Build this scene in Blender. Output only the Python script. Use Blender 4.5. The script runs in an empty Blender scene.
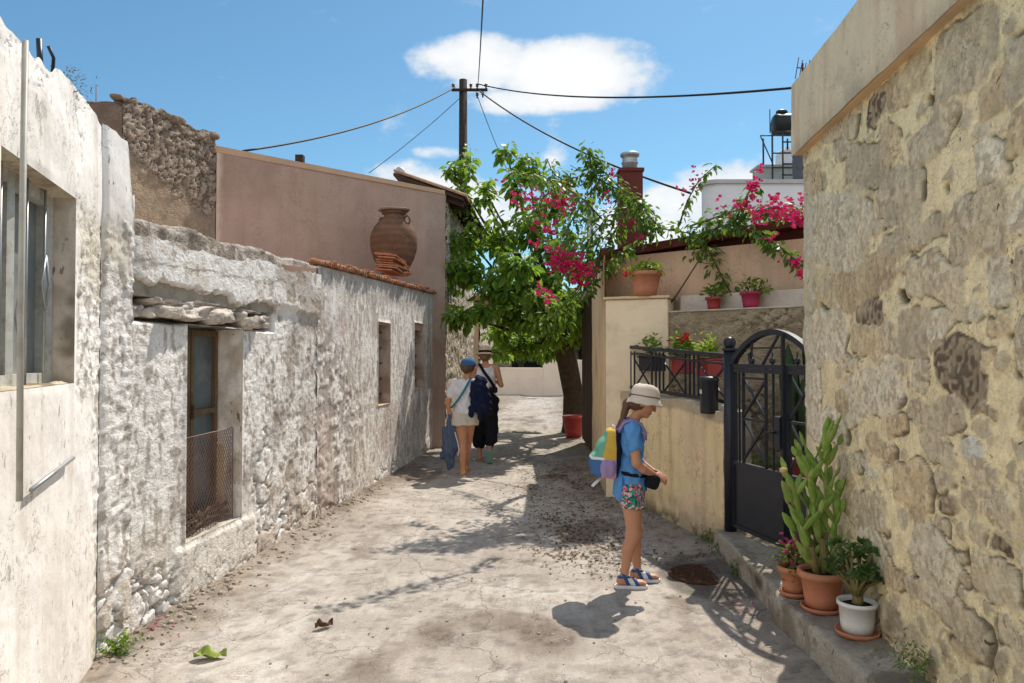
import bpy, math, random
import numpy as np
from mathutils import Vector, Matrix
R = math.radians
random.seed(7); rng = np.random.default_rng(7)
S = bpy.context.scene
COL = S.collection
# ------------------------------------------------------------------ camera model
F = 740.0; PITCH = math.atan((356-341.5)/F); CAMZ = 1.6
def at(px, py, Y):
    """photo measurement -> world point at depth Y"""
    u = (px-512)/F; v = (341.5-py)/F
    d = (u, math.cos(PITCH)-v*math.sin(PITCH), math.sin(PITCH)+v*math.cos(PITCH))
    k = Y/d[1]
    return Vector((d[0]*k, Y, CAMZ+d[2]*k))
# ------------------------------------------------------------------ objects
def tag(o, label=None, cat=None, group=None, kind=None):
    if label: o['label'] = label
    if cat: o['category'] = cat
    if group: o['group'] = group
    if kind: o['kind'] = kind
    return o
def thing(name, label, cat, loc=(0,0,0), rz=0, group=None):
    o = bpy.data.objects.new(name, None); COL.objects.link(o)
    o.location = loc; o.rotation_euler = (0,0,rz); o.empty_display_size = .1
    return tag(o, label, cat, group)
def link(name, me, parent=None, mats=()):
    o = bpy.data.objects.new(name, me); COL.objects.link(o)
    for m in mats: me.materials.append(m)
    if parent is not None: o.parent = parent
    return o
def rebase(o, loc):
    """world-space mesh/children of a thing at the origin -> origin moved to its base"""
    loc = Vector(loc)
    if o.type == 'MESH':
        o.data.transform(Matrix.Translation(-loc))
    for c in o.children:
        if c.type == 'MESH' and not c.children: c.data.transform(Matrix.Translation(-loc))
        else: c.location = Vector(c.location)-loc
    o.location = Vector(o.location)+loc
def npmesh(name, V, Fq, parent, mats, smooth=True, attrs=None, matidx=None):
    V = np.asarray(V, dtype=np.float32).reshape(-1,3)
    me = bpy.data.meshes.new(name)
    if isinstance(Fq, np.ndarray):
        n, k = Fq.shape
        me.vertices.add(len(V)); me.vertices.foreach_set('co', V.ravel())
        me.loops.add(n*k); me.loops.foreach_set('vertex_index', Fq.astype(np.int32).ravel())
        me.polygons.add(n); me.polygons.foreach_set('loop_start', np.arange(n, dtype=np.int32)*k)
        me.polygons.foreach_set('loop_total', np.full(n, k, dtype=np.int32))
        me.update(calc_edges=True)
    else:
        me.from_pydata(V.tolist(), [], Fq)
    me.polygons.foreach_set('use_smooth', np.full(len(me.polygons), smooth))
    if matidx is not None: me.polygons.foreach_set('material_index', np.asarray(matidx, dtype=np.int32))
    if attrs:
        for an, a in attrs.items():
            a = np.asarray(a, dtype=np.float32)
            if a.ndim == 1:
                at_ = me.attributes.new(an, 'FLOAT', 'POINT'); at_.data.foreach_set('value', a)
            else:
                at_ = me.attributes.new(an, 'FLOAT_COLOR', 'POINT')
                c4 = np.ones((len(a),4), dtype=np.float32); c4[:,:3] = a
                at_.data.foreach_set('color', c4.ravel())
    me.validate()
    return link(name, me, parent, mats)
class MB:
    def __init__(s): s.v=[]; s.f=[]; s.m=[]; s.mi=0; s.sm=[]
    def add(s, vs, fs, smooth=False):
        b=len(s.v); s.v += [tuple(v) for v in vs]
        for f in fs: s.f.append([i+b for i in f]); s.m.append(s.mi); s.sm.append(smooth)
        return s
    def box(s, c, size, rot=None, taper=1.0):
        hx,hy,hz=[d/2 for d in size]; vs=[]
        for z in (-1,1):
            t = taper if z>0 else 1
            for x,y in ((-1,-1),(1,-1),(1,1),(-1,1)):
                p=Vector((x*hx*t,y*hy*t,z*hz))
                if rot is not None: p = rot @ p
                vs.append(p+Vector(c))
        return s.add(vs,[(3,2,1,0),(4,5,6,7),(0,1,5,4),(1,2,6,5),(2,3,7,6),(3,0,4,7)])
    def bar(s, a, b, w, h=None, up=(0,0,1)):
        """rectangular bar from a to b, w sideways, h along up"""
        a=Vector(a); b=Vector(b); h=h or w; d=(b-a); L=d.length; d.normalize()
        up=Vector(up)
        if abs(d.dot(up))>.99: up=Vector((1,0,0))
        x=d.cross(up).normalized(); z=x.cross(d)
        vs=[]
        for p in (a,b):
            for i,j in ((-1,-1),(1,-1),(1,1),(-1,1)): vs.append(p+x*(i*w/2)+z*(j*h/2))
        return s.add(vs,[(3,2,1,0),(4,5,6,7),(0,1,5,4),(1,2,6,5),(2,3,7,6),(3,0,4,7)])
    def tube(s, pts, r, n=8, cap=True):
        pts=[Vector(p) for p in pts]; k=len(pts)
        rs = r if isinstance(r,(list,tuple)) else [r]*k
        vs=[]; prev=None
        for i,p in enumerate(pts):
            d=(pts[min(i+1,k-1)]-pts[max(i-1,0)]).normalized()
            if prev is None:
                x=d.cross(Vector((0,0,1)));
                if x.length<.1: x=d.cross(Vector((0,1,0)))
            else: x=prev-d*prev.dot(d)
            x.normalize(); prev=x; y=d.cross(x)
            for j in range(n):
                t=2*math.pi*j/n; vs.append(p+(x*math.cos(t)+y*math.sin(t))*rs[i])
        fs=[]
        for i in range(k-1):
            for j in range(n): fs.append((i*n+j,i*n+(j+1)%n,(i+1)*n+(j+1)%n,(i+1)*n+j))
        if cap: fs += [tuple(range(n))[::-1], tuple((k-1)*n+j for j in range(n))]
        return s.add(vs,fs,True)
    def lathe(s, prof, c=(0,0,0), n=24, rot=None, smooth=True, sx=1, sy=1):
        vs=[]; fs=[]; k=len(prof)
        for r_,z in prof:
            for j in range(n):
                t=2*math.pi*j/n; p=Vector((r_*math.cos(t)*sx,r_*math.sin(t)*sy,z))
                if rot is not None: p=rot@p
                vs.append(p+Vector(c))
        for i in range(k-1):
            for j in range(n): fs.append((i*n+j,i*n+(j+1)%n,(i+1)*n+(j+1)%n,(i+1)*n+j))
        if prof[0][0]>1e-4: fs.append(tuple(range(n))[::-1])
        if prof[-1][0]>1e-4: fs.append(tuple((k-1)*n+j for j in range(n)))
        return s.add(vs,fs,smooth)
    def prism(s, poly, z0, z1):
        """poly: ccw list of (x,y); z0,z1 floats or lists"""
        n=len(poly); zz0=z0 if isinstance(z0,(list,tuple)) else [z0]*n; zz1=z1 if isinstance(z1,(list,tuple)) else [z1]*n
        vs=[(p[0],p[1],z) for p,z in zip(poly,zz0)]+[(p[0],p[1],z) for p,z in zip(poly,zz1)]
        fs=[tuple(range(n))[::-1],tuple(range(n,2*n))]+[(i,(i+1)%n,n+(i+1)%n,n+i) for i in range(n)]
        return s.add(vs,fs)
    def sphere(s, c, r, n=12, m=8, sc=(1,1,1), rot=None):
        prof=[(max(math.sin(math.pi*i/m),1e-5)*1.0, -math.cos(math.pi*i/m)) for i in range(m+1)]
        vs=[];fs=[]
        for a,z in prof:
            for j in range(n):
                t=2*math.pi*j/n; p=Vector((a*math.cos(t)*r*sc[0],a*math.sin(t)*r*sc[1],z*r*sc[2]))
                if rot is not None: p=rot@p
                vs.append(p+Vector(c))
        for i in range(m):
            for j in range(n): fs.append((i*n+j,i*n+(j+1)%n,(i+1)*n+(j+1)%n,(i+1)*n+j))
        return s.add(vs,fs,True)
    def build(s, name, mats, parent=None, bevel=0, smooth=None):
        if not isinstance(mats,(list,tuple)): mats=[mats]
        me=bpy.data.meshes.new(name); me.from_pydata(s.v,[],s.f)
        me.polygons.foreach_set('material_index', s.m)
        me.polygons.foreach_set('use_smooth', [smooth if smooth is not None else b for b in s.sm])
        o=link(name,me,parent,mats)
        if bevel:
            b=o.modifiers.new('bevel','BEVEL'); b.width=bevel; b.segments=2; b.limit_method='ANGLE'
        return o
# ------------------------------------------------------------------ numpy noise
def _h(ix,iy,iz,seed=0):
    ix=ix.astype(np.int64); iy=iy.astype(np.int64); iz=iz.astype(np.int64)
    n=(ix*374761393+iy*668265263+iz*2147483647+seed*974634777)&0xffffffff
    n=((n^(n>>13))*1274126177)&0xffffffff
    n=((n^(n>>15))*2246822519)&0xffffffff
    return ((n^(n>>16))&0xffffff)/float(0xffffff)
def vnoise(x,y,z=None,seed=0):
    x=np.asarray(x,float); y=np.asarray(y,float); z=np.zeros_like(x) if z is None else np.asarray(z,float)
    x0=np.floor(x);y0=np.floor(y);z0=np.floor(z)
    f=lambda t:t*t*t*(t*(t*6-15)+10)
    u=f(x-x0);v=f(y-y0);w=f(z-z0); r=0
    for a in (0,1):
        for b in (0,1):
            for c in (0,1):
                r=r+_h(x0+a,y0+b,z0+c,seed)*(u if a else 1-u)*(v if b else 1-v)*(w if c else 1-w)
    return r*2-1
def fbm(x,y,z=None,oct=4,seed=0,gain=.5):
    r=0;a=1;t=0;k=1
    for i in range(oct):
        r=r+a*vnoise(x*k+i*17.3,y*k+i*9.1,None if z is None else z*k,seed+i); t+=a;a*=gain;k*=2.03
    return r/t
def worley(x,y,seed=0,jit=.9):
    x=np.asarray(x,float);y=np.asarray(y,float)
    x0=np.floor(x);y0=np.floor(y)
    f1=np.full(x.shape,9.);f2=np.full(x.shape,9.);cid=np.zeros(x.shape)
    for a in (-1,0,1):
        for b in (-1,0,1):
            cx=x0+a;cy=y0+b;zz=np.zeros_like(cx)
            px=cx+.5+(_h(cx,cy,zz,seed)-.5)*jit; py=cy+.5+(_h(cx,cy,zz+1,seed)-.5)*jit
            d=np.hypot(x-px,y-py); i=_h(cx,cy,zz+2,seed)
            m=d<f1
            f2=np.where(m,f1,np.minimum(f2,d)); cid=np.where(m,i,cid); f1=np.where(m,d,f1)
    return f1,f2,cid
def sstep(a,b,x):
    t=np.clip((x-a)/(b-a),0,1); return t*t*(3-2*t)
def lerp(a,b,t):
    t=np.asarray(t)[...,None]; return np.asarray(a)*(1-t)+np.asarray(b)*t
def axis(breaks, step):
    out=[]
    for a,b in zip(breaks[:-1],breaks[1:]):
        n=max(1,int(round((b-a)/step))); out.append(np.linspace(a,b,n,endpoint=False))
    return np.concatenate(out+[[breaks[-1]]])
def grid_faces(nu,nv,skip=None,flip=False):
    i=np.arange(nu-1)[:,None]; j=np.arange(nv-1)[None,:]
    a=i*nv+j; q=np.stack([a,a+nv,a+nv+1,a+1],-1)
    if flip: q=q[...,::-1]
    if skip is not None: q=q[~skip]
    return q.reshape(-1,4)
def wall_sheet(name, A, B, sb, zb, step, fn, parent, mats, holes=(), flip=False, ztop=None):
    """vertical wall sheet from plan point A (s=0) towards B; fn(s,z)->(displacement, colour[,3]); positive = outwards.
    outward normal is to the right of A->B (left if flip)."""
    A=np.array(A,float); B=np.array(B,float); d=(B-A)/np.linalg.norm(B-A)
    nrm=np.array([d[1],-d[0]])
    if flip: nrm=-nrm
    s_=axis(sb,step); z_=axis(zb,step)
    Sg,Zg=np.meshgrid(s_,z_,indexing='ij')
    disp,col=fn(Sg,Zg)
    damp=np.ones_like(Sg)
    for (s0,s1,z0,z1) in holes:
        dx=np.maximum(np.maximum(s0-Sg,Sg-s1),0); dz=np.maximum(np.maximum(z0-Zg,Zg-z1),0)
        damp=np.minimum(damp,sstep(0,.035,np.hypot(dx,dz)))
    disp=disp*damp
    if ztop is not None:
        zt=ztop(Sg); zmax=zb[-1]; Zw=np.where(Zg>zb[-2], zb[-2]+(Zg-zb[-2])*(zt-zb[-2])/(zmax-zb[-2]), Zg)
    else: Zw=Zg
    P=np.stack([A[0]+d[0]*Sg+nrm[0]*disp, A[1]+d[1]*Sg+nrm[1]*disp, Zw],-1)
    sm=(s_[:-1]+s_[1:])/2; zm=(z_[:-1]+z_[1:])/2; SM,ZM=np.meshgrid(sm,zm,indexing='ij')
    skip=np.zeros(SM.shape,bool)
    for (s0,s1,z0,z1) in holes: skip|=(SM>s0)&(SM<s1)&(ZM>z0)&(ZM<z1)
    fa=grid_faces(len(s_),len(z_),skip,flip)
    return npmesh(name,P.reshape(-1,3),fa,parent,mats,True,{'col':col.reshape(-1,3)})
# ------------------------------------------------------------------ rocks
def rock(mb, c, size, seed, rz=0, rough=.18, n=10, m=7, sq=.55):
    c=np.array(c,float); rs=np.random.default_rng(seed); off=rs.random(3)*50
    vs=[]
    for i in range(m+1):
        ph=math.pi*i/m
        for j in range(n):
            t=2*math.pi*j/n
            p=np.array([math.sin(ph)*math.cos(t),math.sin(ph)*math.sin(t),-math.cos(ph)])
            p=np.sign(p)*np.abs(p)**sq
            vs.append(p)
    P=np.array(vs)
    nn=fbm(P[:,0]*1.3+off[0],P[:,1]*1.3+off[1],P[:,2]*1.3+off[2],3,seed)
    P=P*(1+rough*nn)[:,None]*np.array(size)/2
    cr,sr=math.cos(rz),math.sin(rz)
    P=np.stack([P[:,0]*cr-P[:,1]*sr,P[:,0]*sr+P[:,1]*cr,P[:,2]],-1)+c
    fs=[(i*n+j,i*n+(j+1)%n,(i+1)*n+(j+1)%n,(i+1)*n+j) for i in range(m) for j in range(n)]
    mb.add(P.tolist(),fs,True)
# ------------------------------------------------------------------ shader DSL
class NT:
    def __init__(s,name):
        s.m=bpy.data.materials.new(name); s.m.use_nodes=True; s.t=s.m.node_tree; s.t.nodes.clear()
        s.out=s.t.nodes.new('ShaderNodeOutputMaterial')
    def n(s,typ,**k):
        nd=s.t.nodes.new('ShaderNode'+typ)
        for a,b in k.items(): setattr(nd,a,b)
        return nd
    def put(s,sock,v):
        if v is None: return
        if isinstance(v,bpy.types.NodeSocket): s.t.links.new(v,sock)
        elif isinstance(v,(tuple,list)) and len(v)==3 and sock.type=='RGBA': sock.default_value=(*v,1)
        else: sock.default_value=v
    def coord(s,kind='Object'): return s.n('TexCoord').outputs[kind]
    def mapping(s,vec,scale=(1,1,1),rot=(0,0,0),loc=(0,0,0)):
        m=s.n('Mapping'); s.put(m.inputs[0],vec); m.inputs['Scale'].default_value=scale; m.inputs['Rotation'].default_value=rot; m.inputs['Location'].default_value=loc; return m.outputs[0]
    def noise(s,scale,detail=4,rough=.55,vec=None,col=False,dist=0):
        n=s.n('TexNoise'); n.inputs['Scale'].default_value=scale; n.inputs['Detail'].default_value=detail; n.inputs['Roughness'].default_value=rough; n.inputs['Distortion'].default_value=dist
        s.put(n.inputs['Vector'],vec if vec is not None else s.coord()); return n.outputs['Color' if col else 'Fac']
    def voro(s,scale,vec=None,feature='F1',out='Distance',rnd=1):
        n=s.n('TexVoronoi',feature=feature); n.inputs['Scale'].default_value=scale; n.inputs['Randomness'].default_value=rnd
        s.put(n.inputs['Vector'],vec if vec is not None else s.coord()); return n.outputs[out]
    def ramp(s,fac,stops,interp='LINEAR'):
        r=s.n('ValToRGB'); r.color_ramp.interpolation=interp; e=r.color_ramp.elements
        while len(e)<len(stops): e.new(.5)
        for i,(p,c) in enumerate(stops):
            e[i].position=p; e[i].color=(*c,1) if isinstance(c,(tuple,list)) else (c,c,c,1)
        s.put(r.inputs[0],fac); return r.outputs[0]
    def mix(s,fac,a,b,mode='MIX'):
        m=s.n('Mix',data_type='RGBA',blend_type=mode); s.put(m.inputs[0],fac); s.put(m.inputs[6],a); s.put(m.inputs[7],b); return m.outputs[2]
    def math(s,op,a,b=None,c=None,clamp=False):
        m=s.n('Math',operation=op,use_clamp=clamp); s.put(m.inputs[0],a); s.put(m.inputs[1],b); s.put(m.inputs[2],c); return m.outputs[0]
    def attr(s,name,out='Color'): n=s.n('Attribute',attribute_name=name); return n.outputs[out]
    def bump(s,h,strength=.5,dist=.01,normal=None):
        b=s.n('Bump'); b.inputs['Strength'].default_value=strength; b.inputs['Distance'].default_value=dist; s.put(b.inputs['Height'],h); s.put(b.inputs['Normal'],normal); return b.outputs[0]
    def bsdf(s,col,rough=.8,metal=0,normal=None,spec=.3,**k):
        p=s.n('BsdfPrincipled'); s.put(p.inputs['Base Color'],col); s.put(p.inputs['Roughness'],rough); s.put(p.inputs['Metallic'],metal); s.put(p.inputs['Normal'],normal)
        p.inputs['Specular IOR Level'].default_value=spec
        for a,b in k.items(): s.put(p.inputs[a.replace('_',' ')],b)
        s.t.links.new(p.outputs[0],s.out.inputs[0]); return s.m
def M_col(name, fine=60, amp=.25, bump=.5, dist=.006, rough=.9, mid=9, midamp=.18, spk=0, spkz=.45, hair=0, spkcol=(.16,.12,.09), spks=42, peel=None, pits=0, relief=0, streak=0):
    """vertex-colour driven masonry with fine procedural variation"""
    t=NT(name); c=t.attr('col')
    n1=t.ramp(t.noise(fine,5,.65),[(.25,1-amp),(.75,1+amp*.6)]); n2=t.ramp(t.noise(mid,4,.6),[(.3,1-midamp),(.7,1+midamp*.6)])
    c=t.mix(1,t.mix(1,c,n1,'MULTIPLY'),n2,'MULTIPLY')
    hx=None
    def addh(a,b): return b if a is None else t.math('ADD',a,b)
    if streak:
        v=t.mapping(t.coord(),(1,1,.09)); sk=t.ramp(t.noise(7,4,.6,v),[(.50,0),(.66,1)]); c=t.mix(t.math('MULTIPLY',sk,streak),c,t.mix(1,c,(.62,.54,.46),'MULTIPLY'))
    if relief:
        v=t.mapping(t.coord(),(1,1,1.7)); r1=t.noise(13,5,.55,v,dist=.5); r2=t.math('ABSOLUTE',t.math('SUBTRACT',t.noise(20,4,.55,v,dist=.4),.5))
        rr=t.math('ADD',t.math('MULTIPLY',r1,relief*8),t.math('MULTIPLY',r2,-relief*9)); hx=addh(hx,rr)
        c=t.mix(t.math('MULTIPLY',t.ramp(r2,[(0,1),(.030,0)]),.24),c,spkcol)
    if peel:
        sc,th,pc,sz,am=peel; v=t.mapping(t.coord(),(1,1,sz)); n=t.math('ADD',t.noise(sc,6,.62,v),t.math('MULTIPLY',t.math('SUBTRACT',t.noise(1.3,3,.5),.5),.45))
        pm=t.ramp(n,[(th,0),(th+.022,1)]); pe=t.ramp(n,[(th-.02,0),(th,1),(th+.03,0)])
        pcol=t.mix(t.noise(30,4,.6),pc,tuple(x*.62 for x in pc)); c=t.mix(t.math('MULTIPLY',pm,am),c,pcol); c=t.mix(t.math('MULTIPLY',pe,am*.35),c,spkcol); hx=addh(hx,t.math('MULTIPLY',pm,-1.6))
    if pits:
        pn=t.noise(17,3,.5,dist=.8); pm=t.ramp(pn,[(.715,0),(.735,1)]); c=t.mix(t.math('MULTIPLY',pm,pits),c,(.05,.038,.028)); hx=addh(hx,t.math('MULTIPLY',pm,-3.0))
    if spk:
        v=t.mapping(t.coord(),(1,1,spkz)); s1=t.ramp(t.noise(spks,3,.5,v),[(.655,0),(.70,1)]); s2=t.ramp(t.noise(3.5,4,.6),[(.38,.1),(.62,1)])
        c=t.mix(t.math('MULTIPLY',t.math('MULTIPLY',s1,s2),spk),c,spkcol)
        s3=t.ramp(t.noise(spks*2.6,3,.6),[(.66,0),(.73,1)]); c=t.mix(t.math('MULTIPLY',s3,spk*.7),c,spkcol)
    if hair:
        q=t.math('ABSOLUTE',t.math('SUBTRACT',t.noise(9,5,.62,dist=.6),.5)); l=t.ramp(q,[(0,1),(.010,0)]); k=t.ramp(t.noise(2.7,3,.5),[(.45,0),(.6,1)])
        c=t.mix(t.math('MULTIPLY',t.math('MULTIPLY',l,k),hair),c,spkcol)
    h=t.math('ADD',t.noise(fine*.8,6,.7),t.math('MULTIPLY',t.noise(fine*.22,4,.6),1.5))
    if hx is not None: h=t.math('ADD',h,hx)
    return t.bsdf(c,rough,0,t.bump(h,bump,dist),.15)
def M_groundmat():
    t=NT('lane_concrete'); c=t.attr('col'); v=t.coord()
    c=t.mix(1,c,t.ramp(t.noise(160,4,.7),[(.3,.74),(.7,1.16)]),'MULTIPLY'); c=t.mix(1,c,t.ramp(t.noise(34,5,.7),[(.3,.86),(.7,1.08)]),'MULTIPLY')
    v2=t.mapping(v,(1,.16,1),(0,0,.5)); c=t.mix(1,c,t.ramp(t.noise(14,4,.6,v2,dist=.7),[(.35,.90),(.65,1.06)]),'MULTIPLY')   # trowel and tyre sweeps
    # scaled patches with crisp edges: rougher aggregate shows
    n=t.math('ADD',t.noise(3.2,8,.66,dist=.3),t.math('MULTIPLY',t.math('SUBTRACT',t.noise(.8,2,.5),.5),.5)); pm=t.ramp(n,[(.575,0),(.595,1)]); agg=t.ramp(t.noise(75,4,.7),[(.38,.60),(.60,1.18)])
    c=t.mix(t.math('MULTIPLY',pm,.75),c,t.mix(1,c,agg,'MULTIPLY'))
    c=t.mix(t.math('MULTIPLY',t.ramp(n,[(.55,0),(.575,1),(.60,0)]),.16),c,(.15,.125,.10))
    # cracks
    wv=t.n('VectorMath',operation='ADD'); sc=t.n('VectorMath',operation='SCALE'); t.put(sc.inputs[0],t.noise(2.2,5,.6,col=True)); sc.inputs[3].default_value=.55; t.put(wv.inputs[0],v); t.put(wv.inputs[1],sc.outputs[0])
    e=t.voro(.55,wv.outputs[0],'DISTANCE_TO_EDGE'); ck=t.ramp(e,[(0,1),(.0035,0)]); e2=t.voro(1.7,wv.outputs[0],'DISTANCE_TO_EDGE'); ck2=t.math('MULTIPLY',t.ramp(e2,[(0,1),(.008,0)]),t.ramp(t.noise(1.4,3,.5),[(.5,0),(.58,1)]))
    ck=t.math('MAXIMUM',ck,ck2); c=t.mix(t.math('MULTIPLY',ck,.42),c,(.10,.08,.065))
    # stains and specks
    st=t.ramp(t.noise(2.6,6,.7,dist=.6),[(.56,0),(.70,1)]); c=t.mix(t.math('MULTIPLY',st,.14),c,(.22,.175,.135))
    sp=t.ramp(t.noise(48,3,.55),[(.67,0),(.70,1)]); c=t.mix(t.math('MULTIPLY',sp,.65),c,(.10,.075,.055))
    sp2=t.ramp(t.noise(70,2,.5),[(.70,0),(.73,1)]); c=t.mix(t.math('MULTIPLY',sp2,.5),c,(.78,.74,.68))
    h=t.math('ADD',t.noise(120,5,.7),t.math('MULTIPLY',t.noise(28,5,.65),1.6)); h=t.math('ADD',h,t.math('MULTIPLY',ck,-3)); h=t.math('ADD',h,t.math('MULTIPLY',t.math('MULTIPLY',pm,agg),1.2))
    return t.bsdf(c,.93,0,t.bump(h,.55,.004),.15)
def M_plain(name, col, rough=.6, metal=0, var=.15, scale=8, bump=0, bscale=60, bdist=.003, spec=.3, dirt=None, dscale=3, damt=.5, **k):
    t=NT(name)
    c=t.mix(1,col,t.ramp(t.noise(scale,5,.6),[(.25,1-var),(.75,1+var)]),'MULTIPLY')
    if dirt: c=t.mix(t.ramp(t.noise(dscale,6,.7,dist=.3),[(.48,0),(.68,damt)]),c,dirt)
    nm=t.bump(t.noise(bscale,5,.6),bump,bdist) if bump else None
    return t.bsdf(c,rough,metal,nm,spec,**k)
def M_leaf(name, c1, c2, trans=.45, rough=.45):
    t=NT(name); r=t.attr('rnd','Fac')
    c=t.mix(r,c1,c2)
    p=t.n('BsdfPrincipled'); t.put(p.inputs['Base Color'],c); p.inputs['Roughness'].default_value=rough; p.inputs['Specular IOR Level'].default_value=.35
    tr=t.n('BsdfTranslucent'); t.put(tr.inputs['Color'],t.mix(.5,c,(.5,.75,.08),'MIX'))
    mx=t.n('MixShader'); mx.inputs[0].default_value=trans
    t.t.links.new(p.outputs[0],mx.inputs[1]); t.t.links.new(tr.outputs[0],mx.inputs[2]); t.t.links.new(mx.outputs[0],t.out.inputs[0])
    return t.m
# ------------------------------------------------------------------ leaves
LEAF_V=np.array([(0,0,0),(.30,.32,.05),(.0,.42,-.04),(-.30,.32,.05),(.24,.72,.02),(-.24,.72,.02),(0,.76,-.06),(0,1.08,-.16),(.0,.0,0)])
LEAF_F=np.array([(0,1,2,2),(0,2,3,3),(1,4,6,2),(3,2,6,5),(4,7,6,6),(5,6,7,7)])
def leaf_cloud(name,P,D,N,size,parent,mat,width=1.0,rs=None,tmpl=None):
    """P positions, D leaf directions, N approx normals; sizes"""
    rs=rs or rng
    P=np.asarray(P,float);D=np.asarray(D,float);N=np.asarray(N,float);n=len(P)
    D/=np.linalg.norm(D,axis=1)[:,None]+1e-9
    X=np.cross(D,N); X/=np.linalg.norm(X,axis=1)[:,None]+1e-9; Z=np.cross(X,D)
    size=np.broadcast_to(size,(n,))
    tv,tf=tmpl if tmpl else (LEAF_V,LEAF_F)
    k=len(tv)
    V=P[:,None,:]+size[:,None,None]*(tv[None,:,0,None]*width*X[:,None,:]+tv[None,:,1,None]*D[:,None,:]+tv[None,:,2,None]*Z[:,None,:])
    Fv=[]
    tri=np.array([[a,b,c] for q in tf for (a,b,c) in ([q[:3]] if q[2]==q[3] else [(q[0],q[1],q[2]),(q[0],q[2],q[3])])])
    Fv=(tri[None,:,:]+(np.arange(n)*k)[:,None,None]).reshape(-1,3)
    rnd=np.repeat(rs.random(n),k)
    return npmesh(name,V.reshape(-1,3),Fv,parent,[mat],False,{'rnd':rnd})
def twigs(P0,P1,n_leaf,spread,rs,t0=.35,up=.35,droop=.5):
    """leaf positions/directions along curved twigs P0->P1 (arrays)"""
    P0=np.asarray(P0,float);P1=np.asarray(P1,float);n=len(P0)
    t=np.linspace(t0,1,n_leaf)[None,:,None]+rs.normal(0,.02,(n,n_leaf,1))
    mid=(P0+P1)/2+np.array([0,0,up*0])+rs.normal(0,.06,(n,3))
    C=(1-t)**2*P0[:,None]+2*t*(1-t)*mid[:,None]+t**2*P1[:,None]
    ax=(P1-P0)/(np.linalg.norm(P1-P0,axis=1)[:,None]+1e-9)
    side=rs.normal(0,1,(n,n_leaf,3)); side-= (side*ax[:,None]).sum(-1,keepdims=True)*ax[:,None]
    side/=np.linalg.norm(side,axis=-1,keepdims=True)+1e-9
    D=side*.8+ax[:,None]*.35+np.array([0,0,-droop])
    C=C+side*spread
    N=np.array([0,0,1.])+rs.normal(0,.45,(n,n_leaf,3))
    return C.reshape(-1,3),D.reshape(-1,3),N.reshape(-1,3)
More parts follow.
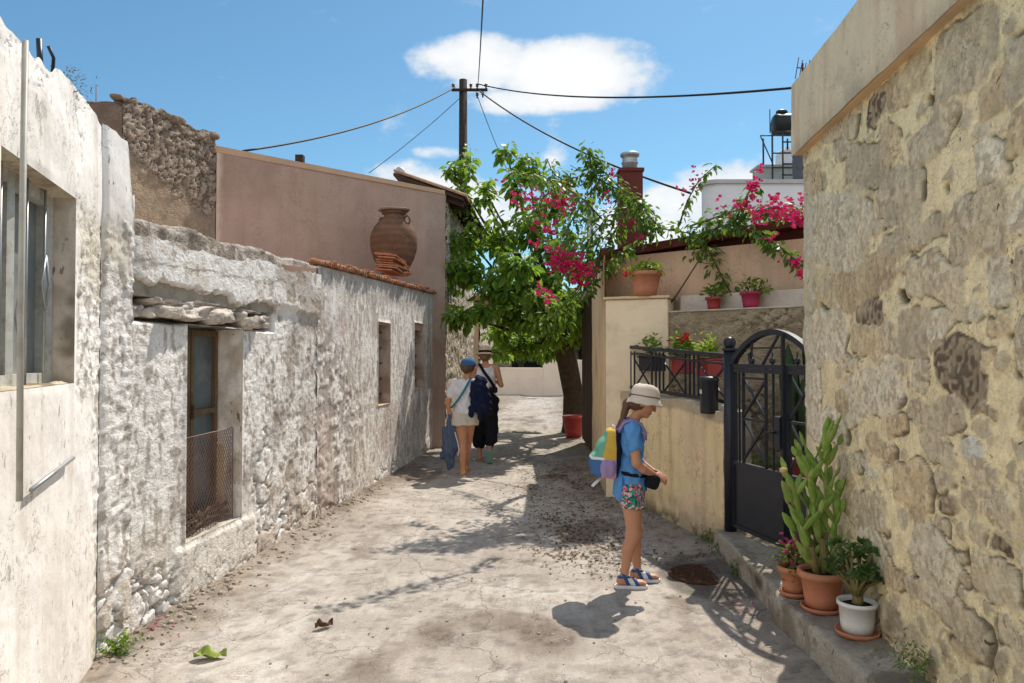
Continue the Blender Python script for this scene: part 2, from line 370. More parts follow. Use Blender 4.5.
# ------------------------------------------------------------------ continuous bodies: smooth-union distance field, meshed by surface nets
class Field:
    def __init__(s,lo,hi,h):
        s.lo=np.array(lo,float); s.h=h; s.n=np.ceil((np.array(hi,float)-s.lo)/h).astype(int)+1
        s.F=np.full(s.n,1.0,dtype=np.float32)
    def _blk(s,lo,hi):
        a=np.clip(np.floor((np.array(lo)-s.lo)/s.h).astype(int),0,s.n); b=np.clip(np.ceil((np.array(hi)-s.lo)/s.h).astype(int)+1,0,s.n)
        sl=tuple(slice(x,y) for x,y in zip(a,b))
        g=np.meshgrid(*[s.lo[i]+np.arange(a[i],b[i])*s.h for i in range(3)],indexing='ij')
        return sl,g
    def _join(s,sl,d,k,sub):
        A=s.F[sl]
        if A.size==0: return
        if sub:
            d=-d; h=np.maximum(k-np.abs(A-d),0)/k; s.F[sl]=np.maximum(A,d)+h*h*k/4
        else:
            h=np.maximum(k-np.abs(A-d),0)/k; s.F[sl]=np.minimum(A,d)-h*h*k/4
    def cone(s,a,b,r1,r2,k=.02,sub=False,flat=None):
        a=np.array(a,float);b=np.array(b,float);m=max(r1,r2)+k+s.h*3
        sl,(x,y,z)=s._blk(np.minimum(a,b)-m,np.maximum(a,b)+m)
        ab=b-a; L=ab@ab+1e-9
        t=np.clip(((x-a[0])*ab[0]+(y-a[1])*ab[1]+(z-a[2])*ab[2])/L,0,1)
        d=np.sqrt((x-a[0]-t*ab[0])**2+(y-a[1]-t*ab[1])**2+(z-a[2]-t*ab[2])**2)-(r1+(r2-r1)*t)
        s._join(sl,d,k,sub)
    def ell(s,c,r,rot=None,k=.02,sub=False):
        c=np.array(c,float);r=np.array(r,float);m=max(r)+k+s.h*3
        sl,(x,y,z)=s._blk(c-m,c+m)
        x=x-c[0];y=y-c[1];z=z-c[2]
        if rot is not None:
            Rm=np.array(rot.transposed()); x,y,z=[Rm[i,0]*x+Rm[i,1]*y+Rm[i,2]*z for i in range(3)]
        k0=np.sqrt((x/r[0])**2+(y/r[1])**2+(z/r[2])**2)+1e-9
        k1=np.sqrt((x/r[0]**2)**2+(y/r[1]**2)**2+(z/r[2]**2)**2)+1e-9
        s._join(sl,k0*(k0-1)/k1,k,sub)
    def rbox(s,c,hs,rad,rot=None,k=.01,sub=False):
        c=np.array(c,float);hs=np.array(hs,float);m=np.linalg.norm(hs)+k+s.h*3
        sl,(x,y,z)=s._blk(c-m,c+m); x=x-c[0];y=y-c[1];z=z-c[2]
        if rot is not None:
            Rm=np.array(rot.transposed()); x,y,z=[Rm[i,0]*x+Rm[i,1]*y+Rm[i,2]*z for i in range(3)]
        q=[np.abs(v)-(hh-rad) for v,hh in zip((x,y,z),hs)]
        d=np.sqrt(sum(np.maximum(v,0)**2 for v in q))+np.minimum(np.maximum(np.maximum(q[0],q[1]),q[2]),0)-rad
        s._join(sl,d,k,sub)
    def play(s,prims,off=0.0):
        for p in prims:
            kind,args,kw=p
            if kind=='cone': s.cone(args[0],args[1],args[2]+off,args[3]+off,**kw)
            elif kind=='ell': s.ell(args[0],np.array(args[1])+off,**kw)
            else: s.rbox(args[0],np.array(args[1])+off,args[2]+off,**kw)
    def grids(s): return np.meshgrid(*[(s.lo[i]+np.arange(s.n[i])*s.h).astype(np.float32) for i in range(3)],indexing='ij')
    def clip(s,n,d,wob=None):
        """keep where n.p < d"""
        x,y,z=s.grids(); v=n[0]*x+n[1]*y+n[2]*z-d
        if wob is not None: v=v+wob(x,y,z)
        s.F=np.maximum(s.F,v)
    def fold(s,fn):
        x,y,z=s.grids(); m=np.abs(s.F)<.03
        s.F[m]+=fn(x[m],y[m],z[m]).astype(np.float32)
    def mesh(s):
        Fl=s.F; ins=Fl<0; c=np.zeros(tuple(np.array(Fl.shape)-1),np.int8)
        for a in (0,1):
            for b in (0,1):
                for d in (0,1):
                    c+=ins[a:a+c.shape[0],b:b+c.shape[1],d:d+c.shape[2]]
        act=(c>0)&(c<8); I=np.argwhere(act); idx=-np.ones(c.shape,np.int64); idx[act]=np.arange(len(I))
        acc=np.zeros((len(I),3)); cnt=np.zeros(len(I))
        C=[(a,b,d) for a in (0,1) for b in (0,1) for d in (0,1)]
        for p in C:
            for ax in range(3):
                if p[ax]: continue
                q=list(p); q[ax]=1
                fa=Fl[I[:,0]+p[0],I[:,1]+p[1],I[:,2]+p[2]]; fb=Fl[I[:,0]+q[0],I[:,1]+q[1],I[:,2]+q[2]]
                m=(fa<0)!=(fb<0); t=fa[m]/(fa[m]-fb[m])
                pos=np.array(p,float)[None,:].repeat(m.sum(),0); pos[:,ax]=t
                acc[m]+=pos; cnt[m]+=1
        V=(I+acc/cnt[:,None])*s.h+s.lo
        Q=[]
        for ax in range(3):
            sl0=[slice(1,-1)]*3; sl1=[slice(1,-1)]*3
            sl0[ax]=slice(0,-1); sl1[ax]=slice(1,None)
            A=ins[tuple(sl0)]; B=ins[tuple(sl1)]; e=np.argwhere(A!=B); 
            o=np.ones(3,int); o[ax]=0; e0=e+o; sg=A[A!=B]
            u,v=[i for i in range(3) if i!=ax]
            def cell(du,dv):
                k=e0.copy(); k[:,u]+=du; k[:,v]+=dv; return idx[k[:,0],k[:,1],k[:,2]]
            q=np.stack([cell(-1,-1),cell(0,-1),cell(0,0),cell(-1,0)],-1)
            fl=sg if ax!=1 else ~sg
            q=np.where(fl[:,None],q,q[:,::-1]); Q.append(q)
        Q=np.concatenate(Q); Q=Q[(Q>=0).all(1)]
        return V,Q
def C_(a,b,r1,r2,k=.02,**kw): return ('cone',(a,b,r1,r2),dict(k=k,**kw))
def E_(c,r,k=.02,**kw): return ('ell',(c,r),dict(k=k,**kw))
def B_(c,h,rad,k=.01,**kw): return ('box',(c,h,rad),dict(k=k,**kw))
def sdf_obj(name,prims,lo,hi,h,mats,parent,off=0,clips=(),fold=None,matfn=None,keep=None,smooth_it=1):
    f=Field(lo,hi,h); f.play(prims,off)
    if fold: f.fold(fold)
    for cl in clips: f.clip(*cl)
    V,Q=f.mesh()
    for _ in range(smooth_it):     # light Laplacian smoothing
        a=np.zeros_like(V); n=np.zeros(len(V))
        for i in range(4):
            np.add.at(a,Q[:,i],V[Q[:,(i+1)%4]]); np.add.at(n,Q[:,i],1)
            np.add.at(a,Q[:,(i+1)%4],V[Q[:,i]]); np.add.at(n,Q[:,(i+1)%4],1)
        V=V*.6+.4*a/np.maximum(n,1)[:,None]
    mi=None
    if matfn is not None: mi=matfn(V[Q].mean(1)).astype(int)
    if not isinstance(mats,(list,tuple)): mats=[mats]
    return npmesh(name,V,Q,parent,mats,True,None,mi)
def hand(wrist,dirv,palmn,side,scale,curl=.5,spread=.12,k=.006):
    """palm, four fingers and a thumb leaving the side of the palm. side=+1/-1: thumb side along cross(dir,palmn)"""
    w=Vector(wrist); d=Vector(dirv).normalized(); n=Vector(palmn); n=(n-d*n.dot(d)).normalized(); t=d.cross(n)*side
    L=scale; pr=[]
    pc=w+d*L*.28
    ax=Matrix((t,n,d)).transposed()
    pr.append(('ell',(tuple(pc),(L*.25,L*.10,L*.30)),dict(k=.012,rot=ax)))
    lens=[.40,.45,.42,.33]; 
    for i in range(4):
        o=(1.5-i)/1.5
        b=w+d*L*(.48-.03*abs(o))+t*(o*L*.17)
        dd=(d+t*o*spread).normalized(); p=b; ln=lens[i]*L; r=L*.052; a=0
        for j,fr in enumerate((.45,.32,.23)):
            a+=curl*(.5+.35*j); v=(dd*math.cos(a)+n*math.sin(a)).normalized(); q=p+v*ln*fr
            pr.append(C_(tuple(p),tuple(q),r,r*.9,k if j else .01)); p=q; r*=.9
    b=w+d*L*.16+t*L*.14; v=(d*.62+t*.62+n*.25).normalized(); q=b+v*L*.26; pr.append(C_(tuple(b),tuple(q),L*.075,L*.062,.012))
    v2=(d*.9+t*.2+n*.4).normalized(); pr.append(C_(tuple(q),tuple(q+v2*L*.2),L*.06,L*.048,k))
    return pr
# ------------------------------------------------------------------ materials
m_lime=M_col('whitewashed_rubble',60,.08,.5,.005,.95,10,.05,.6,.6,.6,relief=.45,peel=(10,.63,(.50,.42,.33),1.3,.7),pits=.5)
m_limeB=M_col('peeling_limewash',60,.08,.5,.0045,.95,10,.06,.55,.4,.5,relief=.45,peel=(8,.575,(.52,.42,.35),.45,.65),pits=.4,streak=.4)
m_plaster=M_col('limewashed_plaster',60,.08,.4,.004,.95,5,.07,.95,.38,.8,(.20,.16,.12),34,peel=(4.5,.66,(.55,.48,.38),.5,.55),pits=.25,streak=.35)
m_stonewall=M_col('pointed_stone',60,.20,.6,.0045,.9,14,.12,.55,1,.8,(.12,.09,.065),34,relief=.35,pits=.85)
m_rubble=M_col('dry_rubble',60,.25,.8,.008,.95,10,.2,.4,1,.3,relief=.7,pits=.6)
m_ground=M_groundmat(); m_kerb=M_col('kerb_concrete',80,.22,.6,.005,.93,6,.1,.6,1,.6,relief=.5,peel=(6,.56,(.26,.22,.17),1,.6),pits=.5)
m_render_pink=M_plain('pink_render',(.52,.33,.25),.9,0,.06,2.5,.25,40,.004,.1,(.36,.25,.2),.9,.35)
m_render_cream=M_plain('cream_render',(.68,.49,.29),.9,0,.08,3,.3,50,.003,.12,(.36,.29,.2),2.2,.5)
m_render_peach=M_plain('peach_render',(.60,.40,.26),.9,0,.06,2,.25,40,.003,.12,(.40,.28,.2),1.2,.45)
m_white_paint=M_plain('white_render',(.78,.77,.78),.85,0,.05,3,.2,30,.003,.12,(.6,.58,.55),1.5,.3)
m_concrete=M_plain('weathered_concrete',(.44,.39,.32),.95,0,.2,8,.7,60,.008,.1,(.14,.12,.09),4,.7)
m_black_metal=M_plain('black_painted_iron',(.014,.017,.026),.42,.0,.25,12,.15,90,.001,.4,(.03,.028,.027),9,.3)
m_dark_red=M_plain('dark_red_paint',(.14,.035,.026),.8,0,.2,5,.3,50,.004,.2,(.09,.03,.02),4,.5)
m_wood_grey=M_plain('weathered_wood',(.26,.20,.14),.85,0,.3,14,.5,80,.004,.15,(.1,.075,.05),6,.6)
m_wood_brown=M_plain('old_brown_door_wood',(.17,.115,.065),.75,0,.3,10,.4,60,.003,.2,(.07,.04,.025),5,.6)
m_wood_dark=M_plain('dark_stained_wood',(.055,.028,.02),.7,0,.3,12,.4,60,.003,.2)
m_pole=M_plain('creosoted_pole',(.045,.035,.028),.85,0,.3,12,.5,60,.004,.1)
m_wire=M_plain('cable_rubber',(.012,.012,.014),.6)
m_galv=M_plain('galvanised_metal',(.42,.43,.44),.45,.7,.15,14,.1,60,.001,.5,(.2,.16,.12),8,.3)
m_terracotta=M_plain('terracotta',(.52,.20,.11),.75,0,.15,16,.25,80,.002,.25,(.30,.2,.13),9,.4)
m_pot_red=M_plain('red_plastic_pot',(.36,.045,.04),.5,0,.12,10,0,60,.002,.4,(.2,.05,.04),8,.4)
m_pot_white=M_plain('white_plastic_pot',(.74,.72,.68),.4,0,.05,10,0,60,.002,.4,(.45,.38,.28),7,.35)
m_pot_black=M_plain('dark_plastic_planter',(.03,.03,.035),.5)
m_soil=M_plain('potting_soil',(.035,.022,.014),1,0,.5,40,1,60,.01,.05)
m_tile=M_plain('clay_roof_tile',(.42,.17,.085),.9,0,.35,18,.5,60,.004,.1,(.25,.2,.14),12,.7)
m_tile_old=M_plain('aged_clay_tile',(.40,.24,.15),.92,0,.3,14,.5,60,.004,.1,(.12,.09,.065),7,.8)
m_rust=M_plain('rusty_iron',(.10,.05,.03),.85,.3,.4,25,.6,80,.002,.2)
m_glass_dark=M_plain('dark_window_glass',(.03,.04,.045),.12,0,.2,3,0,60,.002,.6)
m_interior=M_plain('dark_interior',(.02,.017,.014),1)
m_bark=M_plain('mulberry_bark',(.075,.058,.042),.95,0,.35,14,.9,40,.02,.1,(.05,.04,.03),9,.6)
m_branch=M_plain('vine_bark',(.12,.09,.055),.9,0,.3,30,.5,60,.004,.1)
m_leaf_tree=M_leaf('mulberry_leaf',(.045,.10,.013),(.19,.31,.035),.46)
m_leaf_dark=M_leaf('bougainvillea_leaf',(.03,.08,.015),(.09,.17,.03),.35)
m_leaf_pale=M_leaf('succulent_leaf',(.06,.13,.03),(.16,.22,.05),.2)
m_leaf_jade=M_leaf('jade_leaf',(.035,.08,.022),(.09,.15,.035),.1,.35)
m_leaf_yel=M_leaf('yellow_green_leaf',(.16,.24,.03),(.36,.4,.05),.35)
m_bract=M_leaf('magenta_bract',(.50,.012,.10),(.75,.03,.17),.35,.6)
m_petal=M_leaf('pink_petal',(.55,.03,.16),(.75,.12,.35),.35,.6)
m_petal_red=M_leaf('red_petal',(.6,.02,.03),(.7,.05,.06),.3,.6)
for mm in (m_bract,m_petal,m_petal_red):
    for nd in mm.node_tree.nodes:
        if nd.type=='MIX': nd.inputs[0].default_value = nd.inputs[0].default_value if nd.inputs[0].is_linked else .0
m_litter=M_leaf('dry_leaf_litter',(.055,.025,.014),(.20,.11,.05),.1,.8)
m_cactus=M_plain('cactus_green',(.19,.30,.05),.5,0,.30,22,.5,45,.004,.3,(.34,.30,.12),16,.75)
m_cactus_stem=M_plain('cactus_woody_stem',(.20,.15,.07),.85,0,.3,20,.5,60,.004,.1,(.15,.2,.05),9,.6)
m_skin=M_plain('tanned_skin',(.52,.25,.145),.5,0,.06,6,0,60,.001,.35)
m_skin.node_tree.nodes['Principled BSDF'].inputs['Subsurface Weight'].default_value=.08
m_skin.node_tree.nodes['Principled BSDF'].inputs['Subsurface Radius'].default_value=(.02,.008,.004)
m_lip=M_plain('lips',(.38,.10,.08),.5)
m_eye=M_plain('eye_white',(.7,.68,.65),.25)
m_iris=M_plain('dark_iris',(.03,.015,.01),.2)
def fabric(name,col,rough=.9,var=.10): return M_plain(name,col,rough,0,var,7,.4,140,.002,.12)
m_blue_shirt=fabric('blue_cotton',(.11,.29,.60))
m_navy=fabric('navy_cloth',(.012,.017,.045)); m_white_cloth=fabric('white_cotton',(.72,.70,.72)); m_black_cloth=fabric('black_cloth',(.014,.014,.018))
m_denim=fabric('grey_blue_denim',(.09,.125,.19)); m_beige=fabric('beige_linen',(.60,.55,.47)); m_hat=fabric('cream_cotton_hat',(.66,.56,.46))
m_straw=M_plain('woven_straw',(.60,.46,.30),.85,0,.2,60,.7,120,.003,.1)
m_cap=fabric('blue_cap_cloth',(.05,.13,.27)); m_yellow=fabric('yellow_nylon',(.62,.40,.07)); m_green=fabric('mint_green_nylon',(.15,.38,.27)); m_purple=fabric('purple_nylon',(.33,.24,.44)); m_blue_ny=fabric('blue_nylon',(.06,.14,.32)); m_pink_ny=fabric('pink_nylon',(.62,.30,.38))
m_teal=fabric('teal_strap',(.03,.20,.22)); m_mint=M_plain('mint_rubber_sole',(.22,.42,.33),.7); m_sole=M_plain('shoe_sole',(.45,.40,.34),.8); m_sandal=M_plain('white_sandal',(.7,.7,.72),.5); m_sandal_blue=M_plain('blue_sandal_strap',(.03,.08,.24),.5)
m_hair=M_plain('dark_brown_hair',(.12,.055,.025),.5,0,.35,50,.6,120,.004,.4)
def floral():
    t=NT('floral_print'); v=t.n('TexVoronoi',feature='F1'); v.inputs['Scale'].default_value=75; t.put(v.inputs['Vector'],t.coord())
    c=t.ramp(v.outputs['Color'],[(0,(.02,.20,.14)),(.30,(.04,.30,.25)),(.42,(.62,.10,.20)),(.58,(.70,.45,.42)),(.72,(.02,.10,.10)),(.86,(.60,.20,.10))],'CONSTANT')
    return t.bsdf(c,.9,0,None,.1)
m_floral=floral()
def jarmat():
    t=NT('pithos_clay'); g=t.coord('Object'); w=t.n('TexWave',wave_type='BANDS',bands_direction='Z'); w.inputs['Scale'].default_value=3.2; w.inputs['Distortion'].default_value=1.2; w.inputs['Detail'].default_value=3; t.put(w.inputs['Vector'],g)
    c=t.mix(t.ramp(t.noise(4,6,.65),[(.35,0),(.7,1)]),(.24,.12,.07),(.13,.07,.045)); c=t.mix(t.math('MULTIPLY',w.outputs['Fac'],.35),c,(.08,.045,.03))
    c=t.mix(t.ramp(t.noise(9,5,.7),[(.6,0),(.72,.5)]),c,(.38,.30,.22))
    return t.bsdf(c,.85,0,t.bump(t.noise(50,5,.6),.4,.004),.2)
m_jar=jarmat()
def meshmat():
    """chicken-wire is modelled as real wires; this is only their metal"""
    return M_plain('rusty_wire',(.30,.19,.16),.7,.5,.3,30)
m_net=meshmat()
def tubglass(): return M_plain('old_grey_glass',(.10,.14,.15),.25,0,.3,4,0,60,.002,.5,(.3,.28,.24),3,.5)
m_oldglass=tubglass()
# ------------------------------------------------------------------ camera, sun, sky
cam=bpy.data.cameras.new('camera'); co=bpy.data.objects.new('camera',cam); COL.objects.link(co); S.camera=co
cam.sensor_width=36; cam.lens=F/1024*36; cam.clip_start=.05; cam.clip_end=2000
co.location=(0,0,CAMZ); co.rotation_euler=(math.pi/2+PITCH,0,0)
SUN=Vector((.336,.65,1.0)).normalized()
ld=bpy.data.lights.new('sun','SUN'); ld.energy=5.0; ld.angle=R(.55); ld.color=(1,.93,.82)
lo_=bpy.data.objects.new('sun',ld); COL.objects.link(lo_); lo_.rotation_euler=SUN.to_track_quat('Z','Y').to_euler(); lo_.location=(6,12,20)
W=bpy.data.worlds.new('World'); S.world=W; W.use_nodes=True; wt=W.node_tree; wt.nodes.clear()
def wn(t,**k):
    n=wt.nodes.new('ShaderNode'+t)
    for a,b in k.items(): setattr(n,a,b)
    return n
def wm(op,a,b=None,clamp=False):
    m=wn('Math',operation=op,use_clamp=clamp)
    for s_,v in zip(m.inputs,(a,b)):
        if v is None: continue
        if isinstance(v,(int,float)): s_.default_value=v
        else: wt.links.new(v,s_)
    return m.outputs[0]
sky=wn('TexSky',sky_type='NISHITA',sun_disc=False); sky.sun_elevation=math.asin(SUN.z); sky.sun_rotation=math.atan2(SUN.x,SUN.y); sky.altitude=300; sky.air_density=1.0; sky.dust_density=.6; sky.ozone_density=1.6
tc=wn('TexCoord'); sp=wn('SeparateXYZ'); wt.links.new(tc.outputs['Generated'],sp.inputs[0])
az=wm('ARCTAN2',sp.outputs[0],sp.outputs[1]); el=wm('ARCSINE',sp.outputs[2])
def wnoise(scale,detail,rough,sz=1.0):
    mp=wn('Mapping'); wt.links.new(tc.outputs['Generated'],mp.inputs[0]); mp.inputs['Scale'].default_value=(1,1,sz)
    n=wn('TexNoise'); n.inputs['Scale'].default_value=scale; n.inputs['Detail'].default_value=detail; n.inputs['Roughness'].default_value=rough; wt.links.new(mp.outputs[0],n.inputs[0]); return n.outputs[0]
n1=wnoise(11,9,.60,1.5); n2=wnoise(3.2,4,.5,1.8)
CL=[(575,72,92,38,1.9),(478,62,74,28,1.6),(545,98,80,16,1.2),(440,152,26,7,.55),(425,200,75,36,1.05),(395,174,50,16,.8),(500,212,85,30,.9),(738,200,80,42,1.7),(690,205,70,28,1.2),(640,225,80,34,1.1),(790,190,60,30,.8),(556,140,14,26,.32),
    (-700,150,200,60,1),(1500,120,180,50,1)]
tot=None
FILL_CLOUDS=[(math.pi,R(38),.95,.30,1.5),(math.pi-1.25,R(24),.55,.22,1.3),(-math.pi+.95,R(30),.6,.26,1.4),(-1.62,R(34),.40,.26,1.2),(math.pi,R(12),1.5,.12,1.2),(2.0,R(58),.7,.22,1.2),(-2.2,R(62),.8,.2,1.2)]  # unseen clouds added behind and beside the camera to raise fill light
for it in [('p',)+c for c in CL]+[('d',)+c for c in FILL_CLOUDS]:
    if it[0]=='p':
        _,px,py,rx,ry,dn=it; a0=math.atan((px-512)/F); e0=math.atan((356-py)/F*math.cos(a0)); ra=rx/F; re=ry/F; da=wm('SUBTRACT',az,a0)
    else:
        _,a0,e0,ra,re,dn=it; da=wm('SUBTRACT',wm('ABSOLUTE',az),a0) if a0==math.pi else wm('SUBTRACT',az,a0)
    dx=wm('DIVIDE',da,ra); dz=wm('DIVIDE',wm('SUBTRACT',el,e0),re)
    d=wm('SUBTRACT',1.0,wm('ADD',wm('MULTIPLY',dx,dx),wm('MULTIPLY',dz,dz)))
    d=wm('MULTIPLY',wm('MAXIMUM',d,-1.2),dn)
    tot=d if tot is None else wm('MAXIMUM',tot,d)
dens=wm('ADD',tot,wm('MULTIPLY',wm('SUBTRACT',n1,.5),3.6))
mask=wm('SMOOTH_MIN',wm('MULTIPLY',wm('SUBTRACT',dens,.05),1.15,True),1.0); 
mr=wn('MapRange',interpolation_type='SMOOTHSTEP'); wt.links.new(dens,mr.inputs[0]); mr.inputs[1].default_value=.05; mr.inputs[2].default_value=1.0; mr.inputs[3].default_value=0; mr.inputs[4].default_value=.97
sh=wn('MapRange',interpolation_type='SMOOTHSTEP'); wt.links.new(wm('ADD',dens,wm('MULTIPLY',wm('SUBTRACT',n2,.5),1.5)),sh.inputs[0]); sh.inputs[1].default_value=.3; sh.inputs[2].default_value=1.7; sh.inputs[3].default_value=0; sh.inputs[4].default_value=1
fill_boost=wn('MapRange',interpolation_type='SMOOTHSTEP'); wt.links.new(sp.outputs[1],fill_boost.inputs[0]); fill_boost.inputs[1].default_value=.25; fill_boost.inputs[2].default_value=-.35; fill_boost.inputs[3].default_value=1.0; fill_boost.inputs[4].default_value=1.5  # extra brightness for the added clouds opposite the sun, more fill
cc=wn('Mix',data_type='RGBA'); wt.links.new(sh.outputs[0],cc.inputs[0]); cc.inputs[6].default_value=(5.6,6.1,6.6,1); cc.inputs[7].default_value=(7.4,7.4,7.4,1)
tint=wn('Mix',data_type='RGBA',blend_type='MULTIPLY'); tint.inputs[0].default_value=1; wt.links.new(sky.outputs[0],tint.inputs[6]); tint.inputs[7].default_value=(.60,.88,.92,1)
cm=wn('Mix',data_type='RGBA'); wt.links.new(mr.outputs[0],cm.inputs[0]); wt.links.new(tint.outputs[2],cm.inputs[6]); front=wn('VectorMath',operation='SCALE'); wt.links.new(cc.outputs[2],front.inputs[0]); wt.links.new(fill_boost.outputs[0],front.inputs[3]); wt.links.new(front.outputs[0],cm.inputs[7])
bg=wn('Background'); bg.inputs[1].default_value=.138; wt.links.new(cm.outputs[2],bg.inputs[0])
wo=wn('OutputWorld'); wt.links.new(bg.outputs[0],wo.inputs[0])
S.view_settings.view_transform='Standard'; S.view_settings.look='None'; S.view_settings.exposure=0
S.cycles.max_bounces=8; S.cycles.diffuse_bounces=4
# ------------------------------------------------------------------ plan lines
def XL(Y): return -2.54+.095*Y            # long left wall line
def XR(Y): return 1.475+.092*Y            # stone wall right
def XG(Y): return 1.75+.235*(5.95-Y)      # gate and garden wall line
def XN(Y): return -1.03-.29*Y             # near left house
# ------------------------------------------------------------------ ground
xs=np.unique(np.concatenate([[-300,-120,-50,-20,-10,-6,-4],np.arange(-3.2,3.2,.03),[4,6,10,20,50,120,300]]))
ys=np.unique(np.concatenate([[-300,-100,-30,-10,-4],np.arange(-2,2,.25),np.arange(2,9,.03),np.arange(9,16,.06),np.arange(16,34,.2),[36,40,50,70,120,300,900]]))
X,Y=np.meshgrid(xs,ys,indexing='ij')
near=sstep(60,20,np.abs(X))*sstep(60,36,Y)
z=fbm(X*.7,Y*.7,oct=3,seed=3)*.022+fbm(X*5,Y*5,oct=3,seed=4)*.0028+fbm(X*14,Y*14,oct=2,seed=5)*.0014
dl=X-np.where(Y<3.9,XN(Y),XL(Y)); dr=np.where(Y<5.95,1.62+.0*Y,np.where(Y<8.5,XG(Y),1.06+.05*(Y-8.5)))-X
z+=.05*sstep(.35,0,dl+.1*fbm(X*3,Y*3,seed=6))+.03*sstep(.3,0,dr)
z*=near
w=fbm(X*1.2,Y*1.2,oct=4,seed=11); w2=fbm(X*4,Y*4,oct=4,seed=12); w3=fbm(X*11,Y*11,oct=3,seed=13)
base=lerp((.51,.455,.40),(.44,.385,.335),sstep(-.25,.3,w+.4*w2))
# pale patches of exposed cement bottom centre, trowel sweeps
sweep=vnoise((X*.5+Y*.9+.25*w)*9,(X*.9-Y*.5)*.9,seed=15)
base=base*(1+.07*sweep)[...,None]
patch=sstep(.05,.35,fbm(X*2.1+7,Y*2.1,oct=4,seed=16)+.15*sstep(7,3.5,Y)-.12)*.5
base=lerp(base,(.62,.58,.53),patch*sstep(-.1,.2,w3+.1))
# dirt at the edges
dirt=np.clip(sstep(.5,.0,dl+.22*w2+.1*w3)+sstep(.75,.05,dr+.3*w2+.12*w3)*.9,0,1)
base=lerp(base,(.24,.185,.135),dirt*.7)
lit=sstep(.10,.42,fbm(X*1.6+3,Y*.9,oct=4,seed=18)+.45*sstep(1.3,.3,dr)*sstep(5.2,7,Y)*sstep(13,9,Y)-.12)
base=lerp(base,(.15,.105,.075),lit*.62)
# cracks
f1,f2,_=worley(X*.42+w*.35+3.1,Y*.42+w2*.12,seed=21)
crack=sstep(.022,.0,(f2-f1))*sstep(-.1,.2,w2+.1)
f1,f2,_=worley(X*1.3+w*.3,Y*1.3+w2*.15,seed=23)
crack=np.maximum(crack,sstep(.03,.0,f2-f1)*sstep(.1,.4,w+.35*lit))
base=base*1.0
# pits
pit=sstep(.28,.36,fbm(X*14,Y*14,oct=2,seed=30)); base=base*(1+.09*fbm(X*3,Y*3,oct=5,seed=33))[...,None]; base=base*(1-.25*pit)[...,None]; z-=pit*.003*near
# damp dark concrete round the drain
dd=np.hypot((X-1.45)/.45,(Y-5.35)/.60)+.35*w2; base=lerp(base,(.12,.105,.09),sstep(1.05,.75,dd)*.75)
base=lerp((.24,.21,.16),base,near)
P=np.stack([X,Y,z-.0],-1).reshape(-1,3)
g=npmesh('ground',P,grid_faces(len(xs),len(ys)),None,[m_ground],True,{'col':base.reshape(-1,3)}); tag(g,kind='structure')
g['label']='pale worn concrete lane with cracks, dust and dry leaves'
def gz(x,y):
    i=int(np.clip(np.searchsorted(xs,x),0,len(xs)-1)); j=int(np.clip(np.searchsorted(ys,y),0,len(ys)-1)); return float(z[i,j])
# ------------------------------------------------------------------ LEFT SIDE
WH=np.array((.97,.925,.88)); GR=np.array((.60,.535,.475)); BR=np.array((.36,.28,.205))
def fn_lime(rough=1.0, zexp=.45, seed=50, stain=.0, exp_s=None):
    def fn(s,z):
        w=fbm(s*2.3,z*2.3,oct=4,seed=seed); w2=fbm(s*9,z*9,oct=4,seed=seed+1); w3=fbm(s*30,z*34,oct=3,seed=seed+2)
        f1,f2,i=worley(s*4.2+w*1.1,z*7.5+w2*.8+w*.8,seed=seed+3); st=sstep(.0,.5,f2-f1)
        rid=1-2*np.abs(fbm(s*8+w2*.8,z*15+w2*.6,oct=4,seed=seed+5)); rid=np.clip(rid,0,1)**2      # thick flaky lime ridges
        rid2=1-2*np.abs(fbm(s*19+w2,z*26,oct=3,seed=seed+6))
        d=rough*(.006*st+.013*w+.005*w2+.011*rid+.006*rid2+.004*w3)-.014
        z0=zexp if not callable(zexp) else zexp(s)
        ex=sstep(.10,-.10,z-z0+.28*w+.14*w2)
        if exp_s is not None: ex=np.maximum(ex,exp_s(s,z,w,w2))
        h1,h2,k=worley(s*3.0+w*.7+w2*.15,z*6.0+w2*.3+w*.5-s*1.0,seed=seed+7); big=sstep(.015,.10,h2-h1)
        k2=worley(s*8+w*1.0,z*13+w2*.5-s*2,seed=seed+8); sm=sstep(.02,.16,k2[1]-k2[0]); useS=(k>.45)
        stone=np.where(useS,big,np.minimum(big,.30+.70*sm))
        tx=np.sin(k*91)*.5; dex=.046*stone-.050+.008*w2+.004*rid2+.005*w3+.020*(k-.5)+.012*tx*vnoise(s*7,z*9,seed=seed+20)
        d=d*(1-ex)+dex*ex
        c=WH*(1+.04*w2+.04*w3)[...,None]
        cre=sstep(.30,.0,rid)*sstep(-.1,.35,w2+.3*w3)*.55+sstep(.05,.4,-w2)*.25
        c=lerp(c,GR,np.clip(cre*.8,0,.7))
        c=lerp(c,np.array((.66,.58,.49)),sstep(.0,.45,w+stain-.1)*.5)
        spot=sstep(.26,.38,fbm(s*24,z*12,oct=2,seed=seed+12)); c=lerp(c,BR*.8,spot*.6)
        ce=lerp(WH*.97,BR*1.6,sstep(-.1,.3,w2+(k-.5)*.9)*.6)
        ce=ce*(.20+.80*np.minimum(stone*1.5,1))[...,None]
        c=lerp(c,ce,ex)
        return d,c
    return fn
nA=(XN(1.0),1.0); nB=(XN(3.86),3.86); nL=math.dist(nA,nB)
def sN(Y): return (Y-1.0)/2.86*nL
wx0,wx1,wz0,wz1=sN(2.55),sN(3.42),1.475,2.33
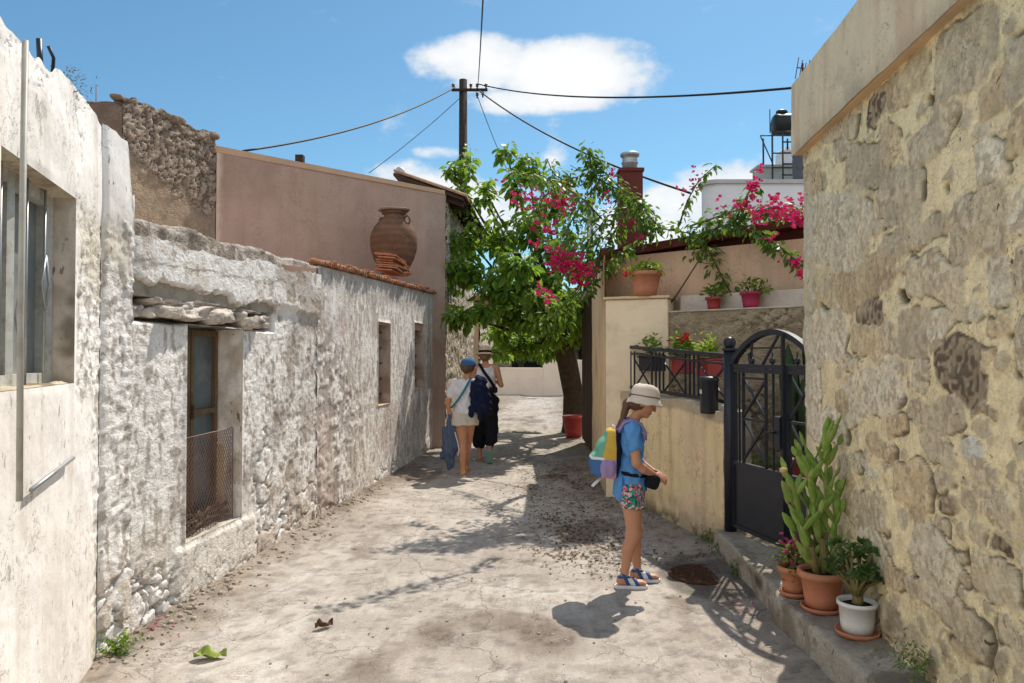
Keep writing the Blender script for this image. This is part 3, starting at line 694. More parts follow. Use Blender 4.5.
def fn_near(s,z):
    w=fbm(s*1.7,z*1.7,oct=4,seed=71); w2=fbm(s*7,z*6,oct=4,seed=72); w3=fbm(s*30,z*24,oct=2,seed=73)
    d=.014*w+.005*w2+.001*w3
    c=WH*(1.03+.03*w2+.02*w3)[...,None]
    # vertical flaking flecks
    
    c=lerp(c,GR*1.25,sstep(.0,.45,w)*.35)
    # cracks in the upper plaster
    f1,f2,_=worley(s*1.5+w*.9,z*1.7+w2*.5,seed=75); cr=sstep(.014,0,f2-f1)*sstep(1.9,2.2,z)*sstep(-.1,.1,w2+.1); d-=.01*cr; c=lerp(c,BR*.4,cr*.8)
    d2,c2=fn_lime(.8,-1,66)(s,z); r=sstep(wx1-.02,wx1+.10,s+.05*w)*sstep(2.42,2.28,z+.1*w)*sstep(1.3,1.5,z+.12*w); r=np.maximum(r,sstep(nL-.20,nL-.02,s+.12*w2)*sstep(2.42,2.28,z+.1*w))
    e_=sstep(nL,nL-.03,s) if True else 1
    return (d*(1-r)+d2*r)*np.where(s<nL,e_,1), lerp(c,lerp(c2,np.array((.62,.54,.40)),sstep(.1,.4,w)*.6),r)
# --- near house --------------------------------------------------------------
nh=thing('village_house','whitewashed plaster house at the left edge with a deep set small window','house')
nA=(XN(1.0),1.0); nB=(XN(3.86),3.86); nL=math.dist(nA,nB)
def sN(Y): return (Y-1.0)/2.86*nL
wx0,wx1,wz0,wz1=sN(2.55),sN(3.42),1.475,2.33
def rezone(o,mat,test):
    o.data.materials.append(mat); me=o.data
    for p_ in me.polygons:
        if test(p_.center): p_.material_index=1
near_wall=wall_sheet('wall',nA,nB,[0,wx0,wx1,nL],[-.1,wz0,wz1,2.62,2.86],.0115,fn_near,nh,[m_plaster],[(wx0,wx1,wz0,wz1)],ztop=lambda s:2.80+.035*vnoise(s*3,s*0,seed=9)+.015*vnoise(s*14,s*0,seed=10))
# far corner, rounded return piece in front of the lane wall
def fn_near2(s,z):
    d,c=fn_lime(.8,.30,66)(s+nL,z); d2,c2=fn_near(s+nL+.0001,z); t=sstep(1.95,2.2,z+.2*fbm(s*6,z*4,seed=5)); dd=d*(1-t)+d2*t
    return (dd+.016)*sstep(0,.03,s), lerp(c,c2,t)
cornerB=(XL(4.13)+.02,4.13)
rezone(near_wall,m_lime,lambda c: c.y>3.50 and 1.40<c.z<2.32+.06*math.sin(c.y*31))
strip=wall_sheet('wall',nB,cornerB,[0,math.dist(nB,cornerB)],[-.1,2.5,2.8],.0115,fn_near2,nh,[m_plaster],ztop=lambda s:2.80-.42*sstep(.20,.27,s)+.02*vnoise(s*12,s*0,seed=3))
rezone(strip,m_lime,lambda c: c.z<2.06+.06*math.sin(c.y*23))
b=MB(); b.prism([(nA[0]-.03,nA[1]),(nB[0]-.05,nB[1]-.02),(XL(4.1)-.05,4.10),(-5.2,4.10),(-5.2,1.0)],2.56,[2.70,2.74,2.70,2.6,2.6]); b.build('roof',m_concrete,nh)
b=MB(); b.prism([(XL(4.1)-.03,4.105),(XL(4.1)-.03,4.12),(-5.2,4.12),(-5.2,4.105)],-.1,2.70); b.build('end_wall',m_render_cream,nh)
# window reveal
dN=Vector((nB[0]-nA[0],nB[1]-nA[1],0)).normalized(); nN=Vector((dN.y,-dN.x,0)) # outward (towards lane)
def pN(s,dep,z): p=Vector((nA[0],nA[1],0))+dN*s-nN*dep; return Vector((p.x,p.y,z))
def reveal_sheet(name,o,u,v,nu,nv,parent,mats,colfn,rough=.008,seed=1,flip=False):
    a=np.linspace(0,1,nu);bb=np.linspace(0,1,nv);A,B=np.meshgrid(a,bb,indexing='ij')
    o=np.array(o);u=np.array(u);v=np.array(v);n=np.cross(u,v);n/=np.linalg.norm(n)
    lu,lv=np.linalg.norm(u),np.linalg.norm(v)
    e=np.minimum(np.minimum(A,1-A)*lu,np.minimum(B,1-B)*lv)
    d=rough*fbm(A*lu*9,B*lv*9,oct=4,seed=seed)*sstep(0,.03,e)
    P=o+A[...,None]*u+B[...,None]*v+n*d[...,None]
    w=fbm(A*lu*5,B*lv*5,oct=4,seed=seed+5)
    return npmesh(name,P.reshape(-1,3),grid_faces(nu,nv,None,flip),parent,mats,True,{'col':colfn(w).reshape(-1,3)})
cR=lambda w: lerp(np.array((.66,.57,.48)),np.array((.30,.24,.19)),sstep(-.1,.4,w))
dep=.15
wnd=MB().bar(pN(wx0-.02,dep-.02,wz0),pN(wx0-.02,dep-.02,wz1),.04,.05)
for s_ in (wx0+.40,wx1-.03): wnd.bar(pN(s_,dep-.03,wz0),pN(s_,dep-.03,wz1),.045,.05)
wnd.bar(pN(wx0,dep-.03,wz1-.025),pN(wx1,dep-.03,wz1-.025),.05,.05); wnd.bar(pN(wx0,dep-.03,wz0+.025),pN(wx1,dep-.03,wz0+.025),.05,.05)
wn_o=wnd.build('window',M_plain('pale_painted_frame',(.50,.50,.46),.7,0,.2,14,.3,60,.003,.2,(.22,.18,.13),9,.7),nh)
MB().add([pN(wx0,dep,wz0),pN(wx1,dep,wz0),pN(wx1,dep,wz1),pN(wx0,dep,wz1)],[(0,1,2,3)]).build('pane',M_plain('dusty_pale_glass',(.20,.235,.24),.3,0,.25,6,0,60,.002,.5,(.5,.46,.38),4,.6),wn_o)
# wrought bars with a diamond
gr=MB()
for s_ in (wx0+.08,wx0+.24,wx0+.52,wx1-.16): gr.tube([pN(s_,dep-.07,wz0),pN(s_,dep-.07,wz1)],.006,6)
sc_=wx1-.16; 
for k in (-1,1): gr.tube([pN(sc_,dep-.075,1.80),pN(sc_+k*.05,dep-.075,1.92),pN(sc_,dep-.075,2.04)],.006,6)
gr.build('window_bars',m_galv,wn_o)
reveal_sheet('window_reveal',pN(wx1,0,wz0),pN(wx1,dep,wz0)-pN(wx1,0,wz0),Vector((0,0,wz1-wz0)),30,80,nh,[m_plaster],cR,.012,31)
reveal_sheet('window_reveal',pN(wx0,dep,wz0),pN(wx0,0,wz0)-pN(wx0,dep,wz0),Vector((0,0,wz1-wz0)),30,80,nh,[m_plaster],cR,.012,32)
reveal_sheet('window_head',pN(wx0,0,wz1),dN*(wx1-wx0),-nN*dep,60,30,nh,[m_lime],lambda w:lerp(np.array((.62,.55,.42)),np.array((.35,.28,.2)),sstep(-.1,.4,w)),.012,33)
reveal_sheet('window_sill',pN(wx0,0,wz0+.002),-nN*dep,dN*(wx1-wx0),30,60,nh,[m_lime],lambda w:lerp(np.array((.62,.52,.38)),np.array((.30,.22,.15)),sstep(-.05,.3,w)),.02,34)
# conduit pipe with bracket
pp=MB(); a=Vector((XN(2.56)+.075,2.56,0))
pp.tube([(a.x,a.y,1.10),(a.x-.004,a.y,1.7),(a.x,a.y,2.70)],.0105,12)
pass

pp.build('drainpipe',M_plain('grey_white_pipe',(.42,.40,.35),.5,0,.15,10,0,60,.002,.3,(.25,.2,.16),9,.5),nh)
MB().tube([(XN(2.80)+.03,2.80,1.095),(XN(3.32)+.03,3.32,1.145)],.009,8).build('iron_rod',m_galv,nh)
# --- old whitewashed house (door) --------------------------------------------
oh=thing('old_house','crumbling whitewashed rubble house with a netted low doorway','house')
aA=(XL(3.9),3.9); aB=(XL(7.12),7.12); aL=math.dist(aA,aB)
def sA(Y): return (Y-3.9)/3.22*aL
d0,d1,dz0,dz1=sA(4.76),sA(5.54),.40,1.80
def exA(s,z,w,w2):
    e1=sstep(.55,.2,np.hypot((s-2.05)/.38,(z-.62)/.75)+.3*w+.2*w2)
    return e1
z_exp=lambda s: .34+.20*np.cos((s-.1)*1.7)*np.exp(-((s-.2)/1.0)**2)+.0*s-.25*np.exp(-((s-1.25)/.45)**2)
lz=(d0-.62,d1+.55)
baseA=fn_lime(.42,z_exp,80,.05,exA)
def fnA(s,z):
    d,c=baseA(s,z)
    w=fbm(s*3,z*3,oct=4,seed=91); w2=fbm(s*11,z*11,oct=3,seed=92)
    # broken plaster band over the lintel, set back
    top=sstep(1.96,2.01,z+.10*w+.03*w2)*sstep(-.1,.5,s+.3*w); d=d*(1-.55*top)+.030*top; c=lerp(c,lerp(WH*.98,np.array((.62,.53,.42)),sstep(.0,.4,w2+.3*w)*.7),top*.75)
    crk=sstep(.012,.0,np.abs(z-2.16-.05*w+.02*w2-.02*s)); c=c*(1-.6*crk*top)[...,None]
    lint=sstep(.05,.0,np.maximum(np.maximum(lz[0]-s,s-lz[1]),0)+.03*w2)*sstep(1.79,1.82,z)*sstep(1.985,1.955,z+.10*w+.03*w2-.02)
    d=d*(1-lint)-.13*lint; c=lerp(c,np.array((.10,.08,.06)),lint*.9)  # recess round the lintel coloured dark, its shadow painted in
    # browned weathering on the right hand half
    br=sstep(.0,.5,w+.5*sstep(1.9,2.7,s)-.15)*.65; c=lerp(c,np.array((.40,.33,.28)),br)
    zc=(z>.5)*(np.abs(z-1.0)<.7); mor=sstep(.15,.35,w2+.15*w)*sstep(1.7,2.3,s)*.6; c=lerp(c,BR,mor); d-=mor*.008
    # smooth plinth below the doorway
    pl=sstep(.62,.5,np.abs(s-(d0+d1)/2-.05))*sstep(.40,.36,z)*0.8; d=d*(1-pl)+(.02+.008*w)*pl; c=lerp(c,WH*np.array((.93,.9,.84)),pl*.7)
    return d,c
wall_sheet('wall',aA,aB,[0,d0,d1,aL],[-.1,dz0,dz1,2.15,2.34],.0125,fnA,oh,[m_lime],[(d0,d1,dz0,dz1)],ztop=lambda s:2.27+.03*s+.02*vnoise(s*4,s*0,seed=9)+.01*vnoise(s*17,s*0,seed=10))
dA=Vector((aB[0]-aA[0],aB[1]-aA[1],0)).normalized(); nA_=Vector((dA.y,-dA.x,0))
def pA(s,dep,z): p=Vector((aA[0],aA[1],0))+dA*s-nA_*dep; return Vector((p.x,p.y,z))
cW=lambda w: lerp(np.array((.96,.88,.80)),np.array((.70,.60,.50)),sstep(0,.4,w))
DP=.23
reveal_sheet('door_jamb',pA(d1,0,dz0),pA(d1,DP,dz0)-pA(d1,0,dz0),Vector((0,0,dz1-dz0)),30,100,oh,[m_plaster],cW,.014,41)
reveal_sheet('door_jamb',pA(d0,DP,dz0),pA(d0,0,dz0)-pA(d0,DP,dz0),Vector((0,0,dz1-dz0)),30,100,oh,[m_plaster],cW,.014,42)
reveal_sheet('door_sill',pA(d0,0,dz0+.002),-nA_*DP,dA*(d1-d0),30,50,oh,[m_lime],lambda w:lerp(np.array((.62,.55,.46)),np.array((.3,.23,.17)),sstep(-.05,.35,w)),.02,43)
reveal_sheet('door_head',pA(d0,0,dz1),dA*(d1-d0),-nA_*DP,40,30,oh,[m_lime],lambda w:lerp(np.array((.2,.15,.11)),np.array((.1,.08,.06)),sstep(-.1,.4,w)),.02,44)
# lower right jamb block and stub of broken mortar
b=MB(); 
for i,(zz,hh) in enumerate(((.47,.14),(.61,.13),(.74,.13),(.87,.12))): rock(b,pA(d1+.005,.19,zz),(.10,.07,hh+.02),300+i,0,.18,sq=.4)
b.build('jamb_stones',m_render_cream,oh)
# door of two leaves, brown, glazed
dr=MB(); q=.205
def fr(a0,a1,z0,z1,w=.038,t=.04): 
    for s_ in (a0+w/2,a1-w/2): dr.bar(pA(s_,q,z0),pA(s_,q,z1),w,t,up=nA_)
    for zz in (z0+w/2,z1-w/2,(z0*.42+z1*.58)): dr.bar(pA(a0+w,q,zz),pA(a1-w,q,zz),t,w)
fr(d0+.02,d0+.37,dz0+.0,dz1-.02); fr(d0+.385,d1-.02,dz0+.0,dz1-.02)
door=dr.build('door',m_wood_brown,oh)
MB().add([pA(d0,q+.012,dz0),pA(d1,q+.012,dz0),pA(d1,q+.012,dz1),pA(d0,q+.012,dz1)],[(0,1,2,3)]).build('pane',m_oldglass,door)
for k in (.09,): MB().bar(pA(d0+.385+k*0,q-.03,1.16),pA(d0+.385,q-.03,1.26),.02,.02).build('handle',m_rust,door)
# wire netting across the lower half: real diagonal wires
nt=MB(); s0_,s1_=d0+.0,d1-.04; zt=1.06; zb_=dz0+.0
sp_=.036
k=-int((zt-zb_)/sp_)-2
def clipseg(sa,za,sb_,zb2):
    # clip the diagonal to the netting rectangle
    t0,t1=0,1; ds=sb_-sa; dz=zb2-za
    for p_,q_ in ((-ds,sa-s0_),(ds,s1_-sa),(-dz,za-zb_),(dz,zt-za)):
        if abs(p_)<1e-9:
            if q_<0: return None
        else:
            r_=q_/p_
            if p_<0: t0=max(t0,r_)
            else: t1=min(t1,r_)
    if t0>=t1: return None
    return (sa+ds*t0,za+dz*t0,sa+ds*t1,za+dz*t1)
for i in range(-30,50):
    for sg in (1,-1):
        sa=s0_+i*sp_; L_=zt-zb_
        c_=clipseg(sa,zb_ if sg>0 else zt,sa+L_*.75,zt if sg>0 else zb_)
        if c_: nt.tube([pA(c_[0],.055+.01*math.sin(c_[0]*9),c_[1]),pA(c_[2],.055+.01*math.sin(c_[2]*9),c_[3])],.0021,4,False)
nt.tube([pA(s0_,.055,zt),pA(s1_,.055,zt+.01)],.004,5)
nt.tube([pA(s1_,.055,zb_),pA(s1_,.055,zt)],.004,5)
nt.build('wire_netting',m_net,oh)
# brushwood behind the netting
st=MB(); rs=np.random.default_rng(5)
for i in range(70):
    a0=rs.uniform(d0+.03,d1-.1); L=rs.uniform(.15,.4); zz=dz0+rs.uniform(.01,.10)
    st.tube([pA(a0,rs.uniform(.08,.19),zz),pA(min(a0+L*.8,d1-.05),rs.uniform(.08,.19),zz+rs.uniform(-.03,.08))],rs.uniform(.003,.007),5)
b_=st.build('brushwood',m_wood_grey); tag(b_,'heap of dry sticks behind the netting in the low doorway','sticks')
# lintel: split weathered logs, cracked and limewashed
def split_log(mb,A_,B_,w,h,seed,n=46,m=26):
    """irregular cleft timber / stone between two points"""
    A_=Vector(A_);B_=Vector(B_); d=(B_-A_); L=d.length; d.normalize(); up=Vector((0,0,1)); sd=d.cross(up).normalized(); up=sd.cross(d)
    u=np.linspace(0,1,n)[:,None]; v=np.linspace(0,2*math.pi,m,endpoint=False)[None,:]
    e=np.clip(np.minimum(u,1-u)*L/.05,0,1)**.5
    r=1+.65*fbm(u*L*5+seed*3.1,np.cos(v)*1.1+0*u,np.sin(v)*1.1+0*u,4,seed)+.16*fbm(u*L*9+seed,np.cos(v)*4+0*u,np.sin(v)*4+0*u,3,seed+1)-.22*sstep(.75,.95,vnoise(u*L*2+seed,np.cos(v)*5+0*u,np.sin(v)*5+0*u,seed+2))
    x=np.sign(np.cos(v))*np.abs(np.cos(v))**.7*w/2*r*e; z_=np.sign(np.sin(v))*np.abs(np.sin(v))**.7*h/2*r*e+.12*h*vnoise(u*L*4+seed,0*u+seed)
    P=np.array(A_)[None,None]+np.array(d)*(u*L)[...,None]*np.ones((1,m,1))+np.array(sd)*x[...,None]+np.array(up)*z_[...,None]
    fs=[(i*m+j,i*m+(j+1)%m,(i+1)*m+(j+1)%m,(i+1)*m+j) for i in range(n-1) for j in range(m)]+[tuple(range(m))[::-1],tuple((n-1)*m+j for j in range(m))]
    mb.add(P.reshape(-1,3).tolist(),fs,True)
m_lint=M_plain('split_limewashed_wood',(.66,.58,.50),.95,0,.35,10,1.0,45,.012,.1,(.11,.085,.07),7,.95)
b=MB()
for i,(sa,sb2,dd_,zz,ww,hh) in enumerate(((lz[0]+.02,lz[0]+.26,.05,1.865,.16,.085),(lz[0]+.20,lz[0]+.46,.03,1.845,.16,.06),(lz[0]+.28,d0+.30,.0,1.868,.20,.085),(d0+.24,d1-.22,-.01,1.862,.22,.105),(d1-.26,d1+.05,.01,1.885,.20,.08),(d1+.0,d1+.30,-.0,1.866,.22,.105),(d1+.24,lz[1]-.02,.02,1.868,.18,.10),(lz[0]+.22,d0+.02,.05,1.93,.2,.05),(d0-.05,d1-.05,.045,1.935,.2,.055),(d1-.1,d1+.4,.05,1.94,.18,.045))):
    split_log(b,pA(sa,dd_+.06,zz),pA(sb2,dd_+.06,zz+.01),ww,hh,400+i)
b.build('lintel',m_lint,oh)
# roof slab and rubble rim
b=MB(); b.prism([pA(0,.02,0)[:2],pA(aL,.02,0)[:2],pA(aL,3.2,0)[:2],pA(0,3.2,0)[:2]][::1],1.95,[2.235,2.325,2.35,2.3]); b.build('roof',m_concrete,oh)
def ridge(name,A_,B_,hw,z0,ztf,parent,mats,colfn,seed,step=.02,amp=.02):
    """low rubble rim: front face, rounded top and back face as one displaced sheet"""
    A_=np.array(A_,float);B_=np.array(B_,float); L=np.linalg.norm(B_-A_); d=(B_-A_)/L; n=np.array([d[1],-d[0]])
    u=np.arange(0,L+step,step); ph=np.concatenate([np.linspace(0,.40,16,endpoint=False),np.linspace(.40,.60,16,endpoint=False),np.linspace(.6,1,10)])
    U,PH=np.meshgrid(u,ph,indexing='ij'); zt=ztf(U)
    off=np.where(PH<.4,hw,np.where(PH<.6,hw*np.cos((PH-.4)/.2*math.pi),-hw)); zz=np.where(PH<.4,z0+(zt-.05-z0)*PH/.4,np.where(PH<.6,zt-.05+.05*np.sin((PH-.4)/.2*math.pi),z0+(zt-.05-z0)*(1-PH)/.4))
    w=fbm(U*3,PH*4,oct=4,seed=seed); w2=fbm(U*10,PH*12,oct=4,seed=seed+1); f1,f2,k=worley(U*4+w,PH*8+w2,seed=seed+2); st=sstep(0,.4,f2-f1)
    dd=amp*(w+.7*w2+.6*st-.3)
    P=np.stack([A_[0]+d[0]*U+n[0]*(off+dd*np.sign(off)),A_[1]+d[1]*U+n[1]*(off+dd*np.sign(off)),zz+dd*.9*sstep(.25,.4,PH)],-1)
    return npmesh(name,P.reshape(-1,3),grid_faces(len(u),len(ph)),parent,mats,True,{'col':colfn(w,w2,st,k).reshape(-1,3)})
rimcol=lambda w,w2,st,k: lerp(np.array((.56,.49,.42)),np.array((.24,.19,.155)),np.clip(sstep(-.15,.3,w2+.2*w)+.5*(1-st),0,1)*.8)
ridge('parapet',pA(.30,.48,0)[:2],pA(4.45,.48,0)[:2],.12,2.1,lambda u:2.475+.035*u+.025*vnoise(u*3,u*0,seed=8)+.012*vnoise(u*11,u*0,seed=9),oh,[m_rubble],rimcol,610,.02,.022)
# back wall mass so that the house is closed from the side
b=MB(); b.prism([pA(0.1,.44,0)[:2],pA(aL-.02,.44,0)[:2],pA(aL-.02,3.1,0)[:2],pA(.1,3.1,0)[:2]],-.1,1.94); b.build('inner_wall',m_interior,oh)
# --- tiled shed (unit B) ------------------------------------------------------
sh_=thing('stone_shed','long whitewashed shed with two slit windows and an orange tile edge','shed')
bA=(XL(7.10)+.012,7.10); bB=(XL(12.75),12.75); bL=math.dist(bA,bB)
def sB(Y): return (Y-7.10)/5.65*bL
w1=(sB(9.2),sB(9.78),.98,2.03); w2_=(sB(11.2),sB(11.85),1.1,2.11)
def exB(s,z,w,w2): return .0*s
baseB=fn_lime(.17,.12,120,-.05,None)
def fnB(s,z):
    d,c=baseB(s,z); w=fbm(s*1.6,z*1.6,oct=4,seed=131); w2=fbm(s*7,z*12,oct=4,seed=132)
    # dark rough weathered zone near the junction, peeling pink and tan patches
    zone=sstep(1.6,.3,s+.5*w-.3*(z<1.2))*sstep(2.2,1.6,z+.3*w); m=zone*sstep(-.15,.25,w2+.1); c=lerp(c,np.array((.30,.24,.21)),m*.7); d+=-.012*m
    pk=sstep(.1,.45,fbm(s*1.1,z*1.5,oct=4,seed=133)+.15*sstep(1.6,.6,z))*.5; c=lerp(c,np.array((.60,.45,.40)),pk)
    streak=sstep(.05,.4,fbm(s*11,z*1.4,oct=3,seed=134))*.5; c=lerp(c,np.array((.64,.56,.50)),streak)
    grey=sstep(.14,.0,2.36-z+.05*w)*0.6; c=lerp(c,np.array((.5,.46,.42)),grey)
    return d,c
wall_sheet('wall',bA,bB,[0,w1[0],w1[1],w2_[0],w2_[1],bL],[-.1,w1[2],w2_[2],w1[3],w2_[3],2.4,2.58],.0155,fnB,sh_,[m_limeB],[w1,w2_],ztop=lambda s:2.47+.033*s)
dB=Vector((bB[0]-bA[0],bB[1]-bA[1],0)).normalized(); nB_=Vector((dB.y,-dB.x,0))
def pB(s,dep,z): p=Vector((bA[0],bA[1],0))+dB*s-nB_*dep; return Vector((p.x,p.y,z))
for (s0,s1,z0,z1) in (w1,w2_):
    f=MB()
    dp=.22
    for s_ in (s0+.02,s1-.02,(s0+s1)/2): f.bar(pB(s_,dp-.03,z0),pB(s_,dp-.03,z1),.035,.04)
    for zz in (z0+.02,z1-.02): f.bar(pB(s0,dp-.035,zz),pB(s1,dp-.035,zz),.04,.04)
    fo=f.build('window',m_wood_dark,sh_)
    g_=MB(); 
    for k_ in range(5): zz=z0+(k_+.6)*(z1-z0)/5.2; g_.tube([pB(s0,dp-.10,zz),pB(s1,dp-.10,zz)],.008,6)
    g_.tube([pB((s0+s1)/2+.08,dp-.11,z0),pB((s0+s1)/2+.08,dp-.11,z1)],.008,6); g_.build('window_bars',m_rust,fo)
    MB().add([pB(s0,dp,z0),pB(s1,dp,z0),pB(s1,dp,z1),pB(s0,dp,z1)],[(0,1,2,3)]).build('pane',m_glass_dark,fo)
    cJ=lambda w: lerp(np.array((.58,.44,.36)),np.array((.40,.28,.22)),sstep(0,.4,w))
    reveal_sheet('window_reveal',pB(s1,0,z0),pB(s1,dp,z0)-pB(s1,0,z0),Vector((0,0,z1-z0)),14,50,sh_,[m_plaster],cJ,.006,61)
    reveal_sheet('window_reveal',pB(s0,dp,z0),pB(s0,0,z0)-pB(s0,dp,z0),Vector((0,0,z1-z0)),14,50,sh_,[m_plaster],cJ,.006,62)
    MB().add([pB(s0,0,z1),pB(s1,0,z1),pB(s1,dp,z1),pB(s0,dp,z1)],[(0,1,2,3)]).build('window_head',m_render_cream,sh_)
    MB().add([pB(s0,0,z0),pB(s1,0,z0),pB(s1,dp,z0),pB(s0,dp,z0)],[(3,2,1,0)]).build('window_sill',m_render_cream,sh_)
b=MB(); b.prism([pB(0,.03,0)[:2],pB(bL,.03,0)[:2],pB(bL,1.5,0)[:2],pB(0,4.0,0)[:2]],2.0,[2.44,2.61,2.86,2.95]); b.build('roof',m_render_pink,sh_)
# broken tile edge: half-round tiles laid in mortar along the eave
tl=MB(); n=62
for i in range(n):
    s_=.05+(i+.5)*(bL-.05)/n; zz=2.475+.033*s_; rs_=rs.uniform(.85,1.1)
    r_=.050; L=rs.uniform(.16,.30); k0=pB(s_,-.06*rs.uniform(.2,1),zz+.012+rs.uniform(-.006,.01)); k1=pB(s_,-.06+L,zz+.045+rs.uniform(-.008,.02))
    vs=[];m_=7; ax=(k1-k0).normalized(); up=nB_.cross(dB)*-1; 
    for e,(kk,rr) in enumerate(((k0,r_),(k1,r_*.85))):
        for j in range(m_):
            t=math.pi*j/(m_-1); vs.append(kk+dB*math.cos(t)*rr+Vector((0,0,1))*math.sin(t)*rr*.8)
        for j in range(m_):
            t=math.pi*j/(m_-1); vs.append(kk+dB*math.cos(t)*rr*.72+Vector((0,0,1))*(math.sin(t)*rr*.8-.012))
    fs=[(j,j+1,2*m_+j+1,2*m_+j) for j in range(m_-1)]+[(j,m_+j,m_+j+1,j+1) for j in range(m_-1)]+[(m_+j,3*m_+j,3*m_+j+1,m_+j+1) for j in range(m_-1)]
    tl.mi=0 if rs.random()<.65 else 1
    tl.add(vs,fs,False)
for i in range(60):
    s_=rs.uniform(.1,bL-.05); rock(tl,pB(s_,rs.uniform(-.03,.25),2.50+.033*s_+rs.uniform(.02,.06)),(rs.uniform(.04,.10),rs.uniform(.05,.12),rs.uniform(.02,.05)),700+i,rs.uniform(0,3),.3)
tl.build('tile_edge',[m_tile,m_tile_old],sh_)
# --- ruined stone house ---------------------------------------------------------
def fn_dry(seed,cols,sc=(3.6,7.0),depth=.05,plast=None,mort=(.20,.15,.10)):
    def fn(s,z):
        w=fbm(s*2,z*2,oct=4,seed=seed); w2=fbm(s*9,z*9,oct=3,seed=seed+1); w3=fbm(s*26,z*26,oct=3,seed=seed+2)
        f1,f2,i=worley(s*sc[0]+w*1.3+w2*.3,z*sc[1]+w2*.7+w*.7,seed=seed+3); st=sstep(.02,.13,f2-f1)
        g1,g2,j=worley(s*sc[0]*2.1+w*1.5,z*sc[1]*1.8+w2,seed=seed+4); st2=sstep(.03,.16,g2-g1)
        stn=np.where(i>.35,st,np.minimum(st,st2)); d=depth*(stn-.6)+.007*w2+.005*w3+.6*depth*(i-.5)*stn
        k=np.where(i>.35,i,j)
        c=lerp(np.array(cols[0])*.85,np.array(cols[1])*1.1,np.clip(k*1.1+.5*w2,0,1)); c=c*(1+.15*w3)[...,None]
        c=lerp(np.array(mort),c,np.clip(stn*1.2,0,1))
        if plast is not None:
            p=plast(s,z,w,w2); d=d*(1-p)+(.012*w+.006*w2+.0)*p; c=lerp(c,np.array(cols[2])*(1+.12*w2)[...,None],p)
        return d,c
    return fn
ru=thing('ruined_house','ruined brown rubble stone house with ragged wall tops, left skyline','ruin')
r0=(-4.53,8.55); r1=(-4.07,10.11); rl=math.dist(r0,r1)
plast=lambda s,z,w,w2: sstep(3.75,3.45,z+.35*w+.15*w2-.25*sstep(.9,.2,s))
rag=lambda s:4.62+.05*vnoise(s*5,s*0,seed=4)+.03*vnoise(s*15,s*0,seed=5)
wall_sheet('wall',r0,r1,[0,rl],[0,2.4,4.4,4.66],.02,fn_dry(150,((.27,.20,.145),(.50,.39,.30),(.46,.35,.24)),(7.5,13),.022,plast,(.17,.125,.09)),ru,[m_rubble],ztop=rag)
wall_sheet('wall',(-6.5,8.62),r0,[0,math.dist((-6.5,8.62),r0)],[0,2.4,4.4,4.66],.03,fn_dry(160,((.19,.13,.10),(.30,.22,.16),(.27,.185,.14)),(6,10),.03,lambda s,z,w,w2:sstep(-.6,.0,4.45-z+.3*w)*.9),ru,[m_rubble],ztop=lambda s:4.55+.06*vnoise(s*5,s*0,seed=14))
b=MB(); b.prism([(-6.5,8.66),(-4.56,8.60),(-4.12,10.1),(-6.5,11.0)],0,[4.45,4.5,4.5,4.45]); b.build('wall_core',m_rubble if False else m_concrete,ru)
b=MB(); 
for i in range(40):
    t=rs.random(); p=Vector((r0[0]+(r1[0]-r0[0])*t-rs.uniform(.02,.3),r0[1]+(r1[1]-r0[1])*t,4.60+rs.uniform(0,.04)))
    rock(b,p,(rs.uniform(.08,.2),rs.uniform(.08,.2),rs.uniform(.05,.11)),800+i,rs.uniform(0,3),.25)
for i in range(20):
    p=Vector((rs.uniform(-6,-4.6),8.68,4.53+rs.uniform(0,.04))); rock(b,p,(rs.uniform(.08,.24),.15,rs.uniform(.05,.1)),850+i,rs.uniform(0,3),.25)
b.tube([(-4.98,8.8,4.5),(-4.98,8.8,4.83)],.006,5)
b.build('loose_stones',M_plain('brown_field_stone',(.26,.19,.14),.95,0,.3,8,.8,40,.01,.1),ru)
# --- pink rendered house ----------------------------------------------------------
ph=thing('rendered_house','two storey house with a blank pink rendered side and tiled stone front','house')
p0=Vector((-4.06,10.12,0)); p1=Vector((-1.16,12.8,0)); pf=Vector((-.93,17.7,0))
def fnP(s,z):
    w=fbm(s*1.2,z*1.2,oct=4,seed=171); w2=fbm(s*6,z*6,oct=3,seed=172)
    c=lerp(np.array((.53,.36,.28)),np.array((.45,.30,.235)),sstep(-.3,.3,w))
    strip=sstep(.10,.0,s+.05*w2)*1.0; c=lerp(c,np.array((.78,.60,.46)),strip)
    edge=sstep(.02,.0,(math.dist(p0[:2],p1[:2])-.42)-s+.04*w2); f1,f2,i=worley(s*1.5,z*2.6,seed=3); c=lerp(c,lerp(np.array((.42,.29,.23)),np.array((.5,.38,.31)),i),edge*.7)
    return .006*w+.003*w2-edge*.008*sstep(.05,0,f2-f1)+.01*edge, c
m_soft=M_col('soft_render',40,.09,.4,.004,.93,4,.07,.45,.6,.8,(.22,.15,.11),30,streak=.16)
wall_sheet('side_wall',p0[:2],p1[:2],[0,(p1-p0).length],[0,2.4,4.44],.035,fnP,ph,[m_soft])
wall_sheet('front_wall',p1[:2],pf[:2],[0,.26,(pf-p1).length],[0,4.40],.03,fn_dry(180,((.50,.41,.30),(.74,.64,.50),(.6,.5,.4)),(5,8),.04,None,(.50,.41,.31)),ph,[m_rubble])
b=MB(); b.prism([(p0.x+.02,p0.y+.03),(p1.x-.03,p1.y+.02),(pf.x-.03,pf.y),(-6.5,17.7),(-6.5,10.6)],2.3,4.38); b.build('wall_core',m_render_pink,ph)
b=MB(); b.prism([(p0.x-.02,p0.y-.03),(p1.x+.0,p1.y-.03),(p1.x-.14,p1.y+.1),(p0.x-.1,p0.y+.12)],4.40,[4.49,4.47,4.46,4.48]); b.build('parapet',m_render_peach,ph)
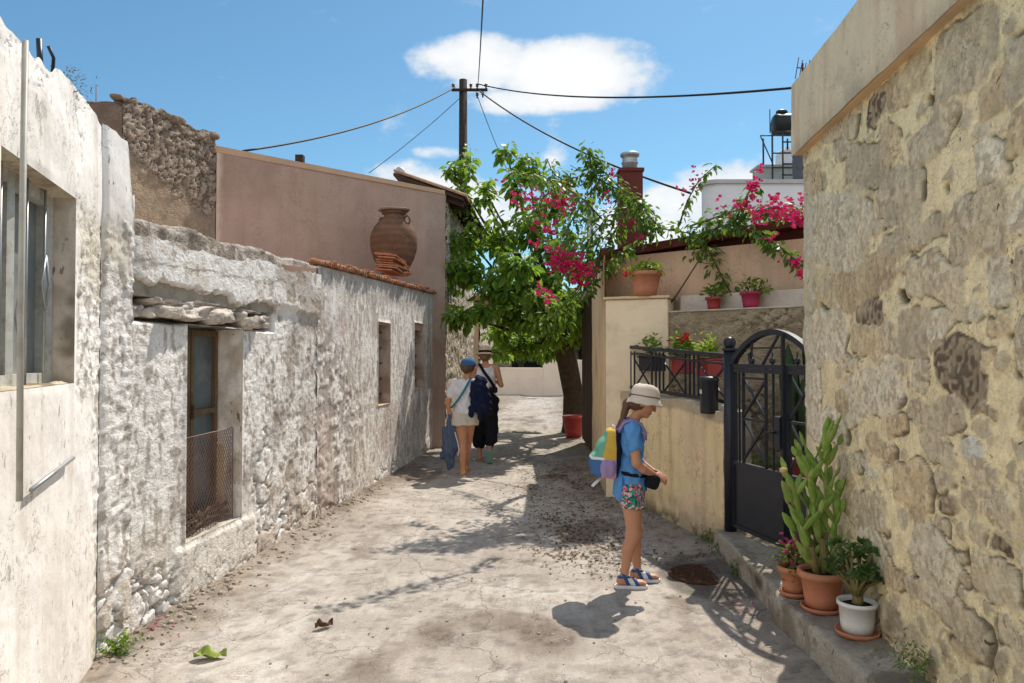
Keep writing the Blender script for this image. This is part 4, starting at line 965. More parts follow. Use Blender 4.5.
# sloping tile roof towards the lane, eave overhanging the front wall
ro=MB(); e0=Vector((p1.x+.32,p1.y-.02,4.34)); e1=Vector((pf.x+.32,pf.y+.1,4.34)); k0=Vector((p1.x-.9,p1.y-.02,4.78)); k1=Vector((pf.x-.9,pf.y+.1,4.78))
ro.add([e0,e1,k1,k0,e0-Vector((0,0,.05)),e1-Vector((0,0,.05)),k1-Vector((0,0,.05)),k0-Vector((0,0,.05))],[(0,1,2,3),(7,6,5,4),(0,4,5,1),(1,5,6,2),(2,6,7,3),(3,7,4,0)])
rf=ro.build('roof',m_wood_dark,ph)
tl=MB(); n=26
for i in range(n):
    t=(i+.5)/n; a=e0.lerp(e1,t)+Vector((.05,0,.02)); c_=k0.lerp(k1,t)+Vector((0,0,.02)); 
    vs=[];m_=6
    for kk in (a,c_):
        for j in range(m_):
            th=math.pi*j/(m_-1); vs.append(kk+Vector((0,math.cos(th)*.105,math.sin(th)*.07)))
    tl.add(vs,[(j,j+1,m_+j+1,m_+j) for j in range(m_-1)]+[tuple(range(m_))],False)
tl.build('roof_tiles',m_tile_old,rf)
for i in range(12):
    t=(i+.3)/12; a=e0.lerp(e1,t)-Vector((.0,0,.10)); c_=k0.lerp(k1,t)-Vector((0,0,.10)); MB().bar(a,a.lerp(c_,.5),.07,.09).build('rafter',m_wood_dark,rf)
vp=MB(); a=at(403,181,13.4); vp.tube([a+Vector((0,0,-.3)),a+Vector((0,0,.14)),a+Vector((-.02,0,.20)),a+Vector((-.08,0,.22)),a+Vector((-.12,0,.17)),a+Vector((-.12,0,.12))],.045,10)
vp.build('vent_pipe',m_galv,ph)
MB().box(at(300,158,11.6)+Vector((0,0,-.06)),(.12,.12,.2)).build('roof_hook',m_wood_dark,ph)
# lower stone cottage beyond
lc=thing('stone_cottage','low sunlit stone cottage further down the lane, left side','cottage')
c0=Vector((-.86,19.6,0)); c1=Vector((-.62,24,0))
wall_sheet('wall',c0[:2],c1[:2],[0,(c1-c0).length],[0,3.05],.06,fn_dry(190,((.54,.45,.33),(.78,.68,.54),(.6,.5,.4)),(4,6),.05,None,(.52,.43,.33)),lc,[m_rubble])
b=MB(); b.prism([(c0.x-.03,c0.y),(c1.x-.03,c1.y),(-5,24),(-5,19.6)],-.1,3.03); b.build('wall_core',m_render_cream,lc)
b=MB(); b.prism([(c0.x+.2,c0.y-.15),(c1.x+.2,c1.y+.15),(-5,24.15),(-5,19.45)],3.07,[3.15,3.15,3.9,3.9]); b.build('roof',m_tile_old,lc)
b=MB(); b.bar((-.80,20.5,0),(-.80,20.5,1.5),.1,.1); b.build('post',m_wood_grey,lc)
wp=thing('wooden_post','pale upright timber post leaning on the stone house front','post')
a=at(456,400,15.2); b=MB(); b.bar((a.x+.0,15.2,0),(a.x-.02,15.2,1.82),.16,.10); b.bar((a.x-.12,15.2,1.86),(a.x+.10,15.2,1.86),.12,.08); b.build('plank',m_wood_grey,wp)
# far cream boundary wall and building behind it
fw=MB(); fw.box((.30,30,.56),(1.9,.25,1.14)); fw.box((2.0,30,.72),(1.5,.26,1.46)); fw.box((4.2,30.02,.72),(2.9,.24,1.44))
o=fw.build('boundary_wall',M_plain('bright_cream_wall',(.80,.66,.53),.9,0,.06,2,.2,30,.003,.1,(.5,.4,.32),1.5,.3),bevel=.02); tag(o,'low stepped cream wall closing the end of the lane','wall')
fh=thing('far_house','distant stone house with dark window behind the low cream wall','house')
b=MB(); b.box((0,36,2.2),(9,3,4.4)); b.build('wall',M_plain('far_stone',(.36,.29,.22),.95,0,.3,3,.6,8,.03,.1),fh)
for x_ in (.75,3.2): 
    w_=MB().box((x_,34.47,1.5),(1.5,.05,1.1)).build('window',m_interior,fh)
b=MB(); b.box((0,36,4.45),(9.3,3.3,.15)); b.build('roof',m_tile_old,fh)
# ------------------------------------------------------------------ RIGHT SIDE: pointed stone wall
# stones measured on the photo as (px,py,half w,half h,kind)   k: g grey, p pale, t tan, d dark lichen, h hole, w white
ST="""969,52,30,36,g 901,86,25,18,t 883,103,14,15,d 933,134,24,19,g 869,165,20,21,g 901,200,20,26,g 980,222,28,31,g 996,97,12,16,t 996,158,17,22,p 834,230,31,34,p
845,150,10,7,g 932,92,4,5,h 946,184,3,5,h 1001,190,8,6,d 841,129,16,12,g 941,105,7,8,g 814,184,8,18,t 893,146,10,18,t 864,244,8,15,g 909,241,29,12,g 864,281,27,21,t
935,281,27,23,g 1001,278,12,24,p 869,312,14,12,d 903,296,5,6,h 827,312,5,4,h 822,338,19,23,p 866,342,16,15,t 911,336,13,23,g 890,341,6,16,g 949,321,24,10,p 961,371,25,26,d
869,395,27,24,p 920,381,8,18,g 945,415,18,16,g 985,410,12,8,d 937,341,8,7,g 812,387,7,23,p 825,426,19,14,p 917,416,10,10,g 996,326,13,10,t 934,451,13,14,g 971,448,12,10,w
980,470,14,14,g 941,484,9,7,g 909,484,18,21,t 945,504,9,7,d 966,505,9,12,g 997,505,12,14,g 939,525,6,10,g 976,535,9,10,g 931,560,21,26,p 992,583,23,21,g 913,569,4,5,h
917,588,16,11,g 959,618,25,14,g 881,444,14,10,t 869,470,9,5,w 867,511,18,18,g 895,627,20,16,g 962,643,14,7,t 905,268,9,5,t 880,225,7,9,g 946,225,7,6,t 985,130,8,9,g 918,165,8,8,g
852,365,9,7,g 843,404,9,12,t 985,360,7,12,t 900,366,6,5,g 895,426,10,8,t 848,465,12,12,g 868,545,14,16,p 890,575,10,12,t 960,575,7,9,g 955,550,8,6,g 975,490,7,4,g 1000,545,8,10,d 915,515,8,9,t 1005,640,14,12,g 850,505,9,9,t
1035,60,26,30,g 1035,130,20,22,t 1040,200,24,26,p 1035,270,18,20,g 1040,340,24,28,g 1040,420,22,22,t 1040,500,24,24,g 1040,575,20,22,p"""
stn=[]
def wY(px): return 1.475/((px-512)/F-.092)
for tok in ST.split():
    px,py,hw,hh,k=tok.split(','); px,py,hw,hh=map(float,(px,py,hw,hh))
    Y0=wY(px); stn.append((Y0, CAMZ+(356-py)*Y0/F, abs(wY(px-hw)-wY(px+hw))/2, hh*Y0/F, k))
def fn_right(s,z):
    Yw=RB[1]+(RA[1]-RB[1])*0+0*s; Yw=RA[1]+(RB[1]-RA[1])*s/RL
    w=fbm(s*2,z*2,oct=4,seed=201); w2=fbm(s*8,z*8,oct=4,seed=202); w3=fbm(s*24,z*24,oct=2,seed=203); w4=fbm(s*44,z*44,oct=1,seed=204)
    wa=fbm(s*6,z*6,oct=3,seed=212); sx=Yw+.055*wa+.012*w3*.5; sz=z+.055*fbm(s*6+9,z*6,oct=3,seed=205)+.008*w3*.5
    best=np.full(s.shape,9.); kid=np.full(s.shape,-1)
    for n_,(Y0,z0,a,b_,k) in enumerate(stn):
        rs_=np.random.default_rng(n_); th=rs_.uniform(-.30,.30); p=rs_.uniform(3.2,6.5); a*=1.13; b_*=1.13
        if k=='h': p=2; th=.4
        dx=(sx-Y0)*math.cos(th)+(sz-z0)*math.sin(th); dz=-(sx-Y0)*math.sin(th)+(sz-z0)*math.cos(th)
        q=((np.abs(dx)/a)**p+(np.abs(dz)/b_)**p)**(1/p)
        f=(q-1)*min(a,b_)
        m=f<best; best=np.where(m,f,best); kid=np.where(m,n_,kid)
    # filler chips between
    f1,f2,i=worley(s*7.5+w*.6,z*9+w2*.4,seed=206)
    fr=(.20+.24*i)-f1; fill=sstep(-.03,.03,fr)*(best>.012)*(i>.42)
    kinds=np.array([k for *_,k in stn]); kk=kinds[kid]
    inside=sstep(.004,-.006,best)
    hole=(kk=='h')*sstep(.006,-.01,best)
    rsn=np.random.default_rng(3).random(len(stn)); rn=rsn[kid]
    mort=np.array((.96,.79,.475)); 
    d=.012*w+.009*w2+.003*w3
    c=mort*(1+.10*w2+.08*w3)[...,None]
    c=lerp(c,np.array((.60,.47,.27)),sstep(0,.4,w+.4*w2)*.6)
    stc={'g':(.69,.57,.395),'p':(.88,.76,.56),'t':(.72,.55,.335),'d':(.42,.31,.215),'h':(.03,.02,.015),'w':(.74,.70,.60)}
    cs=np.zeros(s.shape+(3,))
    for key,v in stc.items(): cs[kk==key]=v
    cs=cs*(.86+.26*rn+.22*w3+.22*w2)[...,None]
    lich=sstep(-.12,.14,w3*.5+w4*.7+.25*w2)*(kk=='d'); cs=lerp(cs,np.array((.045,.03,.025)),lich*.85)
    spots=sstep(.12,.26,w3*.6+w4*.4+.25*w2)*(kk!='d'); cs=lerp(cs,np.array((.30,.22,.15)),spots*.6)
    haze=sstep(-.05,.3,fbm(s*5,z*5,oct=4,seed=209))*.42; cs=lerp(cs,mort*.9,haze*.6)   # mortar smeared over the faces
    ds=.002+.005*rn+.006*w2+.004*w3+.003*w4-.004*lich
    bulge=np.clip(-best/.10,0,1); ds=ds+.004*np.sqrt(bulge)
    d=d*(1-inside)+ (d*.5+ds)*inside
    c=lerp(c,cs,inside*.93)
    c=lerp(c,np.array((.46,.38,.27))*(1+.3*w3)[...,None]*(.8+.5*i)[...,None],fill*.75); d+=.006*fill
    edge=sstep(.009,.0,np.abs(best+.001))*sstep(-.02,.2,fbm(s*6,z*6,oct=3,seed=208)); c=c*(1-.8*edge)[...,None]; d-=.013*edge
    d=np.where(hole>.05,d-.055*hole,d); c=lerp(c,np.array((.03,.02,.014)),hole*.95)
    low=sstep(.75,.2,z+.2*w); rough=sstep(.0,.3,w2+.1)*low; c=lerp(c,np.array((.22,.17,.11)),rough*.6); d-=.014*rough*sstep(-.1,.2,w3)
    # pale plastered strip at the far corner
    cor=sstep(4.62,4.72,Yw+.05*w)*sstep(2.9,2.5,z)*.55; c=lerp(c,np.array((.68,.60,.44)),cor)
    return d,c
RA=(XR(.9),.9); RB=(XR(4.85),4.85); RL=math.dist(RA,RB)
sw=thing('stone_house','tall yellow pointed rubble stone house wall with plastered coping, right foreground','house')
wall_sheet('wall',RA,RB,[0,RL],[0.0,3.0],.0085,fn_right,sw,[m_stonewall],flip=True)
dR=Vector((RB[0]-RA[0],RB[1]-RA[1],0)).normalized(); nR=Vector((dR.y,-dR.x,0)) # pointing away from the lane
RBv=Vector((RB[0],RB[1],0))
def fn_end(s,z):
    w=fbm(s*3,z*3,oct=4,seed=221); return .01*w, lerp(np.array((.50,.40,.25)),np.array((.35,.29,.2)),sstep(-.2,.4,w))
e_=RBv+nR*1.4; wall_sheet('end_wall',(RB[0],RB[1]),(e_.x,e_.y),[0,1.4],[0,3.0],.05,fn_end,sw,[m_soft],flip=True)
b=MB(); b.prism([(RA[0]+.05,RA[1]),(RB[0]+.05,RB[1]-.03),((RBv+nR*1.35).x,(RBv+nR*1.35).y-.03),(3.6,.9)],-.1,2.99); b.build('wall_core',m_concrete,sw)
# coping band, projecting
def fn_cop(s,z):
    w=fbm(s*2,z*2,oct=4,seed=231); w2=fbm(s*10,z*6,oct=4,seed=232); st=sstep(.05,.4,fbm(s*7,z*.8,oct=3,seed=233))
    c=lerp(np.array((.80,.66,.45)),np.array((.66,.47,.32)),st*.7); c=lerp(c,np.array((.4,.34,.24)),sstep(.1,.5,w)*.4)
    lowb=sstep(.10,.0,z-2.93+.02*w2); c=c*(1-.18*lowb)[...,None]
    return .010*w+.003*w2-.05*sstep(3.36,3.44,z)*0, c
o1=RBv-nR*.065; cop=wall_sheet('coping',((Vector((RA[0],RA[1],0))-nR*.065).x,RA[1]),(o1.x,o1.y+.05),[0,RL+.05],[2.925,3.40],.02,fn_cop,sw,[m_soft],flip=True)
b=MB()
A0=Vector((RA[0],RA[1],0)); 
def pR(s,dep,z): p=A0+dR*s+nR*dep; return Vector((p.x,p.y,z))
b.prism([pR(0,-.055,0)[:2],pR(RL+.045,-.055,0)[:2],pR(RL+.045,1.4,0)[:2],pR(0,1.4,0)[:2]],2.93,3.395)
b.build('coping_core',m_render_cream,sw,bevel=.012)
# television aerial on the coping
an=thing('tv_aerial','small rusty television aerial standing on the wall coping','aerial',pR(RL-.06,-.02,3.39))
b=MB(); b.tube([(0,0,0),(.0,0,.12)],.007,6); b.tube([(-.05,-.04,.075),(.09,.04,.095)],.004,5)
for k in range(5): x=-.045+k*.03; b.tube([(x-.012,x*.5,.01),(x+.012,x*.5,.15-.012*(k%3))],.003,5)
b.build('rods',m_rust,an)
# --- raised kerb with the flower pots --------------------------------------------
ledY=np.concatenate([axis([.9,4.46,4.50,6.02],.03)]); prof=np.array([(0,0.0),(0,.5),(0.0,.92),(.015,1),(.06,1.0),(.16,1.02),(.28,1.06),(.42,1.2)])
prof=np.concatenate([[(0,-.3)],[(0,t) for t in np.linspace(0,.93,8)],[(.012,1.0)],[(t,1.0+.55*max(0,t-.12)) for t in np.linspace(.03,.46,16)]])
Vv=[];Cc=[]
for y in ledY:
    x0=1.585+.012*max(0,4.46-y)*0+ (.05*(y-4.5)/1.5 if y>4.5 else 0)- (0.03 if y<4.48 else 0)
    for (px_,t) in prof:
        Vv.append((x0+px_,y,.20*t)); Cc.append(t)
Vv=np.array(Vv); t_=np.array(Cc)
q1=fbm(Vv[:,1]*5,Vv[:,2]*5+Vv[:,0]*5,oct=4,seed=241); q2=fbm(Vv[:,1]*20,Vv[:,2]*20+Vv[:,0]*20,oct=3,seed=242)
Vv[:,0]-= .016*q1+.006*q2; Vv[:,2]+=(.010*q1+.005*q2)*(t_>.9)
cl=lerp(np.array((.46,.41,.34)),np.array((.27,.225,.175)),sstep(-.1,.35,q1)); far=sstep(4.4,4.9,Vv[:,1]); moss=sstep(-.05,.2,q1+.3*(.5-t_))*far*(t_<.98)
cl=lerp(cl,np.array((.07,.06,.035)),moss*.8); cl=lerp(cl,np.array((.42,.36,.26)),far*(t_>.9)*.5)
kb=npmesh('stone_kerb',Vv,grid_faces(len(ledY),len(prof)),None,[m_kerb],True,{'col':cl}); tag(kb,'raised mossy concrete kerb under the gate and flower pots','kerb')
# --- garden wall, gate, fence ---------------------------------------------------------
gw=thing('garden_wall','low cream rendered garden wall under the black fence','wall')
g0=Vector((XG(6.05),6.05,0)); g1=Vector((XG(8.38),8.38,0)); GL=(g1-g0).length; dG=(g1-g0).normalized(); nG=Vector((dG.y,-dG.x,0)) # into the garden
def pG(s,dep,z): p=g0+dG*s+nG*dep; return Vector((p.x,p.y,z))
topG=lambda s: 1.135+.035*s+.05*np.exp(-((s-.75)/.35)**2)-.015*np.abs(vnoise(s*6,s*0,seed=1))
def fnG(s,z):
    w=fbm(s*2,z*2,oct=4,seed=251); w2=fbm(s*8,z*8,oct=4,seed=252); w3=fbm(s*25,z*25,oct=3,seed=253)
    c=lerp(np.array((.87,.67,.38)),np.array((.80,.60,.38)),sstep(-.2,.4,w))
    c=lerp(c,np.array((.30,.25,.17)),sstep(.35,.0,z+.25*w2)*.6)           # splash dirt at the foot
    c=lerp(c,np.array((.38,.32,.24)),sstep(.07,.0,topG(s)-z+.04*w2)*.7)
    c=lerp(c,np.array((.62,.25,.16)),sstep(.06,.03,np.hypot((s-.45)/.6,z-.72)+.02*w3)*.5)
    streak=sstep(.15,.5,fbm(s*9,z*1.0,oct=3,seed=254))*.35; c=lerp(c,np.array((.45,.33,.18)),streak)
    mold=sstep(.22,.08,z+.15*w2)*sstep(.0,.3,w2+.1); c=lerp(c,np.array((.07,.065,.04)),mold*.8)
    f1,f2,_=worley(s*1.2+w*.5,z*1.2+w2*.2,seed=5); cr=sstep(.015,.0,f2-f1); c=lerp(c,np.array((.2,.15,.09)),cr*.5)
    return .012*w+.006*w2+.002*w3-.004*cr,c
wall_sheet('wall',g0[:2],g1[:2],[0,GL],[-.05,1.0,1.3],.018,fnG,gw,[m_soft],flip=True,ztop=topG)
b=MB()
n=40
for i in range(n):
    s0=GL*i/n; s1=GL*(i+1)/n
    b.add([pG(s0,-.0,float(topG(np.array(s0)))),pG(s1,-.0,float(topG(np.array(s1)))),pG(s1,.24,float(topG(np.array(s1)))+.01),pG(s0,.24,float(topG(np.array(s0)))+.01)],[(0,1,2,3)],True)
b.build('wall_top',M_plain('wall_top_plaster',(.58,.48,.34),.95,0,.2,8,.7,40,.008,.1,(.3,.24,.17),4,.5),gw)
def fnGe(s,z):
    w=fbm(s*6,z*6,oct=4,seed=261); return .01*w, lerp(np.array((.27,.25,.22)),np.array((.40,.35,.27)),sstep(-.2,.3,w))
a=pG(0,.25,0); wall_sheet('end_face',g0[:2],a[:2],[0,.25],[0,1.135],.02,fnGe,gw,[m_soft])
b=MB(); b.prism([pG(.02,.02,0)[:2],pG(.02,.25,0)[:2],pG(GL,.25,0)[:2],pG(GL,.02,0)[:2]],-.1,1.10); b.build('wall_core',m_render_cream,gw)
# fence
fe=thing('iron_fence','black iron railing with ball finials and crosses on the garden wall','fence')
z0f,z1f=1.235,1.655
def post(mb,p,za,zb,r=.045,ball=.052):
    mb.tube([(p.x,p.y,za),(p.x,p.y,zb)],r,16); mb.lathe([(r,zb),(r*1.25,zb+.004),(r*1.25,zb+.02),(r*.8,zb+.028)],(p.x,p.y,0),16); mb.sphere((p.x,p.y,zb+.028+ball*.75),ball,16,10)
p_l=pG(2.30,.10,0); b=MB(); post(b,p_l,1.18,1.66); b.build('post',m_black_metal,fe)
rails=MB()
def zr(s,z): return z+.02*s
rails.bar(pG(.06,.10,zr(0,1.60)),pG(2.28,.10,zr(2.1,1.66)),.03,.035); rails.bar(pG(.06,.10,zr(0,1.53)),pG(2.28,.10,zr(2.1,1.59)),.02,.02)
rails.bar(pG(.06,.10,zr(0,1.215)),pG(2.28,.10,zr(2.1,1.215)),.03,.03); rails.build('rail',m_black_metal,fe)
def X_panel(mb,P,s0,s1,za,zb,w=.014,mid=False):
    mb.bar(P(s0,.10,za),P(s1,.10,zb),w,w); mb.bar(P(s0,.104,zb),P(s1,.104,za),w,w)
pan=[(.12,.62),(.88,1.36),(1.64,2.10)]
for k,(a_,b__) in enumerate(pan):
    x_=MB(); X_panel(x_,pG,a_,b__,zr(a_,1.225),zr(a_,1.53)); 
    x_.bar(pG(a_,.10,zr(a_,1.22)),pG(a_,.10,zr(a_,1.61)),.018); x_.bar(pG(b__,.10,zr(b__,1.22)),pG(b__,.10,zr(b__,1.61)),.018); x_.build('cross_panel',m_black_metal,fe)
for s_ in (.71,.79,1.45,1.54,2.2): MB().bar(pG(s_,.10,zr(s_,1.22)),pG(s_,.10,zr(s_,1.61)),.018).build('bar',m_black_metal,fe)
# gate
gt=thing('iron_gate','black arched iron garden gate with crossed bars and solid lower panel','gate')
q0=Vector((XG(5.95),5.95,0)); q1=Vector((XG(4.80),4.80,0)); QL=(q1-q0).length; dQ=(q1-q0).normalized(); nQ=Vector((-dQ.y,dQ.x,0))
def pQ(s,dep,z): p=q0+dQ*s+nQ*dep; return Vector((p.x,p.y,z))
b=MB(); post(b,pQ(.0,0,0),.15,1.64,.048,.05); b.build('post',m_black_metal,gt)
b=MB(); post(b,pQ(QL,0,0),.15,1.64,.048,.05); b.build('post',m_black_metal,gt)
# arch
b=MB(); zs=1.52; zp=1.755; n=28; prev=None
s0a,s1a=.06,QL-.05
arch=lambda s: zs+.02+(zp-zs)*math.sin(math.pi*(s-s0a)/(s1a-s0a))**.75 if s0a<s<s1a else zs+.02
for i in range(n+1):
    s=s0a+(s1a-s0a)*i/n; p=pQ(s,0,arch(s))
    if prev is not None: b.bar(prev,p,.045,.04,up=(0,0,1))
    prev=p
b.bar(pQ(s0a,0,zs),pQ(s1a,0,zs),.035,.035); 
prev=None
for i in range(n+1):
    s=s0a+.05+(s1a-s0a-.10)*i/n; p=pQ(s,0,zs+.01+(zp-zs-.07)*max(0,math.sin(math.pi*i/n))**.8)
    prev=p
b.build('arch',m_black_metal,gt)
b=MB(); sm=.76
b.bar(pQ(sm-.30,0,zs),pQ(sm-.06,0,arch(sm-.1)),.016); b.bar(pQ(.30,0,zs),pQ(.34,0,arch(.34)),.014); b.bar(pQ(.22,0,1.66),pQ(sm-.05,0,1.66),.012); b.bar(pQ(.30,0,zs+.10),pQ(.33,0,zs),.03)
for s_ in (.33,.60,.90): b.sphere(pQ(s_,0,zs+.045),.024,8,6); b.tube([pQ(s_,0,zs),pQ(s_,0,zs+.11)],.006,6)
b.build('scrollwork',m_black_metal,gt)
def leaf_gate(sa,sb,nm):
    l=MB()
    for s_ in (sa,sb): l.bar(pQ(s_,0,.25),pQ(s_,0,zs),.035,.04)
    for zz in (.265,.76,zs-.035): l.bar(pQ(sa,0,zz),pQ(sb,0,zz),.035,.03)
    lo=l.build(nm,m_black_metal,gt)
    p=MB(); p.bar(pQ(sa+.02,.0,.51),pQ(sb-.02,.0,.51),.012,.49); p.build('panel',m_black_metal,lo)
    br=MB()
    wd=sb-sa
    if wd>.4:
        xs_=(sa+wd*.20,sb-wd*.34); 
        for s_ in xs_: br.bar(pQ(s_,0,.77),pQ(s_,0,zs),.020)
        for s_ in (sa+wd*.11,sb-wd*.2): br.bar(pQ(s_,0,.77),pQ(s_,0,zs),.014)
        for (za,zb) in ((.80,1.10),(1.13,1.42)):
            br.bar(pQ(xs_[0],0,za),pQ(xs_[1],0,zb),.016); br.bar(pQ(xs_[0],.008,zb),pQ(xs_[1],.008,za),.016)
        for zz in (1.115,1.43): br.bar(pQ(xs_[0],0,zz),pQ(xs_[1],0,zz),.018)
    else:
        for (za,zb) in ((.80,1.14),(1.14,1.48)):
            br.bar(pQ(sa,0,za),pQ(sb,0,zb),.016); br.bar(pQ(sa,.008,zb),pQ(sb,.008,za),.016)
        br.bar(pQ(sa,0,1.14),pQ(sb,0,1.14),.018)
    br.build('bars',m_black_metal,lo); return lo
l1=leaf_gate(.07,sm-.015,'gate_leaf'); l2=leaf_gate(sm+.03,QL-.07,'gate_leaf')
b=MB(); b.bar(pQ(sm-.035,-.03,.95),pQ(sm-.035,-.03,1.17),.07,.04,up=nQ); b.tube([pQ(sm-.05,-.05,1.06),pQ(sm-.05,-.09,1.06),pQ(sm-.12,-.09,1.05)],.008,8); b.build('lock',m_black_metal,l1)
MB().bar(pQ(sm+.01,-.025,.26),pQ(sm+.01,-.025,arch(sm)),.03,.02).build('meeting_strip',m_black_metal,l1)
# letter box
mbx=thing('letter_box','black cylindrical letter box with small pale badge on the railing','mailbox')
b=MB(); c_=pG(.22,-.01,1.265); 
b.lathe([(.001,-.15),(.070,-.15),(.075,-.14),(.075,.12),(.083,.125),(.083,.145),(.068,.16),(.001,.165)],c_,20); b.build('body',m_black_metal,mbx)
fr_=-nG; MB().bar(c_+fr_*.075+Vector((0,0,.035)),c_+fr_*.079+Vector((0,0,.035)),.035,.035).build('badge',M_plain('pale_badge',(.6,.58,.5),.4),mbx)
# --- cream house with red roof edge ---------------------------------------------------
ch=thing('garden_house','peach rendered house with dark red roof edge and brown shuttered front','house')
hA=Vector((1.16,9.15,0)); hB=Vector((3.0,7.6,0)); dH=(hB-hA).normalized(); nH=Vector((dH.y,-dH.x,0)) # right of direction: towards camera? 
if nH.y>0: nH=-nH
HL=(hB-hA).length*1.6
def pH(s,out,z): p=hA+dH*s+nH*out; return Vector((p.x,p.y,z))
def fnH(s,z):
    w=fbm(s*1.5,z*1.5,oct=4,seed=271); w2=fbm(s*7,z*4,oct=4,seed=272)
    c=lerp(np.array((.76,.50,.34)),np.array((.69,.44,.30)),sstep(-.2,.4,w)); c=lerp(c,np.array((.42,.31,.22)),sstep(.25,.0,z-2.2+.2*w2)*.35)
    c=lerp(c,np.array((.38,.28,.2)),sstep(.1,.45,fbm(s*6,z*.8,oct=3,seed=273))*.25)
    return .006*w+.002*w2,c
wall_sheet('wall',hA[:2],(hA+dH*HL)[:2],[0,HL],[0,2.81],.03,fnH,ch,[m_soft],flip=(Vector((dH.y,-dH.x,0)).dot(nH)<0))
def fnS(s,z):
    w=fbm(s*2,z*2,oct=4,seed=281); c=lerp(np.array((.82,.60,.36)),np.array((.66,.47,.30)),sstep(.1,.5,w)); c=lerp(c,np.array((.3,.24,.16)),sstep(.5,.0,z+.3*w)*.5); return .008*w,c
wall_sheet('street_wall',(1.06,8.45),(1.19,11.0),[0,2.55],[0,2.72],.04,fnS,ch,[m_soft],flip=True)
b=MB(); b.prism([(1.19,9.19),(3.05,7.63),(4.1,6.8),(6,9),(6,13.5),(1.36,13.5),(1.23,11.0)],-.1,2.74); b.build('wall_core',m_render_peach,ch)
b=MB(); b.prism([(1.06,8.44),(1.10,8.70),(1.24,11.05),(1.18,11.05)],2.70,2.76); b.build('street_coping',m_render_cream,ch)
# brown shutters further down the lane
b=MB()
for k in range(16): y=11.05+k*.152; b.bar((1.245+.018*(y-11),y+.07,.12),(1.245+.018*(y-11),y+.07,2.55),.03 if k%2 else .045,.14,up=(0,1,0))
b.build('shutter_doors',m_wood_dark,ch)
MB().box((1.27,12.25,2.63),(.12,2.5,.12)).build('lintel_beam',M_plain('pale_beam',(.5,.42,.34),.9),ch)
# dark red roof edge following the wall top, roof sheet behind
rf_=MB(); e=0
for (sa,sb,za,zb) in ((.0,HL,2.80,3.03),): 
    rf_.add([pH(sa,.05,za),pH(sb,.05,zb),pH(sb,.05,zb+.10),pH(sa,.05,za+.09),pH(sa,-.25,za),pH(sb,-.25,zb),pH(sb,-.25,zb+.13),pH(sa,-.25,za+.12)],[(0,1,2,3),(3,2,6,7),(7,6,5,4),(4,5,1,0),(0,3,7,4),(1,5,6,2)])
rf_.prism([(1.04,8.62),(1.13,8.62),(1.27,11.1),(1.16,11.1)],2.77,[2.86,2.86,2.86,2.86])
rf_.prism([(1.24,9.25),(4.15,6.9),(6,9),(6,13.5),(1.3,13.5)],2.75,[2.85,3.05,3.1,2.95,2.85])
roofo=rf_.build('roof',m_dark_red,ch)
chb=MB(); cc_=at(630,235,9.9); chb.box((cc_.x,9.9,3.38),(.30,.30,1.36)); chb.box((cc_.x,9.9,4.07),(.335,.335,.05)); cho=chb.build('chimney',m_dark_red,roofo,bevel=.008)
cp=MB(); cp.lathe([(.09,4.09),(.10,4.10),(.10,4.17),(.112,4.18),(.112,4.20),(.10,4.21),(.10,4.27),(.125,4.28),(.13,4.31),(.115,4.325),(.001,4.33)],(cc_.x,9.9,0),24); cp.build('chimney_cap',m_galv,cho)
fl=MB(); a=at(590,233,10.3); fl.tube([(a.x,a.y,2.75),(a.x,a.y,3.72)],.045,12); fl.lathe([(.045,3.70),(.075,3.73),(.075,3.76),(.02,3.82),(.001,3.82)],(a.x,a.y,0),16); fl.build('flue_pipe',m_galv,roofo)
# pedestal in front
pd=thing('gate_pier','broad cream rendered pier with flat cap carrying a flower pot','pier')
b=MB(); b.prism([(1.05,8.32),(1.70,8.05),(1.86,8.48),(1.12,8.80)],-.02,2.23); b.build('body',M_plain('pier_render',(.84,.67,.46),.9,0,.07,3,.3,40,.003,.12,(.42,.33,.22),2.0,.5),pd,bevel=.015)
b=MB(); b.prism([(1.02,8.30),(1.71,8.02),(1.89,8.50),(1.12,8.84)],2.232,2.262); b.build('cap',m_render_cream,pd,bevel=.008)
# terrace retaining wall with shelf
tw=thing('terrace_wall','rough stone terrace wall with a pale plaster shelf for flower pots','wall')
s0t=next(s_ for s_ in np.linspace(0,2,400) if pH(s_,.45,0).x/pH(s_,.45,0).y>(668-512)/F)
tA=pH(s0t,.45,0); tB=pH(HL,.45,0)
wall_sheet('wall',tA[:2],tB[:2],[0,(tB-tA).length],[.1,2.07],.02,fn_dry(290,((.34,.26,.17),(.46,.37,.25),(.44,.34,.22)),(4,9),.03,lambda s,z,w,w2:sstep(-.1,.35,w+.2)*.75,(.30,.22,.13)),tw,[m_rubble],flip=(Vector((dH.y,-dH.x,0)).dot(nH)<0))
b=MB(); b.prism([pH(s0t,.47,0)[:2],pH(HL,.47,0)[:2],pH(HL,.02,0)[:2],pH(s0t-.1,.02,0)[:2]],2.072,2.092); b.build('shelf',M_plain('shelf_plaster',(.55,.46,.36),.95,0,.2,6,.6,30,.008,.1,(.28,.22,.16),5,.6),tw,bevel=.01)
b=MB(); b.prism([pH(s0t,.16,0)[:2],pH(HL,.16,0)[:2],pH(HL,.03,0)[:2],pH(s0t-.1,.03,0)[:2]],2.095,2.28); b.build('upstand',M_plain('upstand_plaster',(.66,.56,.48),.95,0,.1,6,.4,30,.005,.1,(.36,.29,.22),4,.6),tw,bevel=.01)
b=MB(); b.prism([(1.8,5.9),(2.2,4.95),(5,4.95),(5,8.0),(1.9,8.3),(1.35,8.25)],.05,.20); yd=b.build('courtyard_floor',m_concrete); tag(yd,'raised grey courtyard floor behind the iron gate',kind='structure')
